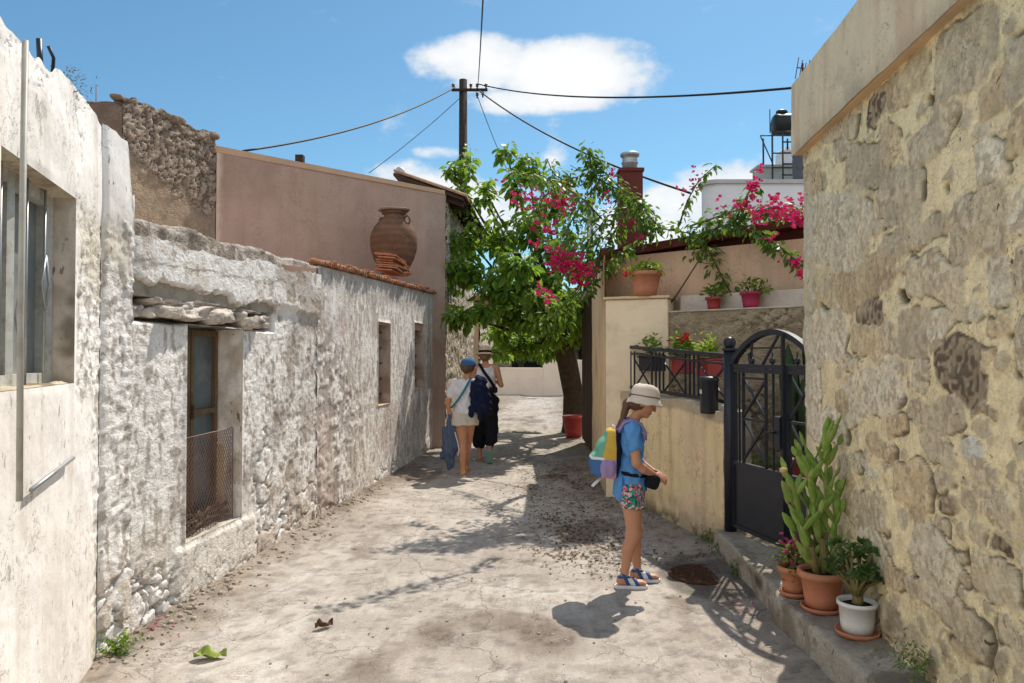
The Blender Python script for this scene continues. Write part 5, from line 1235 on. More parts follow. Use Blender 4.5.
# white house beyond with roof tank
wh=thing('white_house','white flat roofed house with rounded corner behind the bougainvillea','house')
poly=[]; a=at(704,190,15.5); 
for k in range(9): t=math.pi+math.pi/2*k/8; poly.append((a.x+.30+.32*math.cos(t),15.3+.32+.32*math.sin(t)))
poly+= [(9.5,15.3),(9.5,19),(a.x+1.05,19)]
b=MB(); b.prism(poly,0,5.18); b.build('wall',m_white_paint,wh)
b=MB(); b.prism([(p[0]-(.05 if p[0]<5 else 0),p[1]-.05) for p in poly],5.18,[5.26]*len(poly)); b.build('parapet_band',M_plain('grey_parapet',(.50,.49,.48),.9,0,.1,4,.3),wh)
a=at(783,165,17.0)
wt_=thing('water_tank','black cylindrical water tank lying on a steel roof stand','water tank',(a.x,17.0,5.25))
b=MB(); rotx=Matrix.Rotation(math.pi/2,3,'Y')
b.lathe([(.001,-.52),(.20,-.52),(.245,-.48),(.255,-.42),(.255,.62),(.245,.68),(.20,.72),(.001,.72)],(.30,0,1.69),24,rotx); b.sphere((-.02,0,1.98),.10,12,8,(1.4,1,.7)); b.build('tank',M_plain('black_tank',(.016,.017,.018),.45,0,.2,5,0),wt_)
b=MB()
for x_ in (-.35,.22,.80):
    for y_ in (-.3,.3): b.tube([(x_,y_,0),(x_,y_,1.46)],.022,8)
for z_ in (.3,.62,.95,1.44): b.tube([(-.35,-.3,z_),(.8,-.3,z_)],.016,6); 
for z_ in (.2,.45,.7,.95,1.2): b.tube([(-.12,-.32,z_),(.16,-.32,z_)],.018,6)
b.tube([(-.12,-.32,0),(-.12,-.32,1.45)],.02,6); b.tube([(-.62,-.3,1.35),(-.36,-.3,.75)],.014,6); b.tube([(-.62,-.3,1.35),(-.3,-.3,1.35)],.014,6); b.tube([(-.40,-.3,1.4),(-.40,-.3,1.95)],.012,6); pass
b.build('stand',M_plain('dark_steel',(.05,.05,.055),.6,.3,.3,20),wt_)
st2=thing('storage_tank','white roof tank standing below the black tank','water tank',(a.x+.30,17.5,5.55))
b=MB(); b.lathe([(.001,0),(.26,0),(.28,.03),(.28,.82),(.22,.92),(.08,.96),(.08,1.0),(.001,1.0)],(0,0,0),24); b.build('tank',m_white_paint,st2)
bx=thing('roof_hatch','small grey box beside the steel stand on the white roof','hatch',(a.x-.50,17.3,5.25))
b=MB(); b.box((.35,0,.36),(.75,.5,.72)); b.box((.35,0,.745),(.85,.6,.05)); b.build('body',M_plain('grey_box',(.36,.36,.34),.9,0,.2,6),bx)
gp=thing('dark_barrel','dark grey upright barrel at the wall side of the white roof','barrel',(a.x+.12,16.0,5.25))
b=MB(); b.lathe([(.001,0),(.26,0),(.27,.3),(.26,.31),(.27,.33),(.27,.62),(.26,.64),(.27,.66),(.26,.95),(.001,.95)],(0,0,0),20); b.build('body',M_plain('barrel_grey',(.10,.10,.11),.7),gp)
# ------------------------------------------------------------------ PROPS
def pot_prof(r0,r1,h,lip=.012,lh=.03): return [(.001,0),(r0,0),(r0+(r1-r0)*.3,h*.3),(r1-.004,h-lh),(r1+lip,h-lh),(r1+lip,h),(r1-.006,h),(r1-.012,h-.012),(r1-.014,h-.03),(.001,h-.03)]
def pot(name,label,p,r0,r1,h,mat,group=None,saucer=None,smat=None,lip=.012,lh=.03,cat='flower pot'):
    t=thing(name,label,cat,p,0,group); z=0
    if saucer: MB().lathe([(.001,0),(saucer*.92,0),(saucer,.022),(saucer-.008,.024),(saucer-.012,.010),(.001,.010)],(0,0,0),28).build('saucer',smat or m_terracotta,t); z=.011
    b=MB(); b.lathe([(a,c+z) for a,c in pot_prof(r0,r1,h,lip,lh)],(0,0,0),32); b.build('pot',mat,t)
    b=MB(); b.lathe([(r1-.013,h-.022+z),(r1*.5,h-.012+z),(.001,h-.014+z)],(0,0,0),20); b.build('soil',m_soil,t)
    return t,z+h-.02
def ledz(x,y): return .200*(1.0+.55*max(0,(x-1.575)-.12))+.006
def bush(t,top,rad,h,n,size,mat,seed,flat=False,stems=8,twig=.7,width=.8,name='foliage',droop=.1):
    rs=np.random.default_rng(seed); P1=[];P0=[]
    for i in range(n):
        a=rs.uniform(0,6.283); el_=rs.uniform(.15,1.4); r=rad*rs.uniform(.55,1)
        P1.append((math.cos(a)*math.cos(el_)*r,math.sin(a)*math.cos(el_)*r,top+h*math.sin(el_)*rs.uniform(.6,1))); P0.append((math.cos(a)*.02,math.sin(a)*.02,top-.01))
    C,D,N=twigs(P0,P1,7,size*.5,rs,.4,0,droop)
    o=leaf_cloud(name,C,D,N,size*rs.uniform(.7,1.2,len(C)),t,mat,width,rs)
    b=MB()
    for i in range(0,n,max(1,n//stems)):
        a=Vector(P0[i]);c=Vector(P1[i]); b.tube([a,(a+c)/2+Vector((0,0,.01)),c],[.006,.005,.002],5)
    b.build('stem',m_branch,t); return P1
FLV=np.array([(0,0,0),(.5,.6,.1),(0,1.0,.0),(-.5,.6,.1)]); FLF=np.array([(0,1,2,3)])
def flowers(name,t,P,size,mat,rs,petals=5,tilt=.55):
    PP=[];DD=[];NN=[];
    for p in P:
        n=np.array([rs.normal(0,.5),rs.normal(-.4,.5),.7]); n/=np.linalg.norm(n); x=np.cross(n,[0.3,1,0.2]); x/=np.linalg.norm(x); y=np.cross(n,x)
        a0=rs.uniform(0,6.28)
        for k in range(petals):
            a=a0+2*math.pi*k/petals; d=x*math.cos(a)+y*math.sin(a)+n*tilt; PP.append(p); DD.append(d); NN.append(n)
    return leaf_cloud(name,PP,DD,NN,size*rs.uniform(.75,1.15,len(PP)),t,mat,1.0,rs,(FLV,FLF))
# --- right foreground pots
rs=np.random.default_rng(21)
p=(1.655,4.36,ledz(1.655,4.36)); t,zt=pot('flower_pot','small terracotta pot of magenta flowers in front of the black gate',p,.062,.085,.155,m_terracotta,'plant pots along the raised kerb',saucer=.088)
P1=bush(t,zt,.13,.20,34,.035,m_leaf_tree,31)
rs2=np.random.default_rng(32); P=[np.array(q)*[1.05,1.05,1]+[0,0,.01+rs2.uniform(-.03,.02)]+rs2.normal(0,.015,3) for q in P1 for _ in range(2)]
flowers('flowers',t,P,.017,m_petal,rs2)
p=(1.705,4.10,ledz(1.705,4.10)); t,zt=pot('cactus_pot','tall bright green cactus in a large terracotta pot, biggest of the kerb pots',p,.084,.114,.205,m_terracotta,'plant pots along the raised kerb',saucer=.113,lip=.014,lh=.035)
# cactus: chained flattened joints
def joint(mb,a,b_,w,th,face,n=10):
    a=Vector(a);b_=Vector(b_); a.z=zt+(a.z-zt)*.93; b_.z=zt+(b_.z-zt)*.93; w*=.78; th*=.72; a.x-=.015; b_.x-=.02; d=(b_-a); L=d.length; d.normalize(); y=Vector(face)-d*Vector(face).dot(d); y.normalize(); x=d.cross(y)
    vs=[];k=9
    for i in range(k+1):
        tt=i/k; prof_=math.sin(math.pi*min(max(tt,.0),1)**.85)**.62 if 0<tt<1 else 0.02; prof_=max(prof_,.15 if i==0 else .02)
        for j in range(n):
            th_=2*math.pi*j/n; wob=1+.06*math.sin(j*2.3+i*1.7)
            vs.append(a+d*L*tt+x*math.cos(th_)*w/2*prof_*wob+y*math.sin(th_)*th/2*prof_*wob)
    fs=[(i*n+j,i*n+(j+1)%n,(i+1)*n+(j+1)%n,(i+1)*n+j) for i in range(k) for j in range(n)]+[tuple(k*n+j for j in range(n))]
    mb.add(vs,fs,True)
stem=MB();pads=MB(); rs=np.random.default_rng(4)
stems_=[(-.02,.02,[(-.05,.01,.16),(-.10,.0,.36),(-.155,-.02,.55)]),(.0,-.02,[(-.01,-.03,.2),(-.035,-.03,.42),(-.06,-.04,.60)]),(.02,.02,[(.03,.02,.22),(.05,.02,.45),(.065,.03,.66),(.045,.02,.84)]),(.04,-.01,[(.07,.0,.15),(.11,.02,.33),(.12,.03,.50)]),(-.03,-.03,[(-.08,-.05,.16),(-.12,-.06,.30)]),(.01,.04,[(.0,.07,.25),(.01,.09,.5),(.03,.09,.68)])]
for (sx,sy,pts) in stems_:
    prev=Vector((sx,sy,zt-.02))
    for i,q in enumerate(pts):
        q=Vector(q)+Vector((0,0,zt)); fc=Vector((rs.normal(0,.5),-1,rs.normal(0,.1)))
        if i==0: stem.tube([prev,(prev+q)/2+Vector((rs.normal(0,.005),0,0)),q],[.019,.021,.017],9); 
        else: joint(pads,prev-(q-prev)*.06,q,.062 if i<3 else .055,.034,fc)
        # side joints
        for k in range(4 if i else 2):
            f_=rs.uniform(.3,.95); a=prev.lerp(q,f_); sgn=rs.choice([-1,1]); L=rs.uniform(.08,.17)
            b2=a+Vector((sgn*L*rs.uniform(.25,.6),rs.normal(0,.03),L*.9)); joint(pads,a,b2,rs.uniform(.035,.055),.024,Vector((rs.normal(0,.6),-1,0)))
            if rs.random()<.4: joint(pads,b2-Vector((0,0,.01)),b2+Vector((sgn*.02,rs.normal(0,.02),rs.uniform(.05,.09))),.04,.02,Vector((rs.normal(0,.6),-1,0)))
        prev=q
joint(pads,(-.15,-.02,zt+.42),(-.215,-.05,zt+.56),.06,.03,(0.2,-1,0)); joint(pads,(-.13,-.02,zt+.25),(-.21,-.04,zt+.37),.06,.03,(0.2,-1,0)); joint(pads,(.045,.02,zt+.80),(.075,.02,zt+.93),.05,.03,(0,-1,0)); joint(pads,(.10,.03,zt+.40),(.17,.03,zt+.56),.05,.03,(0.2,-1,0))
stem.build('stem',m_cactus_stem,t); pads.build('joints',m_cactus,t)
MB().sphere((-.225,-.05,zt+.575),.018,8,6,(1.3,.8,.8)).build('dry_bloom',M_plain('dry_bloom',(.55,.36,.20),.9),t)
p=(1.728,3.73,ledz(1.728,3.73)); t,zt=pot('plant_pot','jade plant in a round white plastic pot on a clay saucer',p,.074,.091,.155,m_pot_white,'plant pots along the raised kerb',saucer=.108,lip=.005,lh=.02)
b=MB(); rs=np.random.default_rng(41); tips=[]
b.tube([(0,0,zt-.02),(.005,0,zt+.05)],[.030,.024],9)
for i in range(16):
    a=i*2.4; q=Vector((math.cos(a)*rs.uniform(.03,.12),math.sin(a)*rs.uniform(.03,.12),zt+rs.uniform(.13,.30))); m_=Vector((q.x*.4,q.y*.4,zt+.10)); b.tube([(.0,0,zt+.03),m_,q],[.014,.010,.005],6); tips.append(q)
b.build('stem',m_cactus_stem,t)
PP=[];DD=[];NN=[]
for q in tips:
    for k in range(34):
        o=rs.normal(0,1,3); o/=np.linalg.norm(o); o[2]=abs(o[2])*.9+.05; PP.append(np.array(q)+o*rs.uniform(.0,.045)*[1.2,1.2,.8]); DD.append(o+rs.normal(0,.3,3)); NN.append(rs.normal(0,.5,3)+[0,0,1])
leaf_cloud('foliage',PP,DD,NN,.030*rs.uniform(.7,1.2,len(PP)),t,m_leaf_jade,1.15,rs)
# --- pot on the pier
p=Vector((1.485,8.20,2.264)); t,zt=pot('flower_pot','terracotta pot with yellow green succulent on top of the cream pier',tuple(p),.115,.165,.27,m_terracotta,lip=.016,lh=.045)
bush(t,zt,.25,.16,60,.05,m_leaf_yel,51); rs2=np.random.default_rng(52); flowers('flowers',t,[np.array((-.22,-.02,zt-.02))+rs2.normal(0,.025,3) for _ in range(10)],.03,m_petal_red,rs2)
# --- pots on the shelf
for (px,lab,mat,sc,seed,spread,dk) in ((714,'small terracotta pot of leafy succulent on the shelf, left of two',m_pot_red,.8,61,.24,0),(751,'crimson plastic pot with arching plant on the shelf, right of two',M_plain('crimson_pot',(.42,.04,.10),.5),1.0,62,.30,1)):
    u=(px-512)/F; s=None
    for s_ in np.linspace(0,3,600):
        q=pH(s_,.30,0)
        if q.x/q.y>=u: s=s_; break
    q=pH(s,.30,2.094); t,zt=pot('flower_pot',lab,tuple(q),.075*sc,.10*sc,.17*sc,mat,'flower pots on the terrace shelf'); bush(t,zt,spread*.8,.16 if not dk else .2,16,.055,m_leaf_tree,seed,droop=.0)
# --- planters hung inside the fence
def sGp(px):
    return next(s_ for s_ in np.linspace(2.6,0,900) if pG(s_,.24,0).x/pG(s_,.24,0).y>(px-512)/F)
for i,(s_,lab,mat,fl_,sd,boxy) in enumerate(((sGp(652),'dark plastic trough of green plants behind the railing, furthest along',m_pot_black,None,71,1),(sGp(683),'red trough of bright red geraniums hung behind the railing',m_pot_red,'r',72,1),(sGp(709),'red pot of yellow green leaves behind the railing by the gate post',m_pot_red,None,73,1))):
    q=pG(s_,.24,1.40+.02*s_); t=thing('planter',lab,'planter',tuple(q),math.atan2(dG.y,dG.x),'planters behind the railing')
    L=.38 if i==0 else .22
    b=MB(); b.box((0,0,.075),(L,.15,.15)); b.box((0,0,.155),(L+.03,.18,.02)); b.build('trough',mat,t,bevel=.008)
    b=MB(); b.box((0,0,.167),(L-.01,.14,.006)); b.build('soil',m_soil,t)
    b=MB(); 
    for x_ in (-L*.35,L*.35): MB().tube([(x_,-.09,0.06),(x_,-.09,.17),(x_,.13,.20)],.004,5).build('hook',m_black_metal,t)
    rs2=np.random.default_rng(sd); P1=[(rs2.uniform(-L/2,L/2),rs2.uniform(-.09,.09),.17+rs2.uniform(.05,.22)) for _ in range(26)]; P0=[(a*.7,c*.3,.165) for a,c,_ in P1]
    C,D,N=twigs(P0,P1,7,.03,rs2,.3,0,-.1); leaf_cloud('foliage',C,D,N,.055*rs2.uniform(.7,1.2,len(C)),t,m_leaf_yel if i==2 else m_leaf_tree,.9,rs2)
    if fl_: flowers('flowers',t,[(rs2.normal(0,.05),rs2.normal(0,.04),.30+rs2.uniform(0,.08)) for _ in range(26)],.032,m_petal_red,rs2)
# --- courtyard pots seen through the gate
t,zt=pot('courtyard_pot','wide terracotta pot seen through the gate bars',(2.15,6.35,.2),.17,.22,.42,m_terracotta,lip=.02,lh=.06,group=None); bush(t,zt,.2,.2,20,.06,m_leaf_dark,81)
t=thing('courtyard_trough','long dark red trough behind the gate meeting strip','planter',(2.50,5.75,.2)); b=MB(); b.box((0,0,.42),(.62,.30,.30)); b.box((0,0,.58),(.66,.34,.03)); b.box((-.22,0,.13),(.1,.22,.26)); b.box((.22,0,.13),(.1,.22,.26)); b.build('trough',m_pot_red,t,bevel=.01)
# columnar dark cactus in the courtyard
t=thing('column_cactus','dark green columnar cactus at the corner of the stone house','cactus',(2.70,6.55,.2)); b=MB(); rs=np.random.default_rng(5)
for (x_,y_,h_,r_) in ((0,0,2.05,.10),(.14,.03,1.7,.09),(-.22,.05,1.50,.08),(.24,.1,2.0,.09),(-.13,-.03,1.2,.07)):
    vs=[];n=20;k=16
    for i in range(k+1):
        zz=h_*i/k; rr=r_*(1 if i<k-2 else (.8,.5,.1)[i-k+2])*(1+.08*math.sin(i*1.3+x_*9))
        for j in range(n): a=2*math.pi*j/n; r2=rr*(1 if j%2 else .72); vs.append((x_+r2*math.cos(a)+.02*math.sin(zz*3),y_+r2*math.sin(a),zz))
    b.add(vs,[(i*n+j,i*n+(j+1)%n,(i+1)*n+(j+1)%n,(i+1)*n+j) for i in range(k) for j in range(n)],True)
b.build('stem',M_plain('dark_cactus',(.03,.06,.02),.6,0,.3,20,.6,60,.006),t)
# --- red pot by the tree
t=thing('tree_pot','large red clay pot on the ground beside the mulberry trunk','flower pot',(1.20,14.4,0)); b=MB(); b.lathe(pot_prof(.15,.21,.44,.015,.05),(0,0,0),28); b.build('pot',m_pot_red,t); MB().lathe([(.2,.40),(.001,.405)],(0,0,0),20).build('soil',m_soil,t)
# --- pithos on the shed roof
q=(-1.80,11.25,2.84); t=thing('storage_jar','large old brown clay storage jar with a stone lid on the shed roof','jar',q)
b=MB(); b.lathe([(.001,0),(.17,0),(.22,.08),(.30,.22),(.350,.38),(.362,.50),(.350,.60),(.30,.72),(.225,.81),(.165,.865),(.15,.895),(.155,.915),(.185,.925),(.185,.955),(.155,.96),(.13,.95),(.001,.93)],(0,0,0),40)
b.build('body',m_jar,t)
hb=MB()
for a in (2.7,5.9):
    pts=[Vector((math.cos(a)*r_,math.sin(a)*r_,z_)) for r_,z_ in ((.18,.86),(.235,.89),(.265,.85),(.275,.79),(.26,.765))]; hb.tube(pts,.016,8)
hb.build('handle',m_jar,t)
b=MB(); rock(b,(0,0,.985),(.48,.42,.05),900,.3,.1,20,6,.7); b.build('lid',M_plain('stone_lid',(.30,.24,.18),.95,0,.3,9,.6),t)
# stack of flat tiles
t=thing('tile_stack','leaning stack of spare flat clay tiles beside the old jar','tiles',(-1.66,10.2,2.74),0,'spare roof tiles'); rs=np.random.default_rng(9)
for k in range(9):
    b=MB(); rot=Matrix.Rotation(rs.normal(-.25,.08),3,'Z')@Matrix.Rotation(-.12+rs.normal(0,.04),3,'X')@Matrix.Rotation(.10,3,'Y')
    b.box((rs.normal(0,.015),(rs.normal(0,.02)),.015+k*.026),(.26,.42,.02),rot); b.build('tile',m_tile,t,bevel=.003)
t=thing('tile_stack','low broken heap of clay tiles at the foot of the jar','tiles',(-1.62,10.85,2.78),0,'spare roof tiles')
for k in range(5):
    b=MB(); rot=Matrix.Rotation(rs.normal(.3,.3),3,'Z')@Matrix.Rotation(rs.normal(0,.06),3,'X'); b.box((rs.normal(0,.03),rs.normal(0,.05),.015+k*.022),(.24,.34,.018),rot); b.build('tile',m_tile_old if k%2 else m_tile,t,bevel=.003)
# --- manhole
mh=thing('manhole_cover','round rusty iron manhole cover sunk in the damp concrete','manhole cover',(1.385,5.42,gz(1.385,5.42)+.004))
b=MB(); b.lathe([(.205,0),(.215,.012),(.235,.012),(.245,-.004)],(0,0,0),40); b.build('frame',m_rust,mh)
b=MB(); b.lathe([(.205,-.002),(.20,.006),(.001,.006)],(0,0,0),40)
for i in range(-5,6):
    for j in range(-5,6):
        if i*i+j*j<26: b.box((i*.036,j*.036,.008),(.02,.02,.006),Matrix.Rotation(.78*((i+j)%2),3,'Z'))
b.build('lid',m_rust,mh)
# --- wires and pole
up=thing('utility_pole','tall dark wooden electricity pole behind the tree','utility pole',(-1.23,18.5,0))
b=MB(); b.tube([(0,0,0),(0,0,8.55)],[.125,.10],14); b.build('pole',m_pole,up)
b=MB(); b.bar((-.28,-.13,8.25),(.62,-.13,8.25),.06,.06); b.build('crossarm',m_pole,up)
for k,(x_,z_) in enumerate(((-.24,8.33),(.2,8.33),(.36,8.33),(.58,8.33),(.5,8.12),(.36,8.10))):
    b=MB(); b.lathe([(.02,-.06),(.02,0),(.045,.01),(.03,.03),(.045,.05),(.02,.08),(.001,.085)],(x_,-.13,z_),10); b.build('insulator',M_plain('insulator_glaze',(.10,.06,.05),.3),up)
def wire(name,label,a,b_,sag,r=.012,n=24):
    a=Vector(a);b_=Vector(b_); b=MB(); b.tube([a.lerp(b_,i/n)-Vector((0,0,sag*4*(i/n)*(1-i/n))) for i in range(n+1)],r*.78,6); o=b.build(name,m_wire); tag(o,label,'cable','overhead cables'); return o
P0_=Vector((-1.23,18.4,8.33)); PR=at(478,84,18.4)
wire('power_cable','thick black cable dropping from the pole to the ruined house',P0_+Vector((-.2,0,0)),at(243,151,10.45),.22,.022)
wire('power_cable','thin black cable from the pole down to the vent pipe roof',P0_+Vector((-.1,0,-.3)),at(369,173,15.5),.05,.010)
wire('power_cable','cable rising from the pole towards the viewer and out above',PR,at(489,-120,4.5),.12,.012)
wire('power_cable','thick cable from the pole across the sky to the right',PR,at(812,86,8.0),.22,.020)
wire('power_cable','cable sagging from the pole to the bougainvillea and roof',PR+Vector((0,0,-.15)),at(690,193,10.2),.22,.022)
wire('power_cable','thin cable from the pole down behind the tree top',PR+Vector((-.05,0,-.2)),at(512,180,22),.1,.012)
wire('service_wire','short thin wire from the chimney side to the flue','' or at(570,165,10.5),at(622,190,9.9),.02,.006)
# things on the left skyline
t=thing('roof_bracket','dark iron bracket standing on the near house parapet','bracket',(XN(3.0)-.12,3.15,2.80)); b=MB(); b.tube([(0,0,0),(-.01,0,.16)],.012,8); b.tube([(.03,.03,0),(.035,.03,.09),(.03,.0,.13)],.008,6); b.build('rod',m_black_metal,t)
t=thing('dry_plant','tuft of dry reddish weeds growing from the near house parapet','weed',(XN(3.3)-.04,3.38,2.79)); rs=np.random.default_rng(12)
P1=[(rs.normal(0,.05),rs.normal(0,.06),rs.uniform(.04,.13)) for _ in range(26)]; C,D,N=twigs([(0,0,0)]*26,P1,6,.008,rs,.3,0,.0); leaf_cloud('foliage',C,D,N,.014,t,m_litter,.6,rs)
t=thing('green_weed','small green weed at the foot of the near house corner','weed',(XL(3.9)+.10,3.92,0.05)); P1=[(rs.normal(0,.05),rs.normal(0,.05),rs.uniform(.03,.09)) for _ in range(30)]; C,D,N=twigs([(0,0,0)]*30,P1,6,.01,rs,.2,0,.1); leaf_cloud('foliage',C,D,N,.026,t,m_leaf_tree,.8,rs)
t=thing('green_weed','dry rosette weed growing at the foot of the pointed stone wall','weed',(XR(3.15)-.06,3.15,.27)); P1=[(rs.normal(0,.06)-.02,rs.normal(0,.08),rs.uniform(.03,.14)) for _ in range(40)]; C,D,N=twigs([(0,0,0)]*40,P1,6,.01,rs,.2,0,.1); leaf_cloud('foliage',C,D,N,.022,t,m_leaf_pale,.6,rs)
for k,(x_,y_) in enumerate(((XG(6.2)-.05,6.25),(XG(5.95)-.10,5.9),(1.60,5.3))):
    t=thing('green_weed',('small dark weed at the base of the garden wall end','dark weed in the joint below the gate post','dark weed on the kerb face by the manhole')[k],'weed',(x_,y_,.03),0,'weeds by the garden gate'); P1=[(rs.normal(0,.03),rs.normal(0,.05),rs.uniform(.02,.13)) for _ in range(22)]; C,D,N=twigs([(0,0,0)]*22,P1,6,.01,rs,.2,0,.1); leaf_cloud('foliage',C,D,N,.022,t,m_leaf_dark,.8,rs)
# fallen green leaf and curled dry leaf on the lane
def big_leaf(name,label,p,L,W_,mat,curl,rz):
    n=14;m_=9;vs=[]
    for i in range(n+1):
        tt=i/n; w=W_*math.sin(math.pi*tt**.8)*(1+.10*math.sin(i*2.7))+.002
        for j in range(m_): s_=j/(m_-1)*2-1; vs.append((L*(tt-.5),w*s_*.5,curl*(s_*s_)*(.6+.4*math.sin(tt*7))+.01*math.sin(tt*11+s_*4)+.015))
    b=MB(); b.add(vs,[(i*m_+j,(i+1)*m_+j,(i+1)*m_+j+1,i*m_+j+1) for i in range(n) for j in range(m_-1)],True); o=b.build(name,mat); o.location=p; o.rotation_euler=(0,0,rz); tag(o,label,'leaf'); return o
mL=M_plain('fallen_leaf_green',(.26,.33,.06),.55,0,.25,14,.3,50,.003,.3,(.35,.33,.12),9,.6); mD=M_plain('fallen_leaf_brown',(.13,.07,.035),.8,0,.4,20,.4)
a=at(210,658,3.93); big_leaf('fallen_leaf','large crumpled green leaf lying on the lane, lower left',(a.x,3.93,gz(a.x,3.93)+.004),.17,.10,mL,.03,.1)
a=at(324,627,4.36); big_leaf('fallen_leaf','curled brown leaf lying alone on the pale lane',(a.x,4.36,gz(a.x,4.36)+.004),.11,.05,mD,.03,.6)
# scattered litter: leaves, petals, grit
rs=np.random.default_rng(77); PP=[];SZ=[]
def scat(n,fx,fy,sz):
    for _ in range(n):
        x_=fx();y_=fy(); PP.append((x_,y_,gz(x_,y_)+.006)); SZ.append(rs.uniform(*sz))
def patch_pts(cx,cy,sx,sy,n,sz): scat(n,lambda:rs.normal(cx,sx),lambda:rs.normal(cy,sy),sz)
for (px,py,sx,sy,n) in ((590,540,.22,.35,260),(560,520,.15,.4,160),(600,500,.16,.5,170),(545,470,.25,.8,140),(560,455,.2,1.0,120),(640,510,.1,.3,60),(610,560,.2,.25,90),(690,560,.15,.2,60),(530,500,.2,.5,90)):
    Yp=1184/(py-356); patch_pts((px-512)/F*Yp,Yp,sx*1.1,sy,int(n*1.3),(.014,.038))
for _ in range(70):   # wind-blown drifts
    Yc=rs.uniform(5.6,11); xc=rs.uniform(.15,min(1.0,XG(Yc)-.25) if Yc<8.3 else .95); n_=int(rs.uniform(8,34)); a_=rs.uniform(0,3.1)
    for __ in range(n_):
        u_=rs.normal(0,.13);v_=rs.normal(0,.03); x_=xc+u_*math.cos(a_)-v_*math.sin(a_); y_=Yc+(u_*math.sin(a_)+v_*math.cos(a_))*1.6; PP.append((x_,y_,gz(x_,y_)+.006)); SZ.append(rs.uniform(.012,.036))
scat(300,lambda:rs.uniform(-1.9,1.5),lambda:rs.uniform(3.4,14),(.008,.022))
for _ in range(420):
    y_=rs.uniform(3.6,12); x_=XL(y_)+abs(rs.normal(.05,.12))+.03; PP.append((x_,y_,gz(x_,y_)+.006)); SZ.append(rs.uniform(.010,.030))
PP=np.array(PP); n=len(PP); D=rs.normal(0,1,(n,3)); D[:,2]=rs.normal(0,.15,n); N=rs.normal(0,.25,(n,3))+[0,0,1]
o=leaf_cloud('leaf_litter',PP,D,N,np.array(SZ),None,m_litter,.9,rs); tag(o,'dry brown leaves blown over the lane',kind='stuff')
PP=[]
for (px,py,s_,k) in ((722,600,.06,6),(738,607,.06,5),(700,585,.08,4),(575,470,.4,20),(600,520,.2,16),(165,630,.06,8),(160,632,.04,5),(560,450,.5,16),(690,575,.1,5),(270,555,.1,3)):
    Yp=1184/(py-356)
    for _ in range(k): x_=(px-512)/F*Yp+rs.normal(0,s_);y_=Yp+rs.normal(0,s_); PP.append((x_,y_,gz(x_,y_)+.008))
n=len(PP); D=rs.normal(0,1,(n,3)); D[:,2]*=.2; N=rs.normal(0,.4,(n,3))+[0,0,1]
o=leaf_cloud('fallen_petals',PP,D,N,.022*rs.uniform(.7,1.3,n),None,m_petal,1.1,rs); tag(o,'pink bougainvillea petals fallen on the lane',kind='stuff')
gr_=MB(); 
for i in range(260):
    if i<150: y_=rs.uniform(3.7,9); x_=XL(y_)+abs(rs.normal(.02,.09))+.03
    else: y_=rs.uniform(3.4,9); x_=rs.uniform(-1.4,1.5)
    s_=rs.uniform(.006,.018)*(1.4 if i<150 else .8); rock(gr_,(x_,y_,gz(x_,y_)+s_*.3),(s_*1.5,s_*1.2,s_),1000+i,rs.uniform(0,3),.3,6,4)
o=gr_.build('grit',M_plain('limestone_grit',(.42,.36,.29),.95,0,.3,30)); tag(o,'small stones and crumbs of plaster along the wall',kind='stuff')
# ------------------------------------------------------------------ MULBERRY TREE
rs=np.random.default_rng(101)
TB=Vector((1.32,15.6,0)); fork=Vector((.92,15.2,2.4))
tr=thing('mulberry_tree','leafy mulberry tree with thick grey trunk overhanging the lane','tree')
def trunk_tube(pts,rad,n=18):
    b=MB(); b.tube(pts,rad,n); return b
b=trunk_tube([TB+Vector((0,0,-.05)),TB+Vector((.0,0,.15)),TB+Vector((-.03,-.05,.8)),TB+Vector((-.16,-.15,1.5)),TB+Vector((-.28,-.3,2.0)),fork],[.29,.25,.215,.21,.24,.19])
me=b.build('trunk',m_bark,tr)
for v in me.data.vertices:
    c=v.co; a=math.atan2(c.y-TB.y,c.x-TB.x); k=1+.07*math.sin(a*7+c.z*1.5)+.04*math.sin(a*13+2); ctr=Vector((TB.x-.05*c.z,TB.y-.1*c.z,c.z)); v.co=ctr+(c-ctr)*k
# foliage clumps: (px,py,Y,rx_px,ry_px,n twigs, darkness)
CLs=[(470,240,13.6,26,30,26,0),(462,195,13.6,18,20,14,0),(468,165,13.8,7,24,8,0),(452,170,13.5,12,8,7,0),(485,190,13.6,12,20,10,0),(500,240,13.5,26,34,28,0),(515,180,13.4,12,34,14,0),(528,160,13.3,12,20,9,0),(505,150,13.4,8,12,6,0),(540,172,13.2,10,14,6,0),
 (530,225,13.3,24,38,30,0),(555,200,13.2,22,30,18,0),(470,270,13.2,24,22,22,1),(500,285,13.0,30,24,36,1),(535,275,13.0,28,28,36,1),(560,250,13.0,24,34,28,1),(520,312,13.4,32,20,34,1),(552,310,13.6,28,22,30,1),(580,320,14.6,20,22,22,1),(500,330,15.5,24,14,20,1),(535,340,16.0,30,12,22,1),(462,316,12.2,20,10,20,0),(487,310,12.6,16,9,12,1),(455,272,13.0,14,18,12,0),(590,270,13.5,16,30,18,1),(575,300,13.3,18,20,20,1),(540,300,11.8,30,20,22,1),(515,262,11.6,26,22,22,0),(520,343,15.5,26,13,26,1),(548,350,16.5,18,12,20,1),(585,335,15.0,16,12,18,1),(565,338,15.2,20,10,18,1),(500,352,17.5,16,10,14,1),(535,322,14,34,12,20,1),(545,290,14.5,36,22,20,1)]
P0=[];P1=[];lim=[]
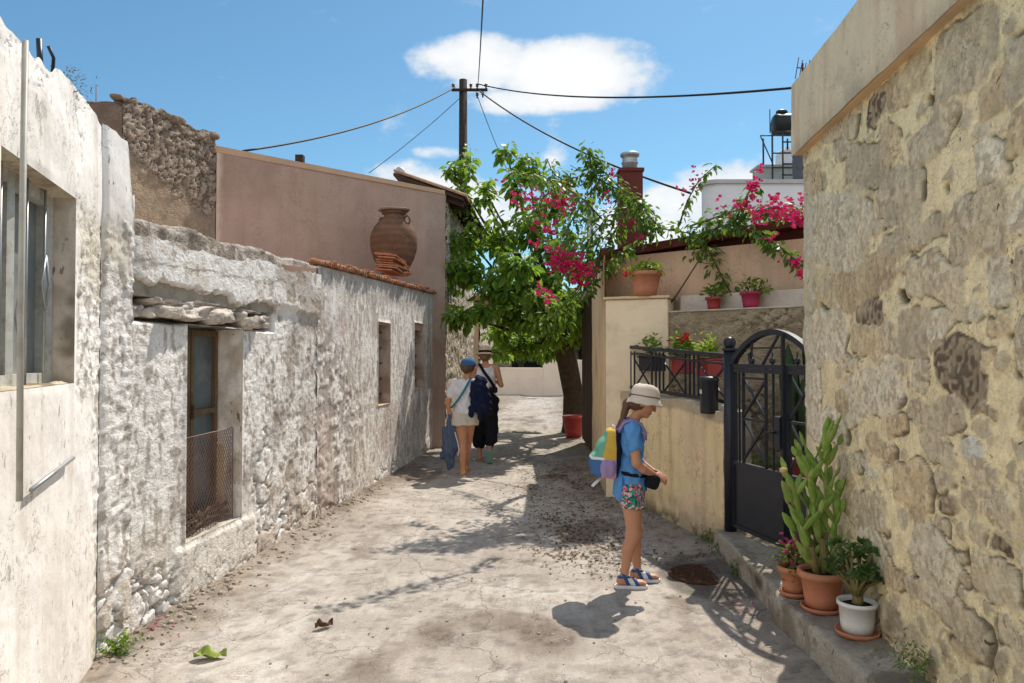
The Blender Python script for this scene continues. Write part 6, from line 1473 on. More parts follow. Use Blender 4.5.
for (px,py,Y,rx,ry,n,dk) in CLs:
    c=at(px,py,Y); sc=Y/F
    base=fork+(c-fork)*.55+Vector((0,0,-.25))
    lim.append((fork,base,c))
    for _ in range(int(n*(1.0 if not dk else 1.25))):
        u=rs.normal(0,1,3); u/=np.linalg.norm(u); u*=rs.uniform(.35,1.05)
        e=Vector((c.x+u[0]*rx*sc*1.0,Y+u[1]*max(rx,ry)*sc*1.1,c.z+u[2]*ry*sc)); 
        s_=Vector((c.x,Y,c.z))+(e-c)*.05+Vector((rs.normal(0,.05),rs.normal(0,.05),-.22*ry*sc))
        P0.append(s_);P1.append(e)
C,D,N=twigs([tuple(p) for p in P0],[tuple(p) for p in P1],11,.055,rs,.15,.3,.75)
sz=.155*(.35+.95*rs.random(len(C))**.7)
crown=leaf_cloud('crown',C,D,N,sz,tr,m_leaf_tree,.88,rs)
b=MB()
for (f_,m_,c) in lim:
    j=Vector((rs.normal(0,.08),rs.normal(0,.08),0)); b.tube([f_,f_.lerp(m_,.5)+j+Vector((0,0,.12)),m_+j,c],[.075,.05,.032,.012],7)
for i in range(0,len(P0),4): b.tube([P0[i],P1[i]],[.008,.003],4,False)
b.build('limbs',m_bark,tr)
# upright sprig shoots with leaves clearly spaced on the skyline
# ------------------------------------------------------------------ BOUGAINVILLEA
bo=thing('bougainvillea','bougainvillea vine with magenta flowers trained along the red roof edge','vine')
rs=np.random.default_rng(202)
V_=[ ([(600,218,7.9),(586,200,7.6),(565,188,7.4),(547,181,7.2),(519,173,6.9),(505,170,6.8)],62,6),([(600,225,8.8),(575,214,8.9),(545,214,9.05),(521,219,9.2)],50,7),([(585,240,9.6),(560,240,10.3),(538,242,10.9)],34,8), # polyline px,py,Y ; density; radius px ; end hanging
 ([(735,300,8.0),(700,235,8.2),(660,228,8.5),(625,250,8.5),(597,275,8.8),(578,300,8.8)],150,9),
 ([(700,235,8.2),(735,222,7.8),(765,238,7.5),(785,252,7.3),(803,268,7.2)],110,8),
 ([(730,224,7.8),(745,212,7.7),(770,208,7.5),(805,212,7.3)],90,9),
 ([(735,222,7.8),(745,200,7.7),(755,185,7.6)],26,6),
 ([(680,225,8.3),(688,200,8.3),(700,180,8.2),(716,164,8.2)],26,4),
 ([(690,228,8.3),(720,215,8.0),(740,208,7.9)],60,9),
 ([(660,228,8.5),(640,205,8.5),(615,185,8.8),(598,165,8.8),(586,145,8.8)],120,10),
 ([(615,190,8.8),(590,175,8.8),(565,180,8.7),(545,195,8.5),(535,215,8.5)],110,11),
 ([(600,180,8.8),(585,200,8.7),(570,225,8.5),(565,250,8.5),(570,275,8.7)],120,12),
 ([(640,210,8.5),(610,215,8.5),(590,240,8.7),(575,262,8.7),(560,280,8.7)],130,11),
 ([(620,195,8.8),(625,215,8.7),(612,235,8.7),(600,255,8.7)],90,12),
 ([(600,240,8.7),(580,290,8.8),(560,310,9.0),(545,325,9.3)],110,12),
 ([(590,180,8.8),(592,160,8.7),(585,148,8.7)],40,7),
 ([(570,185,8.7),(552,172,8.7),(548,160,8.7)],34,8),
 ([(655,232,8.5),(640,222,8.3),(650,215,8.3)],40,8),
]
PP=[];DD=[];NN=[];b=MB()
for pts,n,rad in V_:
    W3=[at(*q) for q in pts]
    b.tube([w+Vector((rs.normal(0,.01),0,rs.normal(0,.01))) for w in W3],[.010*(1-.6*i/len(W3)) for i in range(len(W3))],6)
    seg=[(W3[i+1]-W3[i]).length for i in range(len(W3)-1)]; tot_=sum(seg)
    for _ in range(int(n*2.1)):
        r_=rs.random()*tot_; i=0
        while r_>seg[i] and i<len(seg)-1: r_-=seg[i]; i+=1
        p=W3[i].lerp(W3[i+1],min(r_/seg[i],1)); o=rs.normal(0,1,3); o/=np.linalg.norm(o); rr=rad*p.y/F*rs.uniform(.2,1.15)
        PP.append(np.array(p)+o*rr); d=o*.7+np.array([0,0,-.6]); DD.append(d); NN.append(rs.normal(0,.5,3)+[0,-.2,1])
b.build('stem',m_branch,bo)
leaf_cloud('foliage',PP,DD,NN,.080*rs.uniform(.6,1.25,len(PP)),bo,m_leaf_dark,.85,rs)
FP=[]
for (px,py,Y,rx,ry,n) in ((778,210,6.75,24,12,95),(800,222,7.1,8,10,30),(795,262,7.1,8,8,16),(803,275,7.1,5,6,8),(752,188,7.5,6,12,26),(745,205,7.6,10,5,16),(760,170,7.5,3,5,4),(722,206,8.0,14,6,9),(700,185,8.2,10,14,10),(682,195,8.2,5,6,4),
   (560,203,8.3,18,11,55),(530,197,8.4,14,9,26),(566,198,8.4,16,8,26),(520,205,8.3,10,8,10),(545,228,8.3,18,8,26),(570,264,8.3,18,10,95),(582,272,8.3,12,9,50),(555,262,8.3,8,8,22),(578,283,8.4,8,5,18),(548,300,8.7,7,14,16),(540,290,8.7,5,8,8),(500,182,8.5,10,4,4),(555,250,8.4,14,6,12),(625,222,8.5,10,5,10),(612,175,8.6,5,5,5),(604,196,8.6,8,7,8),(643,238,8.3,6,4,5),(536,245,8.4,10,5,8),(770,240,7.3,6,4,6)):
    c=at(px,py,Y)
    for _ in range(n):
        o=rs.normal(0,.55,3); FP.append(np.array(c)+o*np.array([rx,max(rx,ry)*.7,ry])*Y/F)
flowers('flowers',bo,FP,.042,m_bract,rs,3,.7)
# long arching shoots reaching over the lane, their shadows fall on the ground
sh2=[((.75,8.3,2.9),(.35,7.6,3.6),(-.15,7.2,3.75),(-.55,6.9,3.6)),((.8,8.4,3.1),(.5,8.1,3.9),(.15,7.9,4.3)),((.7,8.6,3.0),(.2,8.8,3.7),(-.25,8.8,3.9))]
# thin leaning sapling by the shelf
sp_=thing('leaning_shrub','thin leaning shrub with few leaves in front of the peach wall','shrub')
pts=[at(669,306,8.3),at(680,290,8.2),at(694,268,8.1),at(705,250,8.05),at(698,240,8.05)]
b=MB(); b.tube(pts,[.011,.010,.008,.006,.003],7); b.tube([at(698,262,8.1),at(710,264,8.0),at(718,262,8.0)],[.006,.004,.003],5); b.tube([at(669,304,8.3),at(668,312,8.3)],[.02,.022],8); b.build('stem',m_branch,sp_)
rs=np.random.default_rng(303); E=[(698,240),(690,248),(684,256),(705,246),(700,252),(717,262),(688,244),(694,238)]
P0=[tuple(at(705,250,8.05)) for _ in E]; P1=[tuple(at(x,y,8.05)) for x,y in E]
C,D,N=twigs(P0,P1,8,.03,rs,.5,0,.5); leaf_cloud('foliage',C,D,N,.075*rs.uniform(.6,1.1,len(C)),sp_,m_leaf_tree,.8,rs)

# ------------------------------------------------------------------ trees seen beyond the end of the lane
rs=np.random.default_rng(404)
for k,(px,py,Y,rx,ry,lab) in enumerate(((520,338,33.0,34,26,'dark green bushy tree beyond the end wall, nearest the stone cottage'),(575,322,34.0,40,34,'dark green tree beyond the end wall, behind the mulberry trunk'))):
    c=at(px,py,Y); t=thing('garden_tree',lab,'tree',(c.x,Y,0),0,'trees beyond the end wall'); n=150; sc=Y/F
    P0=[];P1=[]
    for _ in range(n):
        u=rs.normal(0,1,3); u/=np.linalg.norm(u); u*=rs.uniform(.5,1.0); P0.append((u[0]*rx*sc*.3,u[1]*rx*sc*.3,c.z+u[2]*ry*sc*.3-.2)); P1.append((u[0]*rx*sc,u[1]*rx*sc,c.z+u[2]*ry*sc))
    C,D,N=twigs(P0,P1,14,.12,rs,.1,.3,.6); leaf_cloud('crown',C,D,N,.26*rs.uniform(.6,1.2,len(C)),t,m_leaf_dark,.9,rs)
    b=MB(); b.tube([(0,0,0),(.05,0,c.z*.5),(0,0,c.z)],[.16,.12,.07],10)
    for i in range(0,n,12): b.tube([(0,0,c.z*.6),P1[i]],[.05,.015],5)
    b.build('trunk',m_bark,t)
# ------------------------------------------------------------------ PEOPLE
def mirror(p): return (p[0],-p[1],p[2])
def band(mb,pts,w,t,nrmf):
    """flat strap along points"""
    pts=[Vector(p) for p in pts]; vs=[];n=len(pts)
    for i,p in enumerate(pts):
        d=(pts[min(i+1,n-1)]-pts[max(i-1,0)]).normalized(); nn=Vector(nrmf(p)); nn=(nn-d*nn.dot(d)).normalized(); x=d.cross(nn)
        for a,b_ in ((-1,0),(1,0),(1,1),(-1,1)): vs.append(p+x*(a*w/2)+nn*(b_*t))
    fs=[(i*4+j,i*4+(j+1)%4,(i+1)*4+(j+1)%4,(i+1)*4+j) for i in range(n-1) for j in range(4)]+[(3,2,1,0),tuple((n-1)*4+j for j in range(4))]
    mb.add(vs,fs,True)
def head_prims(h,f,u,sc=1.0,k=.02):
    h=Vector(h);f=Vector(f).normalized();u=Vector(u);u=(u-f*u.dot(f)).normalized();y=u.cross(f)
    P=lambda a,b,c=0:tuple(h+(f*a+u*b+y*c)*sc)
    rot=Matrix((f,y,u)).transposed()
    E=lambda a,b,c,r,k_=.02,sub=False:('ell',(P(a,b,c),tuple(q*sc for q in r)),dict(k=k_,rot=rot,sub=sub))
    pr=[E(-.008,.022,0,(.092,.073,.090)),E(.028,-.040,0,(.052,.052,.060),.03),E(.060,-.082,0,(.020,.024,.018),.02),
        E(.050,-.02,.035,(.030,.022,.028),.02),E(.050,-.02,-.035,(.030,.022,.028),.02),
        ('cone',(P(.080,.018),P(.100,-.022),.007*sc,.011*sc),dict(k=.012)),E(.092,-.026,.010,(.009,.008,.007),.006),E(.092,-.026,-.010,(.009,.008,.007),.006),
        E(.084,.012,.030,(.014,.015,.009),.010,True),E(.084,.012,-.030,(.014,.015,.009),.010,True),
        E(.077,.030,.028,(.010,.018,.006),.010),E(.077,.030,-.028,(.010,.018,.006),.010),
        E(.079,-.050,0,(.010,.020,.005),.006),E(.077,-.060,0,(.010,.017,.006),.006),
        E(-.008,-.012,.072,(.016,.007,.028),.008),E(-.008,-.012,-.072,(.016,.007,.028),.008)]
    return pr,P,(f,y,u)
# ---------------- girl ----------------
gl=thing('person','girl in cream bucket hat, blue shirt and floral shorts looking down beside the garden wall','person',(.83,5.20,gz(.83,5.2)+.0))
hd=Vector((.093,0,1.275)); f_=Vector((.90,-.10,-.42)); u_=Vector((.42,0,.9))
HP,HPt,HF=head_prims(hd,f_,u_,.96)
torso=[E_((-.005,0,.655),(.088,.112,.085)),C_((0,0,.68),(-.004,0,.86),.086,.083,.03),E_((.0,0,.99),(.088,.118,.135),.03),C_((-.005,-.10,1.095),(-.005,.10,1.095),.046,.046,.03)]
sh=lambda s:(-.005,s*.128,1.075)
armN=[C_(sh(-1),(.012,-.165,.875),.041,.030,.02),C_((.012,-.165,.875),(.065,-.135,.83),.030,.030,.015),C_((.065,-.135,.83),(.158,-.075,.775),.030,.019,.012)]
armF=[C_(sh(1),(.045,.160,.875),.041,.030,.02),C_((.045,.160,.875),(.09,.125,.84),.030,.029,.015),C_((.09,.125,.84),(.170,.05,.785),.029,.019,.012)]
legN=[C_((-.002,-.058,.63),(.012,-.066,.37),.078,.046,.02),C_((.012,-.066,.37),(-.030,-.066,.27),.044,.042,.02),C_((-.030,-.066,.27),(-.055,-.068,.085),.042,.025,.02),E_((-.0,-.066,.375),(.046,.042,.05),.02)]
legF=[C_((.002,.058,.63),(.045,.070,.37),.078,.046,.02),C_((.045,.070,.37),(.040,.074,.27),.044,.042,.02),C_((.040,.074,.27),(.060,.078,.085),.042,.025,.02),E_((.045,.070,.375),(.046,.042,.05),.02)]
def foot(x,y,z0=.028):
    p=[C_((x,y,.085),(x-.022,y,z0+.022),.027,.026,.012),C_((x-.022,y,z0+.020),(x+.07,y-.004,z0+.018),.026,.022,.02),E_((x+.10,y-.004,z0+.014),(.045,.038,.018),.015)]
    for i in range(5): p.append(C_((x+.125,y-.026+i*.013,z0+.012),(x+.150-.005*abs(i-1.2)*1.2,y-.028+i*.014,z0+.010),.0085 if i else .010,.0075 if i else .009,.004))
    return p
def flipfoot(p,y): return p
fN=foot(-.058,-.068); fF=foot(.058,.078)
hN=hand((.158,-.075,.775),(.80,.30,-.36),(.15,.65,-.6),1,.135,.35,.14)
hF=hand((.170,.05,.785),(.78,-.35,-.36),(.1,-.55,-.75),-1,.135,.45,.14)
neck=[C_((-.0,0,1.11),(.055,0,1.20),.038,.037,.02)]
allp=HP+torso+neck+armN+armF+legN+legF+fN+fF+hN+hF
allp=[p for p in allp if not p[2].get('sub')]+[p for p in allp if p[2].get('sub')]
lo,hi=(-.20,-.25,-.02),(.38,.25,1.42)
def lipmat(c):
    q=(np.array(c)-np.array(HPt(.083,-.054))); return (np.abs(q[:,1])<.016)&(np.linalg.norm(q,axis=1)<.017)
sdf_obj('body',allp,lo,hi,.0042,[m_skin,m_lip],gl,matfn=lambda c: lipmat(c))
e=MB()
for c in (-.029,.029): e.mi=0; e.sphere(HPt(.071,.011,c),.0125,12,8); e.mi=1; e.sphere(HPt(.0785,.008,c),.0065,10,6)
e.build('eyes',[m_eye,m_iris],gl)
# brows and hair
hairp=[('ell',(HPt(-.018,.030,0),(.090,.079,.090)),dict(k=.02)),('ell',(HPt(-.040,-.02,0),(.062,.070,.062)),dict(k=.03)),
  C_(HPt(-.085,-.02,0),HPt(-.105,-.06,0),.024,.025,.02),C_(HPt(-.105,-.06,0),(-.062,-.015,1.13),.025,.021,.02),C_((-.062,-.015,1.13),(-.095,-.03,1.04),.021,.012,.02),C_((-.095,-.03,1.04),(-.11,-.05,.98),.012,.004,.02)]
fx=Vector(f_).normalized()
sdf_obj('hair',hairp,(-.22,-.14,.90),(.25,.14,1.42),.0045,m_hair,gl,clips=[((fx.x,fx.y,fx.z),hd.dot(fx)+.052*.96,lambda x,y,z:-.0*x-.012*np.sin(z*90))],fold=lambda x,y,z:.0025*np.sin(y*260+z*30))
e=MB(); 
for c in (-1,1): e.tube([HPt(.083,.034,c*.014),HPt(.084,.038,c*.028),HPt(.074,.034,c*.042)],[.002,.003,.0015],5)
e.build('eyebrows',m_hair,gl)
fold=lambda x,y,z:.004*np.sin(z*70+x*40+3*np.sin(y*25))+.003*np.sin(x*90-z*40)
slv=[C_(sh(-1),(.004,-.151,.985),.039,.037,.015),C_(sh(1),(.020,.144,.985),.039,.037,.015)]
shirt=[C_((0,0,.66),(0,0,.80),.100,.092,.03),E_((0,0,.66),(.100,.122,.09))]+torso[1:]
sdf_obj('shirt',shirt+slv,(-.2,-.25,.6),(.2,.25,1.2),.0055,m_blue_shirt,gl,off=.010,clips=[((0,0,-1),-.665,lambda x,y,z:-.006*np.sin(x*40+y*30)),((.30,0,.95),1.137,None)],fold=fold)
cl=MB(); band(cl,[(.035,-.045,1.135),(.075,-.02,1.105),(.095,0,1.06)],.025,.006,lambda p:(1,-.3,.3)); band(cl,[(.035,.045,1.135),(.075,.02,1.105),(.095,0,1.06)],.025,.006,lambda p:(1,.3,.3)); band(cl,[(.0,-.055,1.145),(-.045,-.03,1.15),(-.05,.03,1.15),(0,.055,1.145)],.025,.006,lambda p:(p[0],p[1],.5)); cl.build('collar',m_blue_shirt,gl)
shorts=[E_((-.005,0,.655),(.092,.116,.085)),C_((-.002,-.06,.66),(.004,-.066,.50),.082,.078,.02),C_((.002,.06,.66),(.022,.068,.50),.082,.078,.02)]
sdf_obj('shorts',shorts,(-.2,-.2,.5),(.2,.2,.76),.0055,m_floral,gl,off=.006,clips=[((0,0,-1),-.552,lambda x,y,z:-.004*np.sin(x*60+y*50)),((0,0,1),.72,None)],fold=lambda x,y,z:.003*np.sin(x*80+y*60))
belt=[C_((0,0,.70),(0,0,.84),.104,.097,.03)]
sdf_obj('belt',belt,(-.2,-.2,.7),(.2,.2,.84),.0055,m_black_cloth,gl,off=.012,clips=[((.15,0,1),.795,None),((-.15,0,-1),-.768,None)])
sdf_obj('waist_bag',[B_((.135,-.045,.735),(.045,.075,.050),.02,rot=Matrix.Rotation(.3,3,'Y')),B_((.165,-.045,.725),(.02,.06,.032),.012,rot=Matrix.Rotation(.3,3,'Y'))],(0,-.2,.6),(.3,.1,.85),.005,m_black_cloth,gl)
sdf_obj('tied_jacket',[B_((-.088,-.02,.70),(.022,.080,.085),.018,rot=Matrix.Rotation(.1,3,'Y')),C_((-.08,-.07,.76),(-.088,-.075,.61),.024,.015,.02)],(-.2,-.2,.5),(.02,.14,.84),.006,m_blue_shirt,gl,fold=lambda x,y,z:.007*np.sin(y*90+z*12))
# hat
hb=Matrix.Rotation(R(9),3,'Y'); hc=Vector((.098,0,1.285))
b=MB(); b.lathe([(.126,-.022),(.129,-.022),(.127,-.015),(.114,.010),(.103,.028),(.101,.052),(.095,.078),(.080,.100),(.050,.114),(.001,.118)],hc,40,hb,sy=.93); b.lathe([(.124,-.024),(.110,.006),(.098,.022)],hc,40,hb,sy=.93)
ht=b.build('hat',m_hat,gl)
for v in ht.data.vertices:
    q=v.co-hc; a=math.atan2(q.y,q.x); r_=math.hypot(q.x,q.y); v.co.z+= (.004*math.sin(a*5+1)+.003*math.sin(a*9)) if r_>.11 else .004*math.sin(a*3+q.z*40)
b=MB(); b.lathe([(.1045,.030),(.1055,.031),(.105,.037),(.103,.038)],hc,40,hb,sy=.93); b.build('hat_band',fabric('brown_ribbon',(.18,.12,.09)),ht)
# sandals
for nm,x0,y0,fp in (('sandal',-.058,-.068,fN),('sandal',.058,.078,fF)):
    s_=sdf_obj(nm,[C_((x0-.035,y0,.012),(x0+.125,y0-.002,.012),.035,.040,.01)],(x0-.1,y0-.07,-.03),(x0+.2,y0+.07,.06),.004,m_sandal,gl,clips=[((0,0,1),.024,None),((0,0,-1),.0,None)])
    fpp=[p for p in fp]
    for ca,cb in ((.088,.098),(.030,.038)):
        sdf_obj('strap',fpp,(x0-.08,y0-.06,.01),(x0+.18,y0+.06,.12),.004,m_sandal_blue,s_,off=.005,clips=[((1,0,.5),x0+cb+.02,None),((-1,0,-.5),-(x0+ca+.0),None)])
    sdf_obj('strap',fpp,(x0-.08,y0-.06,.01),(x0+.18,y0+.06,.14),.004,m_sandal_blue,s_,off=.005,clips=[((0,0,1),.088,None),((0,0,-1),-.072,None)])
    sdf_obj('strap',fpp,(x0-.08,y0-.06,.01),(x0+.18,y0+.06,.14),.004,m_sandal,s_,off=.0035,clips=[((1,0,.4),x0+.098,None),((-1,0,-.4),-(x0+.030),None)])
# backpack (worn, held by straps: a thing of its own)
bp=thing('backpack','yellow, green and purple child backpack on the back of the girl','backpack',tuple(gl.location))
rb=Matrix.Rotation(R(8),3,'Y')
def bpm(c):
    x,y,z=c[:,0],c[:,1],c[:,2]; m=np.full(len(x),0)
    m[(z>.885)]=1; m[(z>.90)&(x<-.185-.25*(1.0-z))]=2; m[(z<=.885)&(x<-.215)]=3; m[x>-.115]=4; m[(z<.80)&(x>=-.215)&(x<=-.115)]=5; m[(z>.885)&(z<.905)&(x<-.2)]=6; return m
bag=sdf_obj('bag',[B_((-.165,0,.88),(.085,.13,.13),.06,rot=rb),B_((-.135,0,.99),(.055,.105,.10),.05,k=.04,rot=rb),B_((-.245,0,.845),(.040,.10,.075),.035,k=.02)],(-.34,-.18,.68),(.02,.18,1.16),.006,[m_purple,m_yellow,m_green,m_blue_ny,m_navy,m_pink_ny,m_white_cloth],bp,matfn=bpm,fold=lambda x,y,z:.003*np.sin(z*60+x*30))
sdf_obj('side_pocket',[E_((-.175,-.125,.83),(.055,.028,.065)),E_((-.175,.125,.83),(.055,.028,.065))],(-.3,-.19,.7),(-.05,.19,.95),.006,m_purple,bp,fold=lambda x,y,z:.003*np.sin(x*100))
b=MB()
for s in (-1,1):
    b=MB(); band(b,[(-.10,s*.07,1.06),(-.06,s*.085,1.135),(-.0,s*.092,1.158),(.06,s*.090,1.125),(.084,s*.096,1.07),(.082,s*.10,1.02)],.030,.008,lambda p:(p[0]+.02,p[1]*1.2,(p[2]-.95)*1.2)); b.build('shoulder_strap',m_purple,bp)
b=MB(); band(b,[(-.20,-.04,.76),(-.25,-.05,.72),(-.275,-.05,.695)],.02,.003,lambda p:(0,-1,.2)); b.tube([(-.10,-.03,1.075),(-.12,-.03,1.11),(-.12,.03,1.11),(-.10,.03,1.075)],.006,6); b.build('loose_strap',m_white_cloth,bp)
# ---------------- women walking away ----------------
def body(nm,label,loc,H,spec):
    return thing('person',label,'person',loc)
w1=thing('person','woman in blue cap, white tee shirt and beige shorts walking away','person',(-.66,9.95,gz(-.66,9.95)))
hd=Vector((.07,.03,1.455)); HP,HPt,HF=head_prims(hd,(.45,.88,-.08),(0,.08,1),1.0)
torso=[E_((.03,0,.83),(.155,.105,.11)),C_((.03,0,.86),(.035,0,1.02),.115,.11,.04),E_((.04,.0,1.13),(.145,.10,.15),.04),C_((-.09,0,1.255),(.17,0,1.255),.050,.050,.03)]
neck=[C_((.05,.0,1.27),(.065,.015,1.38),.048,.045,.02)]
shL=(-.115,0,1.235); shR=(.195,0,1.235)
aL=[C_(shL,(-.205,-.01,.985),.048,.036,.02),C_((-.205,-.01,.985),(-.165,.03,.80),.036,.022,.015)]
aR=[C_(shR,(.285,.02,1.0),.048,.036,.02),C_((.285,.02,1.0),(.24,.20,.95),.036,.022,.015)]
hL=hand((-.165,.03,.80),(.15,.1,-1),(1,.0,.1),1,.16,.8,.06); hR=hand((.24,.20,.95),(-.1,1,-.1),(-1,0,-.2),1,.16,.7,.06)
lL=[C_((-.03,0,.80),(-.01,.0,.46),.100,.062,.03),C_((-.01,.0,.46),(.0,-.045,.34),.058,.056,.02),C_((.0,-.045,.34),(.0,-.05,.095),.056,.032,.02)]
lR=[C_((.09,.03,.80),(.055,.20,.47),.098,.062,.03),C_((.055,.20,.47),(.045,.22,.34),.058,.054,.02),C_((.045,.22,.34),(.03,.30,.10),.054,.032,.02)]
def wfoot(x,y,ang=0,z0=.02):
    pr=[C_((x,y,.10),(x,y-.03,z0+.03),.033,.032,.015),C_((x,y-.03,z0+.028),(x+.01,y+.11,z0+.02),.032,.026,.02),E_((x+.01,y+.145,z0+.016),(.045,.055,.020),.02)]
    for i in range(5): pr.append(C_((x-.022+i*.016,y+.175,z0+.013),(x-.024+i*.017,y+.205-.006*i,z0+.011),.010,.009,.004))
    return pr
fL=wfoot(0,-.05); fR=wfoot(.03,.30)
allp=HP+torso+neck+aL+aR+hL+hR+lL+lR+fL+fR; allp=[p for p in allp if not p[2].get('sub')]+[p for p in allp if p[2].get('sub')]
sdf_obj('body',allp,(-.32,-.22,-.02),(.42,.56,1.62),.0075,m_skin,w1)
sdf_obj('hair',[('ell',(HPt(-.02,.02,0),(.10,.085,.098)),dict(k=.02)),E_(HPt(-.065,-.03,0),(.05,.055,.055),.03)],(-.1,-.14,1.3),(.25,.2,1.62),.006,M_plain('brown_hair',(.11,.05,.025),.5,0,.4,50,.6,120,.004,.4),w1,clips=[((.45,.88,0),Vector((.45,.88,0)).dot(hd)+.03,None)],fold=lambda x,y,z:.003*np.sin(x*200+z*60))
fold=lambda x,y,z:.006*np.sin(z*42+x*30+3*np.sin(x*15))+.004*np.sin(x*70-z*30)
sdf_obj('shirt',torso[1:]+[C_((.03,0,.86),(.035,0,.95),.125,.12,.03),C_(shL,(-.165,-.01,1.10),.052,.050,.02),C_(shR,(.24,.0,1.10),.052,.050,.02)],(-.32,-.2,.8),(.42,.22,1.4),.0075,m_white_cloth,w1,off=.012,clips=[((0,0,-1),-.845,lambda x,y,z:-.008*np.sin(x*30)),((0,.2,1),1.305,None)],fold=fold)
sdf_obj('shorts',[E_((.03,0,.83),(.16,.115,.11)),C_((-.03,0,.80),(-.03,.0,.62),.108,.112,.02),C_((.10,.02,.80),(.10,.08,.62),.108,.108,.02)],(-.25,-.2,.6),(.32,.3,.96),.0075,m_beige,w1,off=.010,clips=[((0,0,-1),-.685,lambda x,y,z:-.006*np.sin(x*40+y*20)),((0,0,1),.90,None)],fold=lambda x,y,z:.005*np.sin(x*60+z*20))
b=MB(); capc=hd+Vector((0,0,.012)); rotc=Matrix.Rotation(math.atan2(.88,.45),3,'Z')
b.lathe([(.106,.012),(.108,.03),(.103,.065),(.080,.098),(.045,.115),(.012,.119),(.010,.125),(.001,.126)],capc,28)
vs=[]; n=14
for j in range(n+1):
    a=math.pi*(j/n)-math.pi/2
    for r_,z_ in ((.100,.022),(.14,.018),(.175,.004)): vs.append(capc+rotc@Vector((math.cos(a)*r_*1.0+.0*r_,math.sin(a)*(.100 if r_<.11 else .095),z_)))
b.add(vs,[(j*3+i,(j+1)*3+i,(j+1)*3+i+1,j*3+i+1) for j in range(n) for i in range(2)],True); b.build('cap',m_cap,w1)
b=MB(); band(b,[(.13,.05,1.30),(.11,-.045,1.315),(.03,-.135,1.16),(-.06,-.150,1.02),(-.15,-.11,.92)],.028,.006,lambda p:(-.2,-1,.25)); b.build('bag_strap',m_teal,w1)
for x0,y0,fp in ((0,-.05,fL),(.03,.30,fR)):
    s_=sdf_obj('sandal',[C_((x0,y0-.035,.010),(x0+.01,y0+.16,.010),.040,.048,.01)],(x0-.08,y0-.12,-.03),(x0+.1,y0+.25,.06),.005,m_sole,w1,clips=[((0,0,1),.020,None),((0,0,-1),.0,None)])
# things she carries
bd=sdf_obj('dark_jacket',[C_((.235,-.04,1.29),(.16,-.12,1.10),.075,.075,.04),C_((.22,-.07,1.22),(.27,-.08,.95),.10,.10,.04),C_((.16,-.13,1.10),(.13,-.14,.84),.055,.040,.03),C_((.29,-.06,1.10),(.33,-.05,.90),.07,.06,.03),C_((.22,-.13,1.0),(.24,-.13,.80),.05,.035,.02)],(-.02,-.28,.72),(.48,.14,1.42),.008,m_navy,None,fold=lambda x,y,z:.012*np.sin(x*55+z*14)+.006*np.sin(z*70+x*30)); bd.location=w1.location; tag(bd,'dark navy jacket slung over the right shoulder of the woman in the cap','jacket')
jk=sdf_obj('denim_jacket',[C_((-.155,.03,.80),(-.165,.02,.62),.045,.085,.03),C_((-.165,.02,.62),(-.17,.0,.34),.09,.095,.03),C_((-.24,.02,.60),(-.255,.03,.26),.04,.045,.02),C_((-.10,.01,.55),(-.095,.01,.40),.04,.04,.02),C_((-.18,.0,.34),(-.165,.0,.12),.085,.035,.02)],(-.38,-.14,.02),(.05,.18,.9),.008,m_denim,None,fold=lambda x,y,z:.012*np.sin(x*75+z*9)+.005*np.sin(z*50+x*30)); jk.location=w1.location; tag(jk,'grey blue denim jacket dangling from the left hand of the woman in the cap','jacket')
b=MB(); b.tube([(-.10,-.075,.60),(-.06,-.085,.45),(-.045,-.08,.36),(-.06,-.085,.28)],.008,6); o=b.build('jacket_cord',m_white_cloth,jk)
# woman 2
w2=thing('person','woman in straw hat, white sleeveless top and loose black trousers walking away','person',(-.38,11.2,gz(-.38,11.2)))
hd=Vector((-.03,.02,1.605)); HP,HPt,HF=head_prims(hd,(.15,.98,-.1),(0,.1,1),1.02)
torso=[E_((-.02,0,.95),(.155,.11,.12)),C_((-.02,0,.98),(-.02,0,1.16),.115,.115,.04),E_((-.02,0,1.28),(.15,.105,.16),.04),C_((-.15,0,1.425),(.11,0,1.425),.052,.052,.03)]
neck=[C_((-.02,0,1.43),(-.025,.01,1.54),.050,.047,.02)]
shL=(-.185,0,1.405); shR=(.145,0,1.405)
aL=[C_(shL,(-.255,.0,1.17),.050,.037,.02),C_((-.255,.0,1.17),(-.17,.20,1.13),.037,.024,.015)]
aR=[C_(shR,(.215,-.01,1.16),.050,.037,.02),C_((.215,-.01,1.16),(.15,.20,1.20),.037,.024,.015)]
hL=hand((-.17,.20,1.13),(.4,.9,0),(0.5,0,-.8),1,.165,.7,.06); hR=hand((.15,.20,1.20),(-.4,.9,.1),(-.5,0,-.8),1,.165,.7,.06)
lL=[C_((-.095,0,.92),(-.105,.10,.52),.10,.065,.03),C_((-.105,.10,.52),(-.11,.04,.10),.062,.036,.02)]
lR=[C_((.06,0,.92),(.06,.02,.52),.10,.065,.03),C_((.06,.02,.52),(.045,-.22,.22),.062,.036,.02)]
fL=wfoot(-.11,.04)
fR=[C_((.045,-.22,.22),(.045,-.26,.165),.036,.032,.015),C_((.045,-.26,.165),(.045,-.20,.055),.032,.026,.02),E_((.045,-.165,.035),(.045,.05,.022),.02,rot=Matrix.Rotation(-.5,3,'X'))]
for i in range(5): fR.append(C_((.013+i*.016,-.15,.028),(.012+i*.017,-.12,.018),.010,.009,.004))
allp=HP+torso+neck+aL+aR+hL+hR+lL+lR+fL+fR; allp=[p for p in allp if not p[2].get('sub')]+[p for p in allp if p[2].get('sub')]
sdf_obj('body',allp,(-.38,-.36,-.02),(.34,.44,1.80),.0085,m_skin,w2)
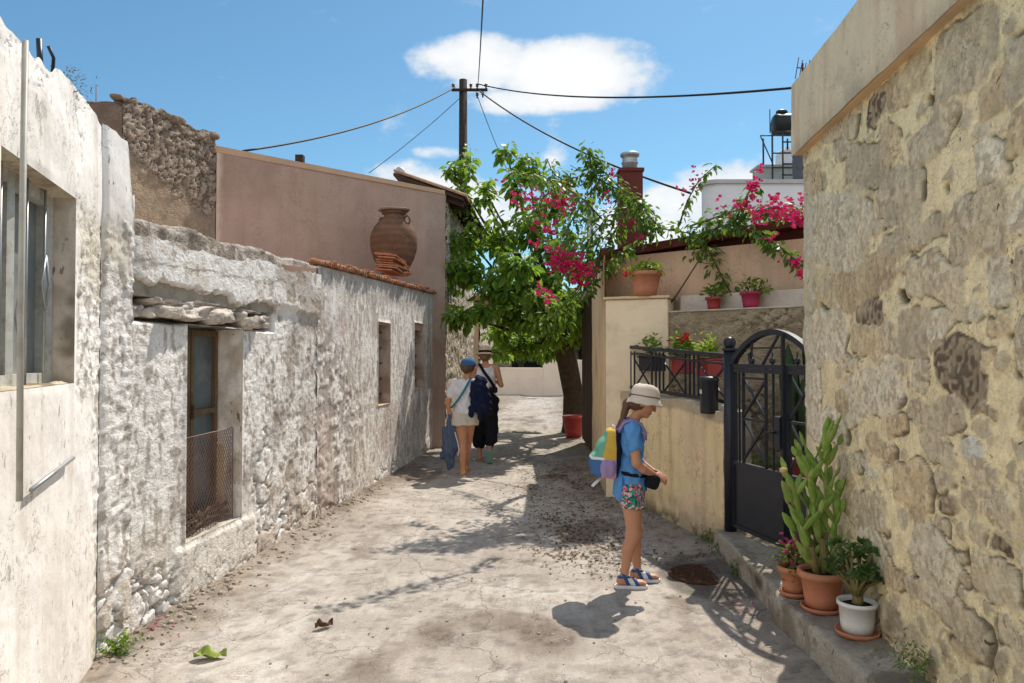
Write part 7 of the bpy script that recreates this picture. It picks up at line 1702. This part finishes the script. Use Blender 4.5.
sdf_obj('hair',[('ell',(HPt(-.02,.02,0),(.092,.092,.10)),dict(k=.02)),E_(HPt(-.06,-.04,0),(.06,.05,.05),.03)],(-.2,-.2,1.45),(.15,.2,1.8),.007,M_plain('light_brown_hair',(.20,.10,.05),.5,0,.4,50,.6,120,.004,.4),w2,clips=[((0,1,0),hd.y+.03,None)])
sdf_obj('top',torso[1:],(-.3,-.2,.98),(.25,.2,1.5),.008,m_white_cloth,w2,off=.012,clips=[((0,0,-1),-1.06,None),((0,-.25,1),1.435,lambda x,y,z:-.9*np.maximum(0,np.abs(x+.02)-.055)*(np.abs(x+.02)<.10)-.09*0),((1,0,.15),.115+.2,None),((-1,0,.15),.155+.2,None)],fold=fold)
def baggy(x,y,z): return .010*np.sin(x*50+z*8)+.006*np.sin(z*40+x*25)
sdf_obj('trousers',[E_((-.02,0,.95),(.165,.12,.13)),C_((-.09,0,.90),(-.105,.06,.30),.115,.100,.03),C_((.06,0,.90),(.065,-.02,.52),.115,.105,.03),C_((.065,-.02,.52),(.055,-.14,.32),.105,.085,.03)],(-.32,-.34,.15),(.3,.26,1.14),.0085,m_black_cloth,w2,off=.006,clips=[((0,0,-1),-.20,None),((0,0,1),1.07,None)],fold=baggy)
b=MB(); b.lathe([(.155,-.018),(.158,-.012),(.135,-.002),(.108,.012),(.106,.05),(.100,.095),(.085,.115),(.05,.108),(.001,.106)],hd+Vector((0,0,.03)),32,Matrix.Rotation(R(-5),3,'X'),sx=.9); ht=b.build('hat',m_straw,w2)
b=MB(); b.lathe([(.112,.014),(.113,.016),(.111,.045),(.108,.046)],hd+Vector((0,0,.03)),32,Matrix.Rotation(R(-5),3,'X'),sx=.9); b.build('hat_band',m_black_cloth,ht)
b=MB(); band(b,[(-.10,.05,1.47),(-.11,-.055,1.47),(-.04,-.135,1.36),(.05,-.14,1.24),(.12,-.11,1.13)],.045,.008,lambda p:(.1,-1,.25)); b.build('bag_strap',m_black_cloth,w2)
sdf_obj('waist_pouch',[B_((.10,-.10,1.09),(.065,.035,.045),.02)],(0,-.2,1),(.25,.0,1.2),.007,m_black_cloth,w2)
sr=Matrix.Rotation(R(-62),3,'X')
sdf_obj('sandal',[B_((-.11,.12,.010),(.045,.13,.010),.01)],(-.2,-.05,-.02),(.0,.3,.05),.006,m_sole,w2)
sdf_obj('sandal',[B_((.045,-.268,.115),(.046,.115,.012),.012,rot=sr)],(-.05,-.42,-.02),(.14,-.1,.28),.006,m_mint,w2)
